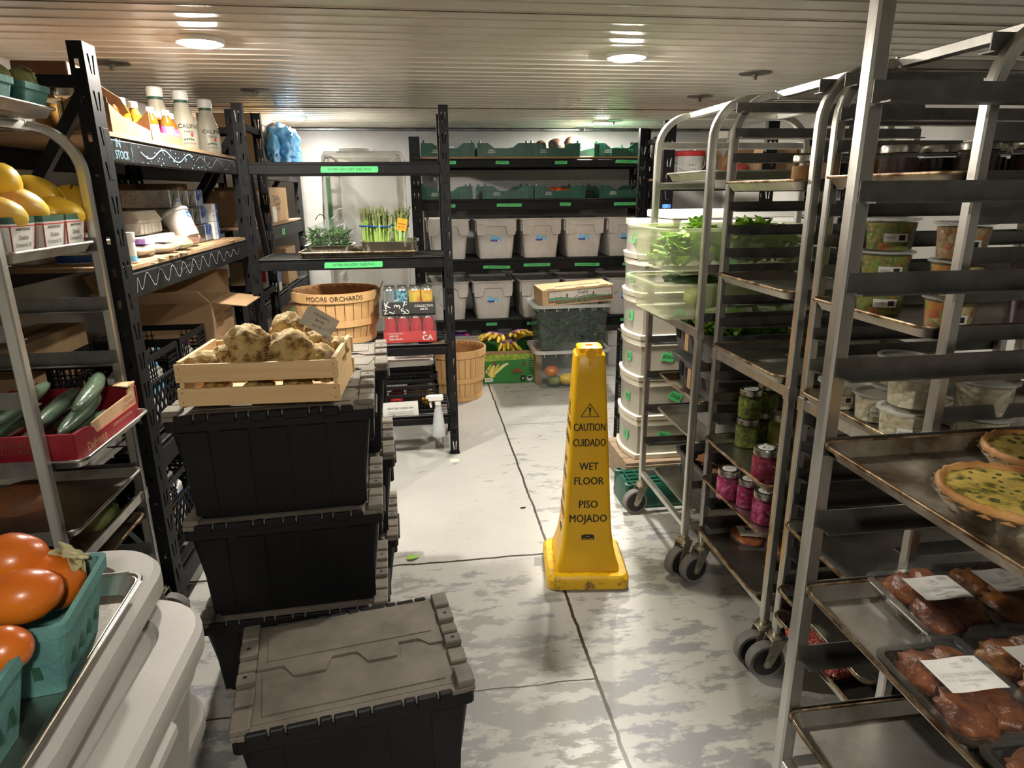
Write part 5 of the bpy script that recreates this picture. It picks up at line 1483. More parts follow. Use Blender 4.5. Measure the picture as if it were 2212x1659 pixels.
case('upper drink case, mixed cans in a black scribbled tray', (cx_, 3.70, EZ3 + .1515), .072, 'beam', SCR + [('COLLECTIVE', .082, .050, .018, 0, 0), ('ARTS', .082, .032, .018, 0, 0)])
for lvl, z, mts in ((0, EZ3 + .0045, ['can_red'] * 4), (1, EZ3 + .155, ['can_silver', 'can_blue', 'can_yel', 'can_yel'])):
    for r_ in range(2):
        for k in range(4):
            if lvl == 0: lb, g = 'red drink can in the lower shrink-wrapped case', 'red cans in the lower drink case'
            else: lb, g = ('%s in the %s of the upper drink case' % (('silver blue can', 'blue patterned can', 'yellow can beside the blue one', 'orange-yellow can at the post end')[k], ('front row', 'second row')[r_])), None
            can(lb, (cx_ - .104 + .069 * k, 3.70 - .062 + .069 * r_, z), mts[k], g)
t = thing('plastic_wrap', 'crumpled clear plastic wrap hanging from the upper drink case', 'plastic wrap', (cx_ + .155, 3.62, EZ3 + .26))
m = M(); rings = []
for i in range(8):
    z = -.17 * i / 7 + .05; wd = .018 + .026 * math.sin(i * .5)
    rings.append([Vector((wd * math.cos(2 * PI * k / 12) * (1 + .3 * math.sin(k * 3 + i)) + .012 * i, wd * .5 * math.sin(2 * PI * k / 12), z)) for k in range(12)])
m.sm = True; m.loft(rings); m.obj('sheet', 'film', t)
# shred bin and friends on the lowest level
def lattice_crate(label, c, W, D, H, slope=0.):
    t = thing('lattice_crate', label, 'crate', c)
    m = M()
    for sx in (-1, 1):
        for sy in (-1, 1): m.box((sx * (W / 2 - .008), sy * (D / 2 - .008), H / 2), (.016, .016, H), .002)
    for z in (.008, H - .012, H * .62):
        for sg in (-1, 1): m.box((0, sg * (D / 2 - .005), z), (W, .01, .02), .002); m.box((sg * (W / 2 - .005), 0, z), (.01, D, .02), .002)
    m.box((0, 0, .005), (W - .02, D - .02, .006))
    m.obj('frame', 'black_metal', t)
    for n, r, L, off in (((0, -1, 0), (1, 0, 0), W, D), ((1, 0, 0), (0, 1, 0), D, W), ((-1, 0, 0), (0, -1, 0), D, W), ((0, 1, 0), (-1, 0, 0), W, D)):
        m = M(); T = fr(Vector(n) * (off / 2 - .005), r, (0, 0, 1))
        k = int(L / .016)
        for i in range(1, k): m.box((-L / 2 + L * i / k, H / 2, 0), (.0026, H - .03, .003), T=T)
        k = int(H / .018)
        for i in range(1, k): m.box((0, H * i / k, 0), (L - .02, .0026, .0036), T=T)
        m.obj('mesh_side', 'black_metal', t)
    return t
sx0 = P_(885, 900, 3.62).x
lattice_crate('black mesh crate with the grocery shred bin notice', (sx0, 3.745, EZ4), .345, .30, .165)
t = thing('notice', 'white grocery shred bin notice taped to the lower mesh crate', 'paper notice', (P_(866, 895, 3.58).x, 3.585, P_(866, 895, 3.58).z))
m = M(); W_, H_ = .20, .145; T = fr((0, 0, 0), (1, 0, .02), (-.02, 0, 1))
m.prism([(-W_ / 2, -H_ / 2), (W_ / 2, -H_ / 2), (W_ / 2, H_ / 2), (-W_ / 2, H_ / 2)], .0008, T, 0)
m.text('GROCERY SHRED BIN', .0165, T @ Matrix.Translation((0, .034, .0012)), 1, .015, sx=.92)
for i, tx in enumerate(('THIS BIN IS FOR GROCERIES THAT ARE', 'DAMAGED OR EXPIRED. NO ONE IS TO', 'TOUCH ITEMS IN THIS BIN EXCEPT THE', 'KITCHEN TEAM.')): m.text(tx, .0085, T @ Matrix.Translation((0, .012 - .0105 * i, .0012)), 1, .0, sx=.95)
m.obj('sheet', ('paper', 'ink'), t)
lattice_crate('upper black mesh crate under the white lid', (sx0 - .005, 3.76, EZ4 + .168), .33, .26, .098)
for (dx, dy, mt, sh, lb) in ((-.07, 0, 'red', (.05, .08, .05), 'red packet in the shred bin crate'), (.05, .03, 'card', (.07, .06, .07), 'brown paper packet in the shred bin crate'), (.12, -.05, 'orange', (.05, .05, .04), 'orange packet at the corner of the shred bin crate')):
    t = thing('food_packet', lb, 'food packet', (sx0 + dx, 3.745 + dy, EZ4 + .0085))
    m = M(); m.blob((0, 0, sh[2]), 1, sh, .2, 2, 2, dx); m.obj('packet', mt, t)
t = thing('tub_lid', 'white plastic lid lying on the upper mesh crate', 'plastic lid', (sx0 - .01, 3.76, EZ4 + .2675))
m = M(); m.tub([(.155, .125, .03, 0), (.16, .13, .035, .004), (.16, .13, .035, .03), (.152, .122, .03, .036), (.13, .10, .02, .034)], 5, c=(0, 0)); m.obj('lid_panel', 'white', t, smooth=35)
m = M(); m.box((.145, .0, -.045), (.012, .12, .09), .004); m.obj('latch', 'frost_white', t)
def spray(c):
    t = thing('spray_bottle', 'translucent white spray bottle hanging on the shelf front by the post', 'spray bottle', c)
    m = M(); m.lathe([(.0005, 0), (.034, .002), (.036, .01), (.034, .06), (.027, .12), (.018, .165), (.013, .185), (.013, .20), (.0005, .20)], 22, cap0=False, cap1=False); m.obj('bottle_body', clear('cloudy_bottle', alpha=.5, rough=.35, col=(.78, .80, .82)), t, smooth=50)
    m = M(); m.lathe([(.0005, .004), (.032, .006), (.033, .01), (.031, .062), (.027, .10), (.0005, .101)], 20, cap0=False, cap1=False); m.obj('liquid', clear('cloudy_liquid', alpha=.45, rough=.2, col=(.6, .68, .72)), t, smooth=50)
    m = M(); m.lathe([(.017, .185), (.018, .205), (.0005, .206)], 16); m.box((-.012, 0, .225), (.085, .026, .034), .006); m.box((-.058, 0, .23), (.014, .018, .018), .003)
    m.tube([(-.03, 0, .215), (-.042, 0, .195), (-.038, 0, .17)], .006, 8); m.obj('trigger_head', 'white', t)
spray((P_(948, 920, 3.49).x, 3.495, P_(948, 942, 3.49).z))

# ---------------------------------------------------------------- back wall: crates and bins
def green_crate_mesh(t, W=.405, D=.50, H=.098, text=True):
    m = M()
    prof = [(-W / 2, 0), (W / 2, 0), (W / 2, H), (W * .29, H), (W * .17, H * .62), (-W * .17, H * .62), (-W * .29, H), (-W / 2, H)]
    for y in (-D / 2, D / 2 - .006): m.prism(prof, .006, fr((0, y + .006, 0), (1, 0, 0), (0, 0, 1)))
    for sg in (-1, 1): m.box((sg * (W / 2 - .003), 0, H * .32), (.006, D - .012, H * .64))
    m.box((0, 0, .004), (W - .012, D - .012, .006))
    for y, sg in ((-D / 2, -1), (D / 2, 1)):
        for x in (-.19, -.165, -.12, -.065, .065, .085, .105, .165, .19):
            hh = H * (.92 if abs(x) > .115 else .52)
            m.box((x * W / .405, y + sg * .004, hh / 2 + .002), (.004, .008, hh))
        for x in (-.1775, .1775):
            for z in (.012, H * .5, H * .9): m.box((x * W / .405, y + sg * .003, z), (.03, .006, .004))
        m.box((0, y + sg * .003, H * .58), (W * .34, .008, .006)); m.box((0, y + sg * .003, .012), (W * .30, .008, .006))
    m.obj('crate_body', 'green_crate', t)
    for sx in (-1, 1):
        for y in (-D / 2 + .012, D / 2 - .012):
            m = M(); m.box((sx * (W / 2 - .02), y, H + .009), (.018, .016, .022), .003, taper=.8); m.obj('stacking_peg', 'green_crate', t)
    if text:
        m = M(); T = fr((-W * .225, -D / 2 - .0008, 0), (1, 0, 0), (0, 0, 1))
        m.text('CASTELO', .017, T @ Matrix.Translation((0, .044, 0)), 0, .03, sx=.85); m.text('GREENHOUSE', .013, T @ Matrix.Translation((0, .030, 0)), 0, .03, sx=.85)
        m.obj('lettering', 'white', t)
SB = [1.706 + .0115, 1.392 + .0105, .928 + .0105, .438 + .0105]
def bx_(u0, u1, v, y): return (P_(u0, v, y).x + P_(u1, v, y).x) / 2
GC = thing('produce_crate', 'green crate of garlic bags at the shelf end, top shelf of the back wall', 'produce crate', (.240, 5.562, SB[0]))
green_crate_mesh(GC)
for lb, x, z, rz in (('green crate above the zucchini tape', .664, SB[0], 0), ('green crate of avocados on the top shelf', 1.073, SB[0], -.02), ('green crate above the spicy peppers tape', 1.578, SB[0], .03),
                     ('green crate nearest the extra shelving on the second shelf', .218, SB[1], 0), ('green crate above the cucumber and corn tape', .694, SB[1], .02), ('green crate of tomatoes on the second shelf', 1.112, SB[1], 0), ('green crate above the broccoli and asparagus tape', 1.645, SB[1], -.03)):
    dup(GC, lb, (x, 5.562, z), rz)
K['avocado'] = mat('avocado_skin', (.045, .022, .014), .5, 0, (.09, .045, .025), 30, bump=.6, bs=120)
K['tomato'] = mat('tomato_skin', (.62, .06, .02), .3, 0, (.70, .14, .03), 6)
K['pepper'] = mat('pepper_green', (.06, .16, .02), .3, 0, (.10, .22, .03), 8)
def veg(label, c, r, sc, mt, cat, name, rot=(0, 0, 0), grp=None):
    Rm = Matrix.Rotation(rot[2], 4, 'Z') @ Matrix.Rotation(rot[1], 4, 'Y')
    m = M(); m.blob((0, 0, 0), r, sc, .05, 1.4, 3, rnd.random() * 5, rot=Rm)
    return tag(m.obj(name, mt, loc=c), label, cat, grp)
for (x, y, z, r, sc, rot, lb) in ((1.11, 5.45, .088, .062, (1.1, 1, .85), (0, .3, 0), 'large brown avocado in the middle of its crate'), (1.215, 5.46, .098, .062, (.72, .72, 1), (0, .5, .4), 'avocado standing on end at the crate corner'), (.99, 5.50, .086, .05, (.9, 1, .9), (0, 0, 0), 'avocado at the crate end towards the zucchini')):
    veg(lb, (x, y, SB[0] + z), r, sc, 'avocado', 'avocado', 'avocado', rot)
for i, (x, y, z) in enumerate(((1.06, 5.42, .055), (1.13, 5.40, .055), (1.19, 5.43, .05), (1.03, 5.50, .05), (1.10, 5.50, .06), (1.00, 5.42, .045))):
    veg('%s tomato in the green tomato crate' % ('front', 'bright front', 'front corner', 'rear', 'dark rear', 'end')[i], (x, y, SB[1] + z), .036, (1, 1, .85), 'tomato', 'tomato', 'tomato', (0, 0, i))
for i, (x, y) in enumerate(((1.50, 5.42), (1.56, 5.46), (1.63, 5.43))):
    veg(('green pepper at the crate end', 'green pepper lying in the crate middle', 'green pepper near the crate corner')[i], (x, y, SB[0] + .045), .034, (1.5, .8, .7), 'pepper', 'pepper', 'green_pepper', (0, 0, i * 1.1))
t = thing('garlic_bag', 'clear bag of garlic in the crate behind the slotted post', 'bag of garlic', (.30, 5.45, SB[0] + .045))
m = M()
for k in range(5): m.blob((rnd.uniform(-.04, .04), rnd.uniform(-.03, .03), rnd.uniform(0, .03)), .022, (1, 1, .85), .1, 2, 2, k)
m.obj('garlic', 'paper', t)
m = M(); m.blob((0, 0, .015), 1, (.085, .06, .05), .12, 2.5, 3, 3); m.obj('bag', 'film', t)
# grey open bins
def open_bin_proto(label, c, sticker=True):
    t = thing('storage_bin', label, 'plastic bin', c)
    W, D, H = .352, .50, .312
    m = M(); a, b = W / 2 - .012, D / 2 - .012; k = .80
    m.sm = True
    m.tub([(a * k, b * .86, .03, 0), (a * .93, b * .945, .035, H * .66), (a * .93 + .001, b * .947, .035, H - .012), (a - .012, b - .012, .03, H - .012), (a * .91 - .006, b * .93 - .004, .03, H * .64), (a * k - .006, b * .85, .028, .006)], 4)
    m.obj('bin_body', 'grey_bin', t, smooth=35)
    m = M(); hw = a * .965; z0, z1 = H * .60, H - .010
    po = [(-hw, z1), (-hw * .97, z0 + .01), (-hw * .93, z0), (-.095, z0), (-.085, z0 + .012), (-.078, z0 + .058), (-.066, z0 + .07), (.066, z0 + .07), (.078, z0 + .058), (.085, z0 + .012), (.095, z0), (hw * .93, z0), (hw * .97, z0 + .01), (hw, z1)]
    for sg in (-1, 1):
        m.prism(po if sg < 0 else [(-x, z) for x, z in po], .024, fr((0, sg * (b * .945 - .004) + (0 if sg < 0 else 0), 0), (1 if sg < 0 else -1, 0, 0), (0, 0, 1)))
        m.box((sg * (a * .962), 0, (z0 + z1) / 2 + .01), (.016, D * .86, z1 - z0 - .03), .004)
    m.obj('shoulder', 'grey_bin', t)
    m = M(); pts = rrect(a + .006, b + .008, .04, H - .004, 5)
    m.sweep(pts, [(-.009, -.007), (.007, -.007), (.009, 0), (.007, .006), (-.007, .007)], closed=True); m.obj('rim', 'grey_bin2', t, smooth=40)
    if sticker:
        m = M(); T = fr((0, -(b * .928) - .0015, H * .53), (1, 0, 0), (0, .045, 1))
        m.prism([(-.052, -.033), (.052, -.033), (.052, .033), (-.052, .033)], .0008, T, 0)
        m.prism([(-.049, -.018), (.049, -.018), (.049, .03), (-.049, .03)], .0010, T, 1); m.prism([(-.049, -.030), (.012, -.030), (.012, -.014), (-.049, -.014)], .0012, T, 2)
        m.prism([(.0, .004), (.044, .004), (.044, .026), (.0, .026)], .0013, T, 4); m.prism([(-.047, .018), (-.02, .018), (-.02, .026), (-.047, .026)], .0014, T, 3); m.prism([(-.047, -.028), (-.036, -.028), (-.036, -.018), (-.047, -.018)], .0014, T, 3)
        for i in range(6): m.prism([(.028 + .003 * i, -.029), (.0295 + .003 * i, -.029), (.0295 + .003 * i, -.02), (.028 + .003 * i, -.02)], .0013, T, 5)
        m.obj('sticker', ('paper', 'ltblue', 'blue', 'red', 'grey_bin2', 'ink'), t)
    return t
B1 = open_bin_proto('grey bin of the upper row without a sticker, behind the slotted post', (.222, 5.565, SB[2]), False)
B2 = open_bin_proto('grey bin above the white onions and leeks tape', (.603, 5.565, SB[2]))
for lb, x, z, rz, pr_ in (('grey bin above the red onions and shallots tape', .965, SB[2], .02, B2), ('grey bin above the celery and cauliflower tape', 1.325, SB[2], -.01, B2), ('grey bin of the upper row half hidden by the lettuce tub', 1.68, SB[2], 0, B2),
                          ('empty grey bin of the lower row behind the slotted post', .205, SB[3], 0, B1), ('empty grey bin above the cabbage tape', .570, SB[3], 0, B2), ('empty grey bin above the beets tape, beside the field greens carton', .951, SB[3], .03, B2),
                          ('empty grey bin behind the field greens carton', 1.325, SB[3], 0, B2), ('empty grey bin of the lower row above the kale tape', 1.70, SB[3], 0, B2),
                          ('grey bin on the floor at the end of the back shelving', 1.70, 0.0005, 0, B2), ('grey bin on the floor behind the clear totes', 1.30, 0.0005, 0, B2), ('grey bin on the floor behind the bushel basket, purple bag inside', .30, .0005, 0, B1)):
    dup(pr_, lb, (x, 5.565, z), rz)
t = thing('produce_bag', 'purple net bag in the floor bin behind the bushel basket', 'bag', (.30, 5.42, .27))
m = M(); m.blob((0, 0, 0), 1, (.10, .07, .06), .3, 2.5, 3, 5); m.obj('net_bag', 'purple', t)
m = M(); m.blob((.05, -.02, .03), .03, (1, 1, .9), .1, 2, 2, 5); m.obj('onion', 'pink', t)
# banana box
t = thing('banana_box', 'green printed banana carton on the floor, stacked with banana bunches', 'banana box', (.655, 5.14, 0), R(-1.5))
W_, D_, H_ = .41, .36, .262
m = M(); th = .006
m.box((0, 0, th / 2), (W_, D_, th))
for sg in (-1, 1): m.box((0, sg * (D_ - th) / 2, H_ / 2), (W_, th, H_)); m.box((sg * (W_ - th) / 2, 0, H_ / 2), (th, D_ - 2 * th, H_))
m.obj('box', mat('green_carton', (.035, .22, .045), .55, 0, (.03, .19, .04), 8), t)
m = M(); m.box((0, -D_ / 2 - .001, H_ - .012), (W_ + .006, .010, .024)); m.box((0, D_ / 2 + .001, H_ - .012), (W_ + .006, .010, .024)); m.box((W_ / 2 + .001, 0, H_ - .012), (.010, D_, .024)); m.box((-W_ / 2 - .001, 0, H_ - .012), (.010, D_, .024)); m.obj('rim_fold', 'card_in', t)
m = M(); F = lambda x, z: fr((x, -D_ / 2 - .0009, z), (1, 0, 0), (0, 0, 1)); UP = lambda x, z: fr((x, -D_ / 2 - .0012, z), (-1, 0, 0), (0, 0, -1))
m.mi = 0; m.prism([(-W_ / 2 + .003, -.028), (W_ / 2 - .003, -.012), (W_ / 2 - .003, .03), (-W_ / 2 + .003, .03)], .0005, F(0, H_ - .055))
m.text('ORGANIC BANANAS - BANANES BIOLOGIQUES', .0165, UP(.005, H_ - .052), 1, .03, sx=.75)
for k, (x0, z0, bend, wd) in enumerate(((-.145, .05, .07, .012), (-.135, .05, .05, .014), (-.125, .05, .03, .013), (-.118, .055, .10, .012))):
    P0 = [(x0 + .01 * k, z0)]
    pts = []
    for i in range(9):
        f = i / 8
        if k < 3: pts.append((x0 - bend * .35 * math.sin(PI * f) + .02 * f * k, z0 + .105 * f))
        else: pts.append((x0 + .11 * f, z0 + .02 + .085 * math.sin(f * 1.45)))
    A = []; B = []
    for i, (x, z) in enumerate(pts):
        d = Vector((pts[min(i + 1, 8)][0] - pts[max(i - 1, 0)][0], pts[min(i + 1, 8)][1] - pts[max(i - 1, 0)][1])).normalized()
        ww = wd * math.sin(PI * (.08 + .84 * i / 8)) * .8 + .002
        A.append((x - d.y * ww, z + d.x * ww)); B.append((x + d.y * ww, z - d.x * ww))
    m.mi = 2 if k % 2 == 0 else 3
    m.prism(A + B[::-1], .0006 + .0003 * k, F(0, 0))
m.mi = 4; m.prism([(-.048, -.004), (.05, -.004), (.05, .004), (.012, .036), (-.008, .036), (-.048, .006)], .0006, F(.06, .085)); m.text('ORGANIC', .018, fr((.06, -D_ / 2 - .0016, .078), (1, 0, 0), (0, 0, 1)), 5, .02)
for x, z in ((-.115, .16), (.115, .155)): m.mi = 4; m.prism([(.012 * math.cos(k * PI / 6), .018 * math.sin(k * PI / 6)) for k in range(12)], .0012, F(x, z))
m.mi = 1; m.prism([(-.032, -.016), (.028, -.016), (.034, .004), (.028, .016), (-.034, .016)], .0006, F(-.165, .03)); m.text('Dole', .022, UP(-.167, .03) @ Matrix.Translation((0, 0, .0004)), 6, .03)
m.mi = 7; m.prism([(-.02, -.024), (.02, -.024), (.02, .024), (-.02, .024)], .0006, F(.105, .035)); m.text('6', .034, UP(.105, .035) @ Matrix.Translation((0, 0, .0004)), 1, .05)
m.mi = 1; m.prism([(.022 * math.cos(k * PI / 8), .022 * math.sin(k * PI / 8)) for k in range(16)], .0006, F(.16, .035)); m.mi = 7; m.prism([(.018 * math.cos(k * PI / 8), .008 + .01 * math.sin(k * PI / 8)) for k in range(16)], .0009, F(.16, .035))
m.text('USDA', .011, UP(.16, .027) @ Matrix.Translation((0, 0, .0008)), 7, .02)
m.mi = 1; m.prism([(-.013, -.013), (.013, -.013), (.013, .013), (-.013, .013)], .0006, F(-.175, .10))
for i in range(4):
    for x in (.05, .155): m.text('BANANA FRUIT CO', .008, UP(x + .01, .185 - .018 * i - (.06 if x < .1 else 0)), 1) if x > .1 else None
m.obj('print', (mat('lime_leaf_print', (.20, .36, .03), .55, 0, (.40, .48, .08), 40, .48, .55), 'white', mat('banana_print', (.75, .62, .05), .5), mat('banana_print_pale', (.85, .78, .35), .5), 'brown', 'dkgreen', 'dkgreen', 'ink'), t)
K['banana'] = mat('spotted_banana', (.72, .50, .04), .45, 0, (.20, .10, .03), 20, .52, .72)
def banana_bunch(label, c, n, rz, tilt=0.):
    t = thing('banana_bunch', label, 'bananas', c)
    t.rotation_euler = (tilt, 0, rz)
    for k in range(n):
        a = (k - (n - 1) / 2) * .24; row = k % 2
        P = []
        for i in range(9):
            f = i / 8
            y = -.015 - .15 * math.sin(f * 1.5) ; z = .055 + .05 * math.cos(f * 2.6) - row * .026
            P.append(Matrix.Rotation(a, 3, 'Z') @ Vector((0, y, z)))
        m = M(); m.tube(P, .016, 7, r1=lambda f: .016 * (max(.25, min(1, math.sin(PI * min(max(f * .92 + .05, 0), 1)) ** .5))))
        m.obj('banana', 'banana', t, smooth=50)
    m = M(); m.blob((0, -.005, .098), .018, (1, 1, .9), .1, 2, 2); m.obj('stalk', 'banana', t)
    m = M(); rg = []
    for i in range(17):
        a = -.62 * (n / 6) + 1.24 * (n / 6) * i / 16; rg.append((.115 * math.sin(a), -.115 * math.cos(a), .085 + .0))
    m.sweep(rg, [(-.0008, -.009), (.0008, -.009), (.0008, .009), (-.0008, .009)]); m.obj('tape_band', 'purple', t)
    return t
banana_bunch('banana bunch with a purple band, over the bushel basket side', (.555, 5.10, H_ - .01), 7, R(-30), R(-38))
banana_bunch('banana bunch showing its fingertips at the box corner', (.755, 5.10, H_ - .01), 7, R(14), R(-55))
banana_bunch('banana bunch low in the middle of the carton', (.655, 5.14, H_ - .07), 6, R(5), R(-20))
carton('carton', 'plain brown carton tucked behind the clear totes', (.868, 5.05, 0), (.05, .35, .27), 0, 'card_in', 'cardboard box', edge=False)
# clear totes with greens
def clear_tote(label, c, W, D, H, rz=0.):
    t = thing('clear_tote', label, 'clear tote', c, rz)
    m = M(); a, b = W / 2 - .02, D / 2 - .02
    m.sm = True
    m.tub([(a * .88, b * .90, .04, 0), (a * .985, b * .985, .045, H - .03), (a * .985, b * .985, .045, H - .028)], 6, cap1=False)
    m.obj('tote_body', clear('milky_tote', alpha=.12, rough=.2, tint=(.90, .94, .93), col=(.45, .47, .47)) if 'milky_tote' not in bpy.data.materials else bpy.data.materials['milky_tote'], t, smooth=35)
    m = M(); pts = rrect(a + .004, b + .004, .05, H - .012, 6)
    m.sweep(pts, [(-.016, -.004), (.012, -.014), (.016, -.012), (.014, .008), (-.012, .010), (-.016, .006)], closed=True)
    m.obj('rim', 'frost_white', t, smooth=40)
    m = M()
    for i in range(6): m.box((-a * .8 + a * .32 * i, -b - .008, H - .034), (.004, .004, .03))
    m.obj('rib', 'frost_white', t)
    return t
TZ1 = .305
t1 = clear_tote('lower clear tote on the floor, squash showing through', (1.105, 4.92, .0005), .60, .44, TZ1)
t2 = clear_tote('upper clear tote packed with leafy kale, under the field greens carton', (1.105, 4.92, TZ1 + .001), .60, .44, .345)
for (x, y, z, r, sc, mt, lb) in ((-.15, -.12, .125, .05, (1.1, 1, .9), 'persimmon', 'orange squash high in the lower clear tote'), (-.13, -.13, .055, .048, (1.1, 1, .85), 'squash', 'green squash at the corner of the lower clear tote'), (-.02, -.13, .06, .052, (1.4, .9, .85), 'melon', 'yellow squash in the lower clear tote'), (.12, -.12, .06, .055, (1.2, 1, .9), 'persimmon', 'orange squash hidden behind the cone, lower clear tote')):
    veg(lb, (1.105 + x, 4.92 + y, z), r, sc, mt, 'squash', 'winter_squash')
o = greens(None, 'kale_leaves', 700, (.225, .15, .24), 'kale', .075, 11, .3); o.location = (1.105, 4.92, TZ1 + .012); tag(o, 'mass of dark kale leaves inside the upper clear tote', 'kale')
# field greens carton
t = thing('greens_carton', 'kraft field greens carton lying across the upper clear tote', 'produce carton', (1.14, 4.90, TZ1 + .3485), R(4))
t.rotation_euler = (0, R(-3.4), R(1))
W_, D_, H_ = .545, .33, .122
m = M(); m.box((0, 0, H_ / 2), (W_, D_, H_), .002); m.obj('box', 'kraft', t)
m = M()
for x in (-.2, .02, .2): m.box((x, -D_ / 2 + .02, H_ + .002), (.06, .03, .006), .001)
m.box((-.2, -D_ / 2 - .0015, .012), (.05, .003, .02)); m.box((.12, -D_ / 2 - .0015, .008), (.06, .003, .014))
m.obj('tab', 'kraft', t)
m = M(); m.prism([(-.18, -.02), (.17, -.005), (.17, .012), (-.18, -.004)], .001, Matrix.Translation((.03, -.04, H_ + .0002))); m.obj('lid_gap', 'dark', t)
m = M(); F = lambda x, z: fr((x, -D_ / 2 - .0009, z), (1, 0, 0), (0, 0, 1))
m.mi = 0; m.prism([(-.225, -.048), (.26, -.048), (.26, .046), (-.225, .046)], .0004, F(0, .06))
m.mi = 1; m.prism([(-.22, -.044), (.255, -.044), (.255, .042), (-.22, .042)], .0006, F(0, .06))
m.mi = 2
hl = [(-.22, -.02)] + [(-.22 + .475 * i / 40, -.008 + .007 * abs(math.sin(i * 1.1)) + .006 * math.sin(i * .3)) for i in range(41)] + [(.255, -.02)]
m.prism(hl, .0008, F(0, .06))
m.mi = 3; m.prism([(-.22, -.044), (.255, -.044), (.255, -.018), (-.22, -.022)], .0009, F(0, .06))
m.mi = 2
for i in range(9):
    x = -.20 + .055 * i; xm = .0 + (x) * .45
    m.prism([(x - .012, -.044), (x + .012, -.044), (xm + .003, -.02), (xm - .003, -.02)], .0011, F(0.01, .06))
m.text('Field', .040, F(.035, .085) @ Matrix.Rotation(.10, 4, 'Z') @ Matrix.Translation((0, 0, .0013)), 1, .09); m.text('Greens', .040, F(.03, .052) @ Matrix.Rotation(.10, 4, 'Z') @ Matrix.Translation((0, 0, .0013)), 1, .09); m.text('Field', .040, F(.035, .085) @ Matrix.Rotation(.10, 4, 'Z') @ Matrix.Translation((0, 0, .0016)), 0, .02); m.text('Greens', .040, F(.03, .052) @ Matrix.Rotation(.10, 4, 'Z') @ Matrix.Translation((0, 0, .0016)), 0, .02)
for x in (-.085, .115): m.mi = 3; m.prism([(-.006, -.018), (.006, -.018), (.007, .006), (0, .016), (-.007, .006)], .0014, F(x, .07))
m.obj('print', ('dkgreen', mat('cream_print', (.62, .56, .50), .6), mat('field_green_print', (.10, .26, .16), .6), 'brown'), t)

# ---------------------------------------------------------------- wall row behind: cartons, blue bag
RZ1, RZ2, RZ3, RZ4 = 1.62 + .0115, 1.262 + .0115, .82 + .0105, .30 + .0105
open_box('tall pale carton on the top shelf with a blue bag spilling out', (-1.14, 4.72, RZ1), .36, .40, .245, 0, (('f', R(70), .06), ('r', R(75), .05)))
t = thing('plastic_bag', 'crumpled blue plastic bag bulging from the tall pale carton', 'plastic bag', (-.89, 4.93, RZ1 + .13))
m = M(); m.blob((0, 0, 0), 1, (.10, .20, .13), .42, 2.2, 4, 6); m.blob((-.03, -.24, -.02), 1, (.04, .10, .09), .45, 2.5, 3, 8); m.obj('bag', mat('blue_film', (.06, .36, .82), .3, 0, (.20, .55, .92), 9, bump=.6, bs=20), t)
carton('carton', 'ochre carton behind the blue bag, at the end of the top shelf', (-1.08, 5.36, RZ1), (.34, .24, .20), 0, mat('ochre_card', (.50, .32, .10), .8), 'cardboard box')
carton('butter_box', 'brown carton printed 454 g with a white sticker', (-1.12, 4.86, RZ2), (.34, .50, .225), R(-2), 'card', 'cardboard box', texts=(('20-454 g', 'r', -.06, .15, .06, 0), ('CREAMERY', 'r', -.05, .115, .03, 0), ('9.08 kg Net', 'r', -.05, .085, .03, 0), ('#.11x.10', 'r', -.15, .05, 0, 1), ('20-454 g', 'f', .05, .15, .05, 0)))
carton('carton', 'brown carton on the second shelf nearer the inner post', (-1.15, 4.32, RZ2), (.32, .40, .20), 0, 'card', 'cardboard box')
carton('butter_box', 'darker brown carton stacked further along the second shelf', (-1.25, 5.30, RZ2), (.30, .26, .17), 0, 'card_in', 'cardboard box')
carton('white_box', 'white and blue box on the third shelf beside the black post', (-1.02, 4.52, RZ3), (.16, .20, .20), 0, 'white_card', texts=(('#.08x.12', 'r', .05, .12, 0, 2), ('TEA', 'r', -.05, .12, .04, 0), ('#.05x.08', 'f', 0, .12, 0, 3)), edge=False)
carton('carton', 'tall brown carton at the end of the third shelf', (-1.10, 5.10, RZ3), (.30, .36, .25), 0, 'card', 'cardboard box', texts=(('FRAGILE', 'r', 0, .1, .04, 5),))
carton('carton', 'brown carton low on the third shelf behind the white box', (-1.15, 4.80, RZ3), (.28, .2, .17), 0, 'card', 'cardboard box')
carton('white_box', 'large white box on the lowest shelf behind the bushel basket', (-1.04, 4.55, RZ4), (.22, .30, .33), 0, 'white_card', edge=False)
carton('carton', 'brown printed carton on the lowest shelf at the far end', (-1.08, 5.02, RZ4), (.28, .40, .34), 0, 'card', 'cardboard box', texts=(('ORGANIC', 'r', 0, .25, .05, 3), ('PRODUCE', 'r', 0, .18, .05, 3), ('CANADA', 'r', 0, .1, .04, 3)))
t = clear_tote('small clear tub hanging over the third shelf edge', (-.98, 5.36, RZ3), .22, .3, .13)

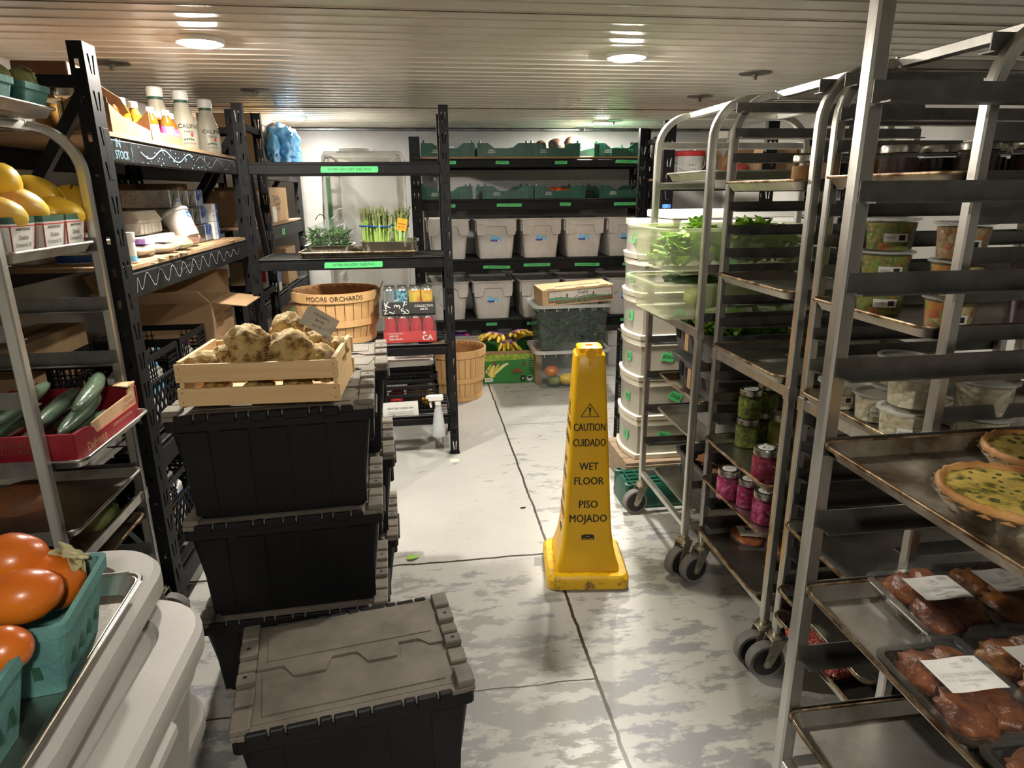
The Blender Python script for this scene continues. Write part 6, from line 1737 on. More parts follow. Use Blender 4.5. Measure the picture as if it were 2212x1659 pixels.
# ---------------------------------------------------------------- shrouded rack at the back
def covered():
    t = thing('covered_rack', 'silver rack shrouded in a clear plastic cover near the back wall', 'pan rack', (-.36, 5.02, 0))
    W, D, H = .50, .60, 1.70
    for sx in (-1, 1):
        for sy in (-1, 1):
            m = M(); m.box((sx * (W / 2 - .015), sy * (D / 2 - .015), H / 2 + .05), (.03, .03, H - .1), .003); m.obj('upright', 'alu', t)
    for sy in (-1, 1):
        m = M(); m.box((0, sy * (D / 2 - .015), H - .012), (W, .03, .024), .002); m.obj('top_rail', 'alu', t)
    for k in range(13):
        z = .25 + .11 * k
        for sx in (-1, 1):
            m = M(); m.box((sx * (W / 2 - .032), 0, z + .012), (.003, D, .026)); m.box((sx * (W / 2 - .05), 0, z), (.036, D, .003)); m.obj('tray_rail', 'alu', t)
    m = M(); n = 44
    rings = []
    for z in [.30, .45, .6, .75, .9, 1.05, 1.2, 1.35, 1.5, 1.62, 1.69, 1.725]:
        rg = []
        for p in rrect(W / 2 + .02, D / 2 + .02, .04, z, 10):
            k = noise.noise(Vector((p.x * 9, p.y * 9, z * 3))) * .012 * (1.2 if z < 1.6 else .5)
            q = p * (1 if z < 1.7 else .96); q.z = z
            rg.append(Vector((q.x + (k if abs(p.x) > .2 else 0), q.y + k, z)))
        rings.append(rg)
    m.sm = True; m.loft(rings, False, True)
    m.obj('plastic_cover', clear('rack_cover_film', alpha=.30, tint=(.80, .80, .78), rough=.10, col=(.75, .75, .72), bump=.7, bs=12), t)
    m = M(); y = -D / 2 - .022
    m.tube([(-W / 2 - .022, y, .95), (-W / 2 - .028, y, 1.3), (-W / 2 - .012, y, 1.60), (-W / 2 + .01, y, 1.685), (-W / 2 + .05, y, 1.69), (-W * .25, y - .01, 1.63), (-.02, y - .012, 1.60), (W * .25, y - .01, 1.625), (W / 2 - .03, y, 1.68), (W / 2 + .005, y, 1.69)], .006, 8)
    m.obj('cover_hem', 'white', t)
    T_ = t
    tape(T_, (-W / 2 + .014, -D / 2 - .0008, 1.38), .36, .026, 'NO SIGN ZONE', right=(0, 0, 1), up=(-1, 0, 0))
    m = M(); m.lathe([(.13, 1.727), (.14, 1.73), (.14, 1.748), (.12, 1.752), (.0005, 1.752)], 24, (-.06, -.1, 0), cap0=True, cap1=False); o = m.obj('round_cover', 'white', None, loc=t.location); tag(o, 'white round lid lying on top of the shrouded rack', 'plastic lid')
covered()
# ---------------------------------------------------------------- rack A contents
def long_tub(label, c, W, D, H, mt='frost', name='produce_tub', cat='produce tub', k=.90, rimm=None):
    t = thing(name, label, cat, c)
    m = M(); a, b = W / 2 - .012, D / 2 - .012
    m.sm = True
    m.tub([(a * k, b * k, .035, 0), (a * (k + .06), b * (k + .06), .045, H * .62), (a * (k + .085), b * (k + .085), .045, H * .66), (a, b, .045, H - .01)], 6, cap1=False)
    m.obj('tub_body', mt, t, smooth=40)
    m = M(); m.sweep(rrect(a + .004, b + .004, .05, H - .006, 6), [(-.006, -.008), (.008, -.006), (.009, .002), (.004, .006), (-.006, .005)], closed=True)
    m.obj('rim', rimm or mt, t, smooth=40)
    return t
T1 = long_tub('upper translucent tub full of lettuce sticking out of its rack', (1.15, 2.425, 1.1745), .66, .43, .152)
T2 = long_tub('lower translucent tub of napa cabbage with a bag label inside', (1.15, 2.425, 1.0025), .66, .43, .130)
o = greens(None, 'lettuce_leaves', 420, (.25, .15, .085), 'leaf', .055, 21, .5); o.location = (1.15, 2.425, 1.192); tag(o, 'loose green lettuce leaves heaped in the upper translucent tub', 'lettuce')
for (x, y, z, sd, lb) in ((1.02, 2.36, 1.335, 1, 'curly lettuce head poking above the rim near the aisle post'), (1.17, 2.34, 1.33, 2, 'curly lettuce head above the rim in the middle of the tub'), (1.27, 2.38, 1.325, 3, 'dark curly lettuce head at the wall side of the tub')):
    t = thing('lettuce_head', lb, 'lettuce', (x, y, z))
    rr = random.Random(sd); m = M()
    for k in range(26):
        d = (rr.uniform(-1, 1), rr.uniform(-1, 1), rr.uniform(0, 1)); m.leaf((rr.uniform(-.03, .03), rr.uniform(-.03, .03), -.02), d, .055, .024, rr.uniform(-.2, .9))
    m.obj('leaves', 'leaf', t, solid=.001)
K['napa'] = mat('napa_cabbage', (.44, .50, .14), .45, 0, (.20, .34, .06), 10, bump=.8, bs=36)
for i, (x, y) in enumerate(((1.06, 2.36), (1.20, 2.36), (1.33, 2.36), (1.15, 2.49), (1.30, 2.50))):
    m = M(); m.blob((0, 0, 0), 1, (.085, .055, .048), .2, 3, 3, i + 1)
    tag(m.obj('napa_cabbage', 'napa', loc=(x, y, 1.065)), ('napa cabbage nearest the aisle in the lower tub', 'napa cabbage in the middle of the lower tub', 'napa cabbage deep in the lower tub', 'napa cabbage along the far side of the lower tub', 'napa cabbage at the far end of the lower tub')[i], 'cabbage')
t = thing('greens_bag', 'dark bag with a white label lying in the cabbage tub', 'bag of greens', (1.06, 2.50, 1.118), R(15))
m = M(); m.blob((0, 0, 0), 1, (.13, .09, .022), .15, 2, 3, 2); m.obj('bag', mat('dark_green_film', (.03, .06, .04), .2, 0, (.05, .09, .05), 12), t)
m = M(); T = fr((-.03, -.035, .023), (1, 0, .0), (0, 1, .12)); m.prism([(-.06, -.026), (.06, -.026), (.06, .026), (-.06, .026)], .0012, T, 0); m.text('WINTER SALAD', .016, T @ Matrix.Translation((0, .004, .0016)), 1, .02, sx=.75); m.text('2 kg', .010, T @ Matrix.Translation((0, -.014, .0016)), 1, .02); m.obj('label', ('paper', 'ink'), t)
tray('small pale pan resting on the upper bar of the lettuce rack', (1.20, 2.44, 1.4855), .44, .42, 0, old=False, h=.030)
K['bus'] = mat('dark_bus_tub', (.085, .085, .088), .5, 0, (.065, .065, .068), 9, bump=.1, bs=90)
K['bus2'] = mat('grey_bus_tub', (.26, .26, .25), .5, 0, (.20, .20, .195), 9, bump=.1, bs=90)
def bus_tub(label, c, W, D, H, mt='bus', hooks=False, lid=False, grp=None):
    t = thing('bus_tub', label, 'bus tub', c)
    m = M(); a, b = W / 2 - .012, D / 2 - .012
    m.tub([(a * .92, b * .90, .04, 0), (a * .98, b * .98, .045, H - .022), (a, b, .05, H - .02), (a + .012, b + .012, .055, H - .018), (a + .012, b + .012, .055, H), (a - .002, b - .002, .045, H - .001), (a * .92 - .004, b * .9 - .004, .038, .005)], 5)
    m.obj('tub_body', mt, t, smooth=35)
    if lid:
        m = M(); m.tub([(a + .016, b + .016, .055, H - .004), (a + .018, b + .018, .055, H + .010), (a + .004, b + .004, .05, H + .014), (a - .03, b - .03, .04, H + .012)], 5); m.obj('lid', mt, t, smooth=35)
    if hooks:
        for y in (-.10, .06):
            m = M(); m.box((-a - .014, y, H - .03), (.006, .038, .06), .002); m.box((-a, y, H + .002), (.034, .038, .005), .001); m.obj('clip', 'black_metal', t)
        m = M(); m.box((-a - .012, -.02, H - .055), (.003, .034, .08)); m.obj('masking_tape', 'card', t)
    return t
bus_tub('dark bus tub with black clips, filled with green husks', (1.305, 2.44, .8195), .56, .43, .118, hooks=True)
o = greens(None, 'green_husks', 130, (.22, .14, .03), 'leaf', .11, 31, .22); o.location = (1.305, 2.44, .885); tag(o, 'green corn husks lying in the dark clipped bus tub', 'green leaves')
tray('brown-edged sheet pan under the dark tub stack', (1.325, 2.44, .6625), .655, .43, 0)
bus_tub('lidded dark bus tub with brown tape, under the husk tub', (1.325, 2.44, .6655), .56, .41, .115, lid=True, hooks=True)
tray('sheet pan carrying the light grey tub in the lettuce rack', (1.325, 2.44, .5075), .655, .43, 0, old=False)
bus_tub('light grey tub with its lid ajar in the lettuce rack', (1.36, 2.46, .5105), .50, .36, .105, 'bus2')
tray('lowest sheet pan of the lettuce rack, under a dark tub', (1.325, 2.44, .2145), .655, .43, 0, old=False)
bus_tub('dark open tub of brown paper on the lowest pan', (1.36, 2.45, .2175), .55, .40, .135)
t = thing('brown_paper', 'crumpled brown paper in the lowest dark tub', 'brown paper', (1.36, 2.45, .33))
m = M(); m.blob((0, 0, 0), 1, (.20, .14, .05), .5, 2.6, 4, 3); m.obj('paper', mat('brown_paper', (.30, .13, .055), .6, 0, (.20, .08, .035), 12, bump=.5, bs=30), t)

# ---------------------------------------------------------------- drawer tower, plank box, crates beyond the racks
def tower():
    t = thing('drawer_tower', 'ivory drawer tower with rounded fronts and green herb tapes', 'drawer tower', (1.195, 3.14, .141))
    zs = [0, .205, .41, .615, .82, 1.0, 1.185]
    names = ['CRESS', 'DRESSING', 'COUNTS', 'BASIL', 'THYME', 'MINT']
    names2 = ['DILL', 'SAGE', 'BEAN', 'KALE', 'THYME', 'BAY']
    for i in range(6):
        z0, z1 = zs[i], zs[i + 1]; h = z1 - z0
        m = M()
        def rg(z, e): 
            P = [Vector((.17, -.15 - e, z)), Vector((.17, .15 + e, z))]
            for k in range(9):
                y = .15 - .3 * k / 8
                P.append(Vector((-.155 - e - .032 * (1 - (y / .15) ** 2), y * (1 + e * 4), z)))
            return P
        m.loft([rg(z0 + .004, .006), rg(z0 + .022, .010), rg(z0 + .026, .0), rg(z1 - .03, .002)], True, False)
        m.obj('drawer', K['tower_body'], t, smooth=30)
        m = M(); m.loft([rg(z0 + .002, .011), rg(z0 + .024, .014), rg(z0 + .028, .004)], True, True); m.obj('drawer_lip', 'ivory', t, smooth=30)
        m = M(); m.loft([rg(z1 - .03, .003), rg(z1 - .028, .008), rg(z1 - .004, .008)], True, True); m.obj('frame_band', 'ivory', t, smooth=30)
        tape(t, (-.1895 + .004, -.02, z0 + h * .52), .13, .05, names[i], right=(0, -1, 0), up=(0, 0, 1), rot=rnd.uniform(-.15, .1), size=.035)
        tape(t, (-.02 + .05 * (i % 2), -.1525, z0 + h * .58), .07, .045, names2[i], right=(1, 0, 0), up=(0, 0, 1), rot=rnd.uniform(-.5, -.1), size=.026)
K['tower_body'] = clear('drawer_plastic', alpha=.80, rough=.3, col=(.50, .47, .40), tint=(.95, .95, .9))
tower()
t = thing('drawer_tower', 'cloudy white drawer unit behind the dark tubs', 'drawer tower', (1.56, 3.12, .141))
for i in range(5):
    m = M(); m.tub([(.20, .155, .03, .215 * i + .004), (.205, .16, .03, .215 * i + .20)], 4); m.obj('drawer', K['tower_body'], t, smooth=30)
    m = M(); m.tub([(.212, .168, .03, .215 * i + .198), (.214, .17, .03, .215 * i + .214)], 4); m.obj('frame_band', 'white', t, smooth=30)
    tape(t, (-.12 + .05 * i % .1, -.163, .215 * i + .13), .07, .04, ('RICE', 'OATS', 'SALT', 'NUTS', 'PEAS')[i], size=.025)
t = thing('plank_box', 'low wooden plank box under the ivory drawer tower', 'wooden box', (1.33, 3.13, 0))
m = M()
for i in range(5): m.box((0, -.15 + .075 * i, .132), (.72, .068, .016), .002)
m.box((0, -.18, .062), (.72, .018, .122), .002); m.box((0, .18, .062), (.72, .018, .122), .002); m.box((-.351, 0, .062), (.018, .34, .122), .002); m.box((.351, 0, .062), (.018, .34, .122), .002)
m.obj('plank_panel', mat('weathered_plank', (.36, .26, .165), .7, 0, (.24, .17, .11), 6, stretch=(1, 8, 8)), t)
t = thing('produce_crate', 'upturned green crate on the floor in front of the plank box', 'produce crate', (1.09, 2.83, 0))
m = M(); m.tub([(.185, .10, .02, 0), (.19, .105, .02, .02), (.18, .098, .02, .10), (.17, .09, .02, .118), (.165, .085, .02, .112)], 4)
for k in range(7): m.box((-.15 + .05 * k, 0, .117), (.005, .17, .012), T=Matrix.Rotation(0, 4, 'Z'))
for k in range(4): m.box((0, -.06 + .04 * k, .116), (.32, .005, .010))
for sx in (-1, 1):
    for sy in (-1, 1): m.lathe([(.022, .0), (.022, .124), (.012, .126), (.012, .11), (.0005, .11)], 14, (sx * .165, sy * .085, 0), cap1=False)
m.obj('crate_body', 'green_crate', t, smooth=30)
LC = lattice_crate('black mesh crate at the bottom of the stack behind the ivory drawers', (1.30, 3.52, .0005), .36, .30, .225)
dup(LC, 'black mesh crate in the middle of the stack behind the ivory drawers', (1.30, 3.52, .2275), 0)
dup(LC, 'black mesh crate topping the stack behind the ivory drawers', (1.30, 3.52, .4545), 0)
t = thing('shelf_board', 'long white board lying over the drawer units', 'white board', (1.48, 3.15, 1.3265))
m = M(); m.box((0, 0, .018), (.66, .36, .036), .005); m.obj('board', 'white', t)
t = thing('paper_roll', 'white roll lying along the front of the white board', 'roll', (1.48, 3.10, 1.242)); 
m = M(); m.tube([(-.30, -.17, .05), (.30, -.17, .05)], .030, 20, up=(0, 1, 0)); m.obj('roll', 'frost_white', t, smooth=50)
t = thing('spice_jar', 'small jar with a dark blue cap standing on the white board', 'jar', (PY(1440, 445, 3.1).x, 3.10, 1.3635)); m = M(); m.lathe([(.0005, 0), (.018, 0), (.018, .01), (.0005, .011)], 16); m.obj('jar_body', 'glass', t)
m = M(); m.lathe([(.02, .010), (.02, .026), (.0005, .027)], 16); m.obj('cap', 'blue', t)

# ---------------------------------------------------------------- shelving behind the racks
RZ = 1.52 + .0115
t = thing('bucket', 'white pail with a red lid and a bail handle', 'bucket', (1.715, 4.24, RZ))
m = M(); m.lathe([(.0005, 0), (.094, 0), (.096, .006), (.104, .135), (.0005, .136)], 30, cap0=False, cap1=False); m.obj('pail_body', mat('pail_white', (.62, .62, .62), .4, 0, (.56, .56, .56), 5), t, smooth=40)
m = M(); m.lathe([(.108, .128), (.110, .132), (.110, .156), (.104, .160), (.0005, .158)], 30, cap0=True, cap1=False); m.obj('lid', 'red', t, smooth=40)
m = M(); m.tube([(-.112, 0, .122)] + [(-.112 * math.cos(PI * k / 12), -.112 * math.sin(PI * k / 12) * .98, .122 - .085 * math.sin(PI * k / 12)) for k in range(1, 12)] + [(.112, 0, .122)], .003, 7); m.obj('bail', 'white', t)
m = M()
for i in range(14):
    a = -PI / 2 - .55 + i * .085; m.box((0, 0, 0), (.0008, .0088, .06), T=Matrix.Translation((.1025 * math.cos(a), .1025 * math.sin(a), .06)) @ Matrix.Rotation(a, 4, 'Z'), mi=0 if i < 5 else 1)
m.text('SALT', .022, fr((0, 0, .075), (1, 0, 0), (0, 0, 1)), 3, .02, wrap=.1045); m.text('20 kg', .016, fr((0, 0, .05), (1, 0, 0), (0, 0, 1)), 2, .02, wrap=.1045)
m.obj('label', ('grey_bin', 'paper', 'blue', 'ink'), t)
t = thing('jug', 'large beige jug behind the red-lidded pail', 'jug', (1.885, 4.40, RZ))
m = M(); m.lathe([(.0005, 0), (.11, 0), (.115, .01), (.115, .12), (.05, .185), (.045, .215), (.0005, .216)], 28, cap0=False, cap1=False); m.obj('jug_body', 'cream', t, smooth=45)
m = M()
for i, tx in enumerate(('VINEGAR', 'WHITE', '16 L')): m.text(tx, .02, fr((0, 0, .10 - .028 * i), (1, 0, 0), (0, 0, 1)), 0, .01, wrap=.1165)
m.obj('print', 'ink', t)
open_box('open flapped carton behind the pail, between two rack posts', (2.06, 4.36, RZ), .20, .22, .13, 0, (('f', R(50), .06), ('l', R(60), .05)), texts=(('GOYA', 'f', .02, .07, .025),))
pouch('red and clear bag of sweets on the shelf behind the racks', (2.02, 4.17, RZ), 0, .17, .10, .10, 'red', None, (), 12)
carton('carton', 'tan carton with a small yellow sticker behind the racks', (2.34, 4.36, RZ), (.22, .28, .20), 0, 'card', 'cardboard box', texts=(('#.03x.04', 'f', 0, .12, 0, 1),))
carton('carton', 'tan carton to the wall side of the slotted post behind the racks', (2.60, 4.36, RZ), (.24, .28, .19), 0, 'card', 'cardboard box')
carton('carton', 'brown slouched carton in front of the tan one behind the racks', (2.18, 4.20, RZ), (.10, .16, .10), R(8), 'kraft', 'cardboard box')

# ---------------------------------------------------------------- rack B: pans and pickle jars
BX, B0, B1_ = .972, 1.664, 2.104
TB = {}
for z, old, lb in ((1.447, True, 'brown-edged sheet pan holding the amber jar'), (1.157, True, 'empty browned sheet pan above eye-level pickle pans'), (.917, True, 'empty browned sheet pan on the braced level of the pickle rack'),
                   (.577, True, 'browned sheet pan of green pickle and olive jars'), (.421, True, 'browned sheet pan of three pink pickle jars'), (.2135, False, 'lowest sheet pan of the pickle rack with an orange pouch')):
    tray(lb, (BX + .33, (B0 + B1_) / 2, z + .0018), .66, B1_ - B0, 0, True, m1='pan')
K['greenp'] = chunks('green_pickle', [(.12, .17, .01), (.22, .24, .02), (.06, .10, .008), (.28, .30, .05)], 90)
K['olive'] = mat('green_olive', (.30, .30, .03), .3, 0, (.22, .22, .02), 20)
K['pinkp'] = chunks('pink_onion_pickle', [(.42, .012, .12), (.55, .04, .20), (.30, .008, .075), (.62, .13, .28)], 85)
K['darkred'] = chunks('beet_pickle', [(.36, .01, .05), (.50, .04, .12), (.26, .01, .04), (.55, .12, .2)], 70)
K['amber'] = mat('amber_sauce', (.50, .24, .06), .3, 0, (.42, .18, .04), 14)
K['jam'] = mat('dark_jam', (.035, .012, .010), .15, 0, (.06, .02, .012), 20)
def pj(label, u, v, z, body, r=.0395, h=.108, text='PICKLES', **k):
    p = PZ(u, v, z)
    return jar(label, (p.x, p.y, z), r, h, body, text=text, name='pickle_jar', cat='pickle jar', **k)
z = .5814
pj('lower jar of green relish at the outer corner of its stack', 1610, 962, z, 'greenp', h=.104)
p = PZ(1610, 962, z); jar('upper jar of green relish stacked on the outer corner jar', (p.x + .004, p.y + .004, z + .1045), .0395, .104, 'greenp', text='PICKLES', name='pickle_jar', cat='pickle jar')
jar('lower green relish jar behind the stacked pair', (p.x + .10, p.y + .06, z), .0395, .104, 'greenp', name='pickle_jar', cat='pickle jar')
jar('upper green relish jar behind the stacked pair', (p.x + .10, p.y + .06, z + .1045), .0395, .104, 'greenp', name='pickle_jar', cat='pickle jar')
pj('jar of whole green olives beside the rack post', 1682, 965, z, 'olive', r=.042, h=.125, text='OLIVES')
pj('jar of dark red beet pickle in front of the olives', 1648, 1036, z, 'darkred', text='BEETS')
z = .4254
pj('pink pickled onion jar set apart at the outer end of its pan', 1570, 1074, z, 'pinkp', text='ONIONS'); pj('pink pickled onion jar between the two others', 1613, 1092, z, 'pinkp', r=.037, h=.10, text='ONIONS'); pj('pink pickled onion jar closest to the rack post', 1648, 1126, z, 'pinkp', text='ONIONS')
p = PZ(1602, 1178, .2185)
K['kimchi'] = mat('orange_kimchi', (.62, .17, .02), .3, 0, (.35, .07, .012), 30, bump=.6, bs=60)
pouch('flat vacuum pouch of orange kimchi with a price label', (p.x + .04, p.y + .04, .2185), R(75), .17, .13, .030, 'kimchi', 'paper', (('$7', .03, 0),), 9, film='clear')
pouch('second orange kimchi pouch behind the first', (p.x + .12, p.y - .05, .2185), R(60), .14, .11, .028, 'kimchi', None, (), 10, film='clear')
p = PX(1742, 384, 1.03); jar('jar of amber sauce at the post end of the top pan', (p.x, p.y, 1.4525), .040, .085, 'amber', lab=None)
# ---------------------------------------------------------------- rack C
CX_, C0_, C1_ = .985, 1.166, 1.576
for z, old, lb in ((1.452, True, 'brown sheet pan of dark jam jars high on the tub rack'), (1.155, True, 'brown-edged sheet pan under the stacked olive salad tubs'), (.904, False, 'sheet pan crowded with crumbled cheese tubs'),
                   (.51, True, 'empty browned sheet pan glimpsed between two rack posts'), (.246, True, 'browned sheet pan just above the pack of minced meat'), (.213, False, 'lowest sheet pan with the pack of red minced meat')):
    if z == .246: z = .30
    tray(lb, (CX_ + .33, (C0_ + C1_) / 2, z + .0018), .66, C1_ - C0_, 0, old, m1='pan_old' if z > 1.4 else 'pan', m2='rim_old')
z = 1.4564
for i, (x, y, b) in enumerate(((1.05, 1.50, 'amber'), (1.055, 1.40, 'jam'), (1.14, 1.50, 'amber'), (1.15, 1.40, 'jam'), (1.16, 1.30, 'jam'), (1.24, 1.50, 'jam'), (1.25, 1.38, 'jam'), (1.26, 1.27, 'jam'), (1.34, 1.46, 'jam'), (1.35, 1.34, 'jam'), (1.44, 1.40, 'jam'))):
    jar(('amber jar by the far aisle corner of the high jam pan', 'dark jam jar next to the aisle-side amber jar', 'amber jar set one row deeper on the jam pan', 'dark jam jar behind the aisle-side jam jar', 'dark jam jar at the near end of the second row', 'dark jam jar in the third row, far end', 'dark jam jar in the third row, middle', 'dark jam jar in the third row, near end', 'dark jam jar in the fourth row, far end', 'dark jam jar in the fourth row, near end', 'dark jam jar deepest on the high pan')[i], (x, y, z), .040, .085, b, lab=None, name='jam_jar')
K['oliv_mix'] = chunks('green_olive_salad', [(.18, .24, .02), (.30, .32, .03), (.07, .13, .015), (.26, .24, .03), (.50, .16, .02)], 75)
K['chick'] = chunks('chickpea_salad', [(.45, .28, .12), (.58, .42, .22), (.30, .14, .05), (.62, .20, .04)], 80)
K['veg_mix'] = chunks('pepper_salad', [(.60, .10, .03), (.70, .30, .03), (.25, .30, .05), (.66, .52, .24)], 65)
K['cheese'] = chunks('crumbled_cheese', [(.58, .50, .33), (.68, .60, .43), (.46, .38, .24), (.72, .66, .50)], 70, bump=.8)
def deli(label, c, r, h, body, lab=True, grp=None, an=None):
    t = thing('deli_tub', label, 'deli tub', c, 0, grp)
    k = .88
    m = M(); m.lathe([(.0005, .003), (r * k - .002, .003), (r * .985 - .002, h * .86), (.0005, h * .88)], 26, cap0=False, cap1=False); m.obj('contents', body, t, smooth=50)
    m = M(); m.lathe([(.0005, 0), (r * k, 0), (r, h * .94)], 26, cap0=False, cap1=False); m.obj('tub_body', 'clear', t, smooth=50)
    m = M(); m.lathe([(r + .001, h * .93), (r + .005, h * .935), (r + .005, h), (r - .004, h), (r - .006, h - .006), (.0005, h - .006)], 26, cap0=False, cap1=False); m.obj('lid', 'frost_white', t, smooth=40)
    if lab:
        m = M(); a = an if an is not None else math.atan2(-c[1], -c[0]) + .25; z0 = h * .42; q = k + (1 - k) * .45
        W_ = fr((0, 0, z0), (-math.sin(a), math.cos(a), 0), (0, 0, 1)); rr = r * q + .0015
        for i in range(8):
            b_ = a - .42 + i * .12; m.box((0, 0, 0), (.0008, rr * .124, .019), T=Matrix.Translation((rr * math.cos(b_), rr * math.sin(b_), z0)) @ Matrix.Rotation(b_, 4, 'Z'), mi=0)
        for i in range(9):
            b_ = a + .12 + i * .028; m.box((0, 0, 0), (.0006, .0012 if i % 3 else .0022, .012), T=Matrix.Translation(((rr + .0006) * math.cos(b_), (rr + .0006) * math.sin(b_), z0)) @ Matrix.Rotation(b_, 4, 'Z'), mi=1)
        m.text('OLIVES', .007, fr((0, 0, z0), (-math.sin(a - .22), math.cos(a - .22), 0), (0, 0, 1)), 1, .01, wrap=rr + .001)
        m.obj('label', ('paper', 'ink'), t)
    return t
z = 1.1592
p = PX(1900, 668, 1.085)
for i, lb in enumerate(('bottom tub of green olive salad, half behind the rack rail', 'middle tub of green olive salad in its stack', 'top tub of green olive salad in its stack')): deli(lb, (1.10 + .004 * i, 1.455 + .003 * i, z + .0755 * i), .056, .075, 'oliv_mix')
for i, (b, lb) in enumerate((('veg_mix', 'bottom tub of red pepper salad beside the silver post'), ('veg_mix', 'tub of carrot and bean salad in the middle of its stack'), ('chick', 'top tub of brown bean salad beside the silver post'))): deli(lb, (1.10, 1.235, z + .0755 * i), .050, .075, b)
deli('dark tub of salad on the wall side of the silver post, lower one', (1.30, 1.24, z), .056, .075, 'jam', False); deli('dark tub of salad on the wall side of the silver post, upper one', (1.30, 1.24, z + .0755), .056, .075, 'jam', False)
p = PX(1998, 500, 1.42)
t = thing('spice_jar', 'little glass jar with a black lid behind the olive tubs', 'jar', (1.33, 1.49, z)); m = M(); m.lathe([(.0005, 0), (.03, 0), (.03, .13), (.024, .14), (.0005, .141)], 18, cap0=False, cap1=False); m.obj('jar_body', 'cream', t, smooth=40); m = M(); m.lathe([(.027, .138), (.027, .16), (.0005, .161)], 18); m.obj('lid', 'ink', t)
z = .9082
for (x, y, i, r, h, lb) in ((1.055, 1.255, 0, .055, .075, 'crumbled cheese tub at the pan edge in front of its neighbours'), (1.075, 1.27, 1, .055, .075, 'crumbled cheese tub stacked on the pan-edge tub'),
                            (1.085, 1.39, 0, .052, .07, 'crumbled cheese tub second from the pan edge'), (1.16, 1.42, 0, .055, .075, 'lower crumbled cheese tub at the back of the group'), (1.165, 1.42, 1, .055, .075, 'upper cheese tub with a clear domed lid at the back'),
                            (1.06, 1.50, 0, .05, .07, 'cheese tub by the far rack post'), (1.19, 1.20, 0, .058, .075, 'lower cheese tub on the wall side of the post'), (1.19, 1.205, 1, .058, .075, 'upper cheese tub on the wall side of the post'), (1.26, 1.33, 0, .055, .075, 'cheese tub deep on the crowded pan')):
    deli(lb, (x, y, z + .0755 * i), r, h, 'cheese', lab=(i == 0))
t = thing('meat_pack', 'shrink-wrapped pack of red minced meat on the lowest pan', 'meat pack', (1.055, 1.40, .2178), R(5))
K['mince'] = chunks('minced_meat', [(.48, .05, .05), (.62, .14, .12), (.38, .03, .03), (.66, .30, .26)], 170, bump=.8)
m = M(); m.tub([(.065, .10, .02, .006), (.068, .103, .022, .02), (.055, .09, .02, .032)], 5); m.obj('mince', 'mince', t, smooth=60)
m = M(); m.tub([(.068, .105, .02, 0), (.075, .112, .022, .014), (.077, .114, .022, .015), (.066, .103, .02, .003)], 5); m.obj('tray', 'ink', t)

# ---------------------------------------------------------------- rack D: quiche, chicken
DX, D0, D1 = .738, .46, 1.088
for z, lb, a, b in ((.955, 'browned sheet pan carrying two quiches', 'pan_old', 'rim_old'), (.64, 'browned sheet pan of packed fried chicken in the front rack', 'pan', 'rim_old'), (.325, 'empty worn sheet pan at the bottom of the front rack', 'pan', 'rim_old')):
    tray(lb, (DX + .33, (D0 + D1) / 2, z + .0018), .66, D1 - D0, 0, m1=a, m2=b, h=.028)
K['crust'] = mat('baked_crust', (.56, .32, .12), .6, 0, (.42, .18, .04), 16, bump=.4, bs=80)
K['quiche'] = mat('egg_filling', (.60, .44, .10), .4, 0, (.13, .13, .02), 40, .46, .64, bump=1., bs=60)
K['spinach'] = mat('cooked_spinach', (.04, .06, .015), .5, 0, (.08, .10, .03), 30)
def quiche(label, c, r):
    t = thing('quiche', label, 'quiche', c, rnd.random() * 3)
    n = 48; m = M(); rings = []
    for rr_, z_, w_ in ((r * .82, 0, 0), (r * .985, .026, .002), (r * 1.02, .030, .003), (r * .99, .031, .003), (r * .97, .027, .001)):
        rings.append([Vector(((rr_ + w_ * math.cos(k * PI / 1)) * math.cos(2 * PI * k / n), (rr_ + w_ * math.cos(k * PI)) * math.sin(2 * PI * k / n), z_)) for k in range(n)])
    m.loft(rings, True, False); m.obj('foil_pan', 'steel', t)
    m = M(); rings = []
    for rr_, z_ in ((r * .97, .022), (r * .985, .033), (r * .96, .041), (r * .90, .040), (r * .87, .033)):
        rings.append([Vector((rr_ * (1 + .008 * math.cos(k * 2.6)) * math.cos(2 * PI * k / n), rr_ * (1 + .008 * math.cos(k * 2.6)) * math.sin(2 * PI * k / n), z_ + .002 * math.cos(k * 2.6) * (z_ > .035))) for k in range(n)])
    m.sm = True; m.loft(rings, False, False); m.obj('crust', 'crust', t)
    m = M(); rings = [[Vector((rr_ * math.cos(2 * PI * k / n), rr_ * math.sin(2 * PI * k / n), z_ + .0022 * noise.noise(Vector((rr_ * math.cos(2 * PI * k / n) * 60, rr_ * math.sin(2 * PI * k / n) * 60, 1))))) for k in range(n)] for rr_, z_ in ((r * .89, .034), (r * .75, .036), (r * .6, .0365), (r * .45, .037), (r * .3, .0372), (r * .15, .0372), (.001, .0372))]
    m.sm = True; m.loft(rings, False, False); m.obj('egg_filling', 'quiche', t)
    m = M()
    for k in range(34):
        a = rnd.random() * 6.3; q = r * .8 * math.sqrt(rnd.random()); m.blob((q * math.cos(a), q * math.sin(a), .0375), rnd.uniform(.002, .006), (1.3, .8, .35), .3, 2, 2, k, rot=Matrix.Rotation(rnd.random() * 3, 4, 'Z'))
    m.obj('spinach_specks', 'spinach', t)
z = .9592
quiche('golden spinach quiche in a foil pan at the pan edge', (.905, .82, z), .112)
quiche('second spinach quiche further in on the browned pan', (1.105, .955, z), .108)
K['chicken'] = mat('fried_chicken_crust', (.26, .075, .016), .35, 0, (.085, .02, .006), 26, .4, .66, bump=1., bs=60)
K['chicken2'] = mat('golden_chicken_crust', (.36, .13, .026), .35, 0, (.14, .038, .010), 24, .4, .66, bump=1., bs=60)
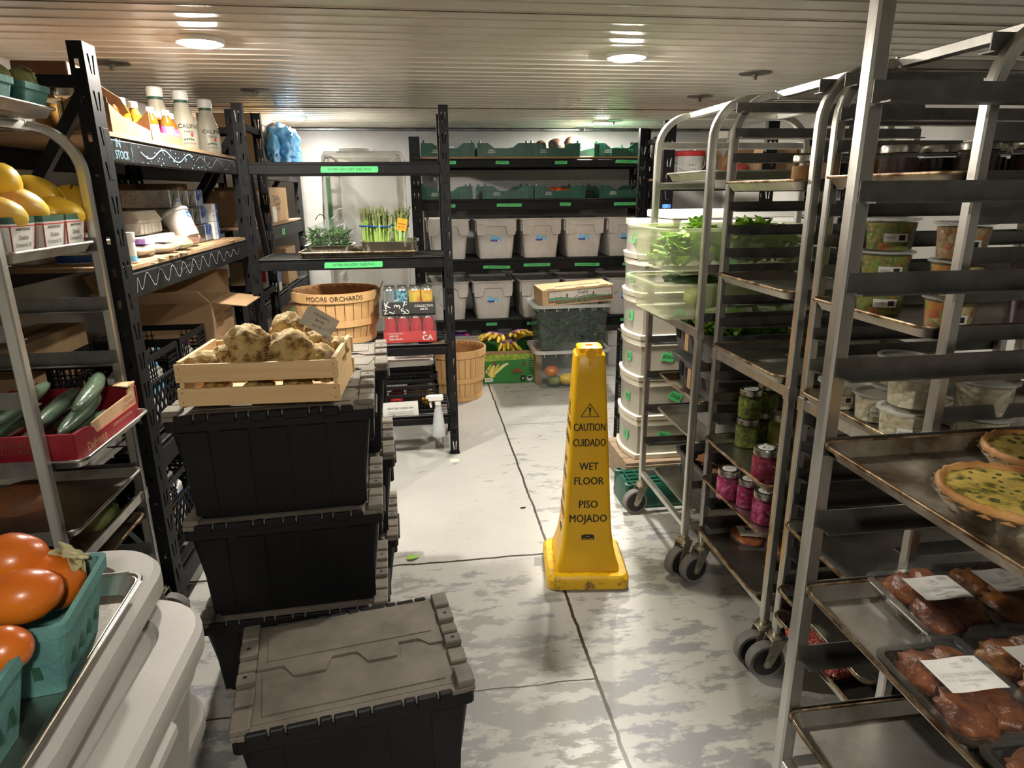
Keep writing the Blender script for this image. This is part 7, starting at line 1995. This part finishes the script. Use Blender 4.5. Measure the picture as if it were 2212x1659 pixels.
K['dome'] = clear('ridged_clear_lid', alpha=.085, rough=.05, col=(.25, .25, .25), bump=.35, bs=120)
def chicken_box(label, c, rz, W=.145, D=.205, seed=1):
    t = thing('chicken_pack', label, 'chicken pack', c, rz)
    m = M(); a, b = W / 2, D / 2; n = 12
    def ring(a_, b_, r, z_, w_):
        P = rrect(a_, b_, r, z_, 3); out = []; P0 = rrect(a, b, .018, 0, 3)
        for i, p in enumerate(P):
            q = P[(i + 1) % len(P)]; st = max(1, int((P0[(i + 1) % len(P)] - P0[i]).length / .006))
            for k in range(st):
                pt = p + (q - p) * k / st; s_ = (1 + w_ * (1 if k % 2 else -1) / max(pt.length, .02))
                out.append(Vector((pt.x * s_, pt.y * s_, z_)))
        return out
    m.loft([ring(a * .84, b * .88, .015, 0, .0012), ring(a * .95, b * .96, .018, .026, .0016)], True, False); m.obj('foil_base', 'steel', t)
    m = M(); m.sweep(rrect(a, b, .02, .028, 4), [(-.006, -.003), (.006, -.003), (.007, .002), (-.006, .003)], closed=True); m.obj('foil_rim', 'steel', t)
    m = M()
    rr = random.Random(seed)
    for (x, y, s1) in ((-.03, -.05, .048), (.028, -.045, .046), (-.025, .035, .05), (.03, .045, .044), (0, 0, .045)):
        m.blob((x, y, .030), 1, (s1 * .82, s1, .022), .35, 2.6, 3, rr.random() * 9)
    m.obj('fried_chicken', 'chicken' if seed % 2 else 'chicken2', t)
    m = M(); m.loft([ring(a * .97, b * .975, .018, .031, .0015), ring(a * .90, b * .93, .016, .056, .0015), ring(a * .85, b * .89, .014, .062, .0008), ring(a * .80, b * .86, .012, .061, .0)], False, True); m.obj('clear_lid', 'dome', t)
    m = M(); z_ = .0632; w_, h_ = W * .66, D * .36
    m.loft([[Vector((x, y, z_ + .0016 * math.sin(x * 60))) for x in (-w_ / 2 + w_ * k / 8 for k in range(9))] for y in (-h_ / 2 - .005, h_ / 2 - .005)], False, False, 0, closed=False)
    for tx, sz, dy in (('COLD FRIED CHICKEN', .0115, -.004), ('KEEP REFRIGERATED', .006, -.018), ('$12', .007, -.028), ('FARM', .008, .020), ('BEST BEFORE', .004, .012)):
        m.text(tx, sz, Matrix.Translation((0, dy - .005, z_ + .0022)), 1, .015, sx=.75)
    m.mi = 1
    for i in range(8): m.box((w_ * .28 + .0022 * i - .008, h_ * .36 - .005, z_ + .002), (.0011, .010, .0003))
    m.obj('label', ('paper', 'grey_bin'), t)
    return t
z = .6442
for (x, y, rz, sd, lb) in ((.962, .995, -3, 1, 'packed fried chicken at the far corner, clear of the pan edge'), (1.118, 1.0, -3, 2, 'packed fried chicken deeper in the far row'), (.826, .775, -2, 3, 'packed fried chicken at the pan edge with its label in full view'),
                           (.985, .785, -3, 4, 'packed fried chicken second in from the pan edge, near row'), (.835, .563, -2, 5, 'packed fried chicken nearest the camera at the pan edge'), (1.14, .79, -3, 6, 'packed fried chicken third in from the pan edge')):
    chicken_box(lb, (x, y, z), R(rz), seed=sd)
# ---------------------------------------------------------------- bits on the floor
p = PZ(890, 1209, 0); m = M(); m.leaf((0, 0, .002), (1, .3, .05), .05, .018, .05, n=5); m.leaf((.01, .01, .003), (-.2, 1, .1), .02, .008, .1)
tag(m.obj('fallen_leaf', 'leaf', loc=(p.x - .02, p.y, .001), solid=.001), 'small green leaf lying on the white floor by the dark seam', 'leaf')['kind'] = 'thing'
p = PZ(1163, 1213, 0); m = M(); m.prism([(-.022, -.03), (.02, -.035), (.025, .02), (-.01, .035)], .0008)
tag(m.obj('tape_scrap', clear('tape_scrap_film', alpha=.4, col=(.5, .5, .5)), loc=(p.x, p.y, .0004)), 'scrap of clear tape stuck on the floor beside the cone', 'tape scrap')
p = PZ(982, 995, 0); m = M(); m.box((0, 0, .0006), (.05, .04, .0012), T=Matrix.Rotation(.1, 4, 'Z'))
tag(m.obj('tape_scrap', 'ivory', loc=(p.x, p.y, 0)), 'scrap of masking tape on the floor by the slotted post foot', 'tape scrap')
for (u, v, s, lb) in ((900, 963, .018, 'yellow crumb of fruit under the extra shelving'), (1130, 1098, .03, 'dark splinter lying across the floor seam side')):
    p = PZ(u, v, 0); m = M(); m.blob((0, 0, .004), 1, (s * .5, s * (.5 if s < .02 else .14), .004), .3, 2, 2, s); tag(m.obj('floor_crumb', 'melon' if s < .02 else 'ink', loc=p), lb, 'crumb')
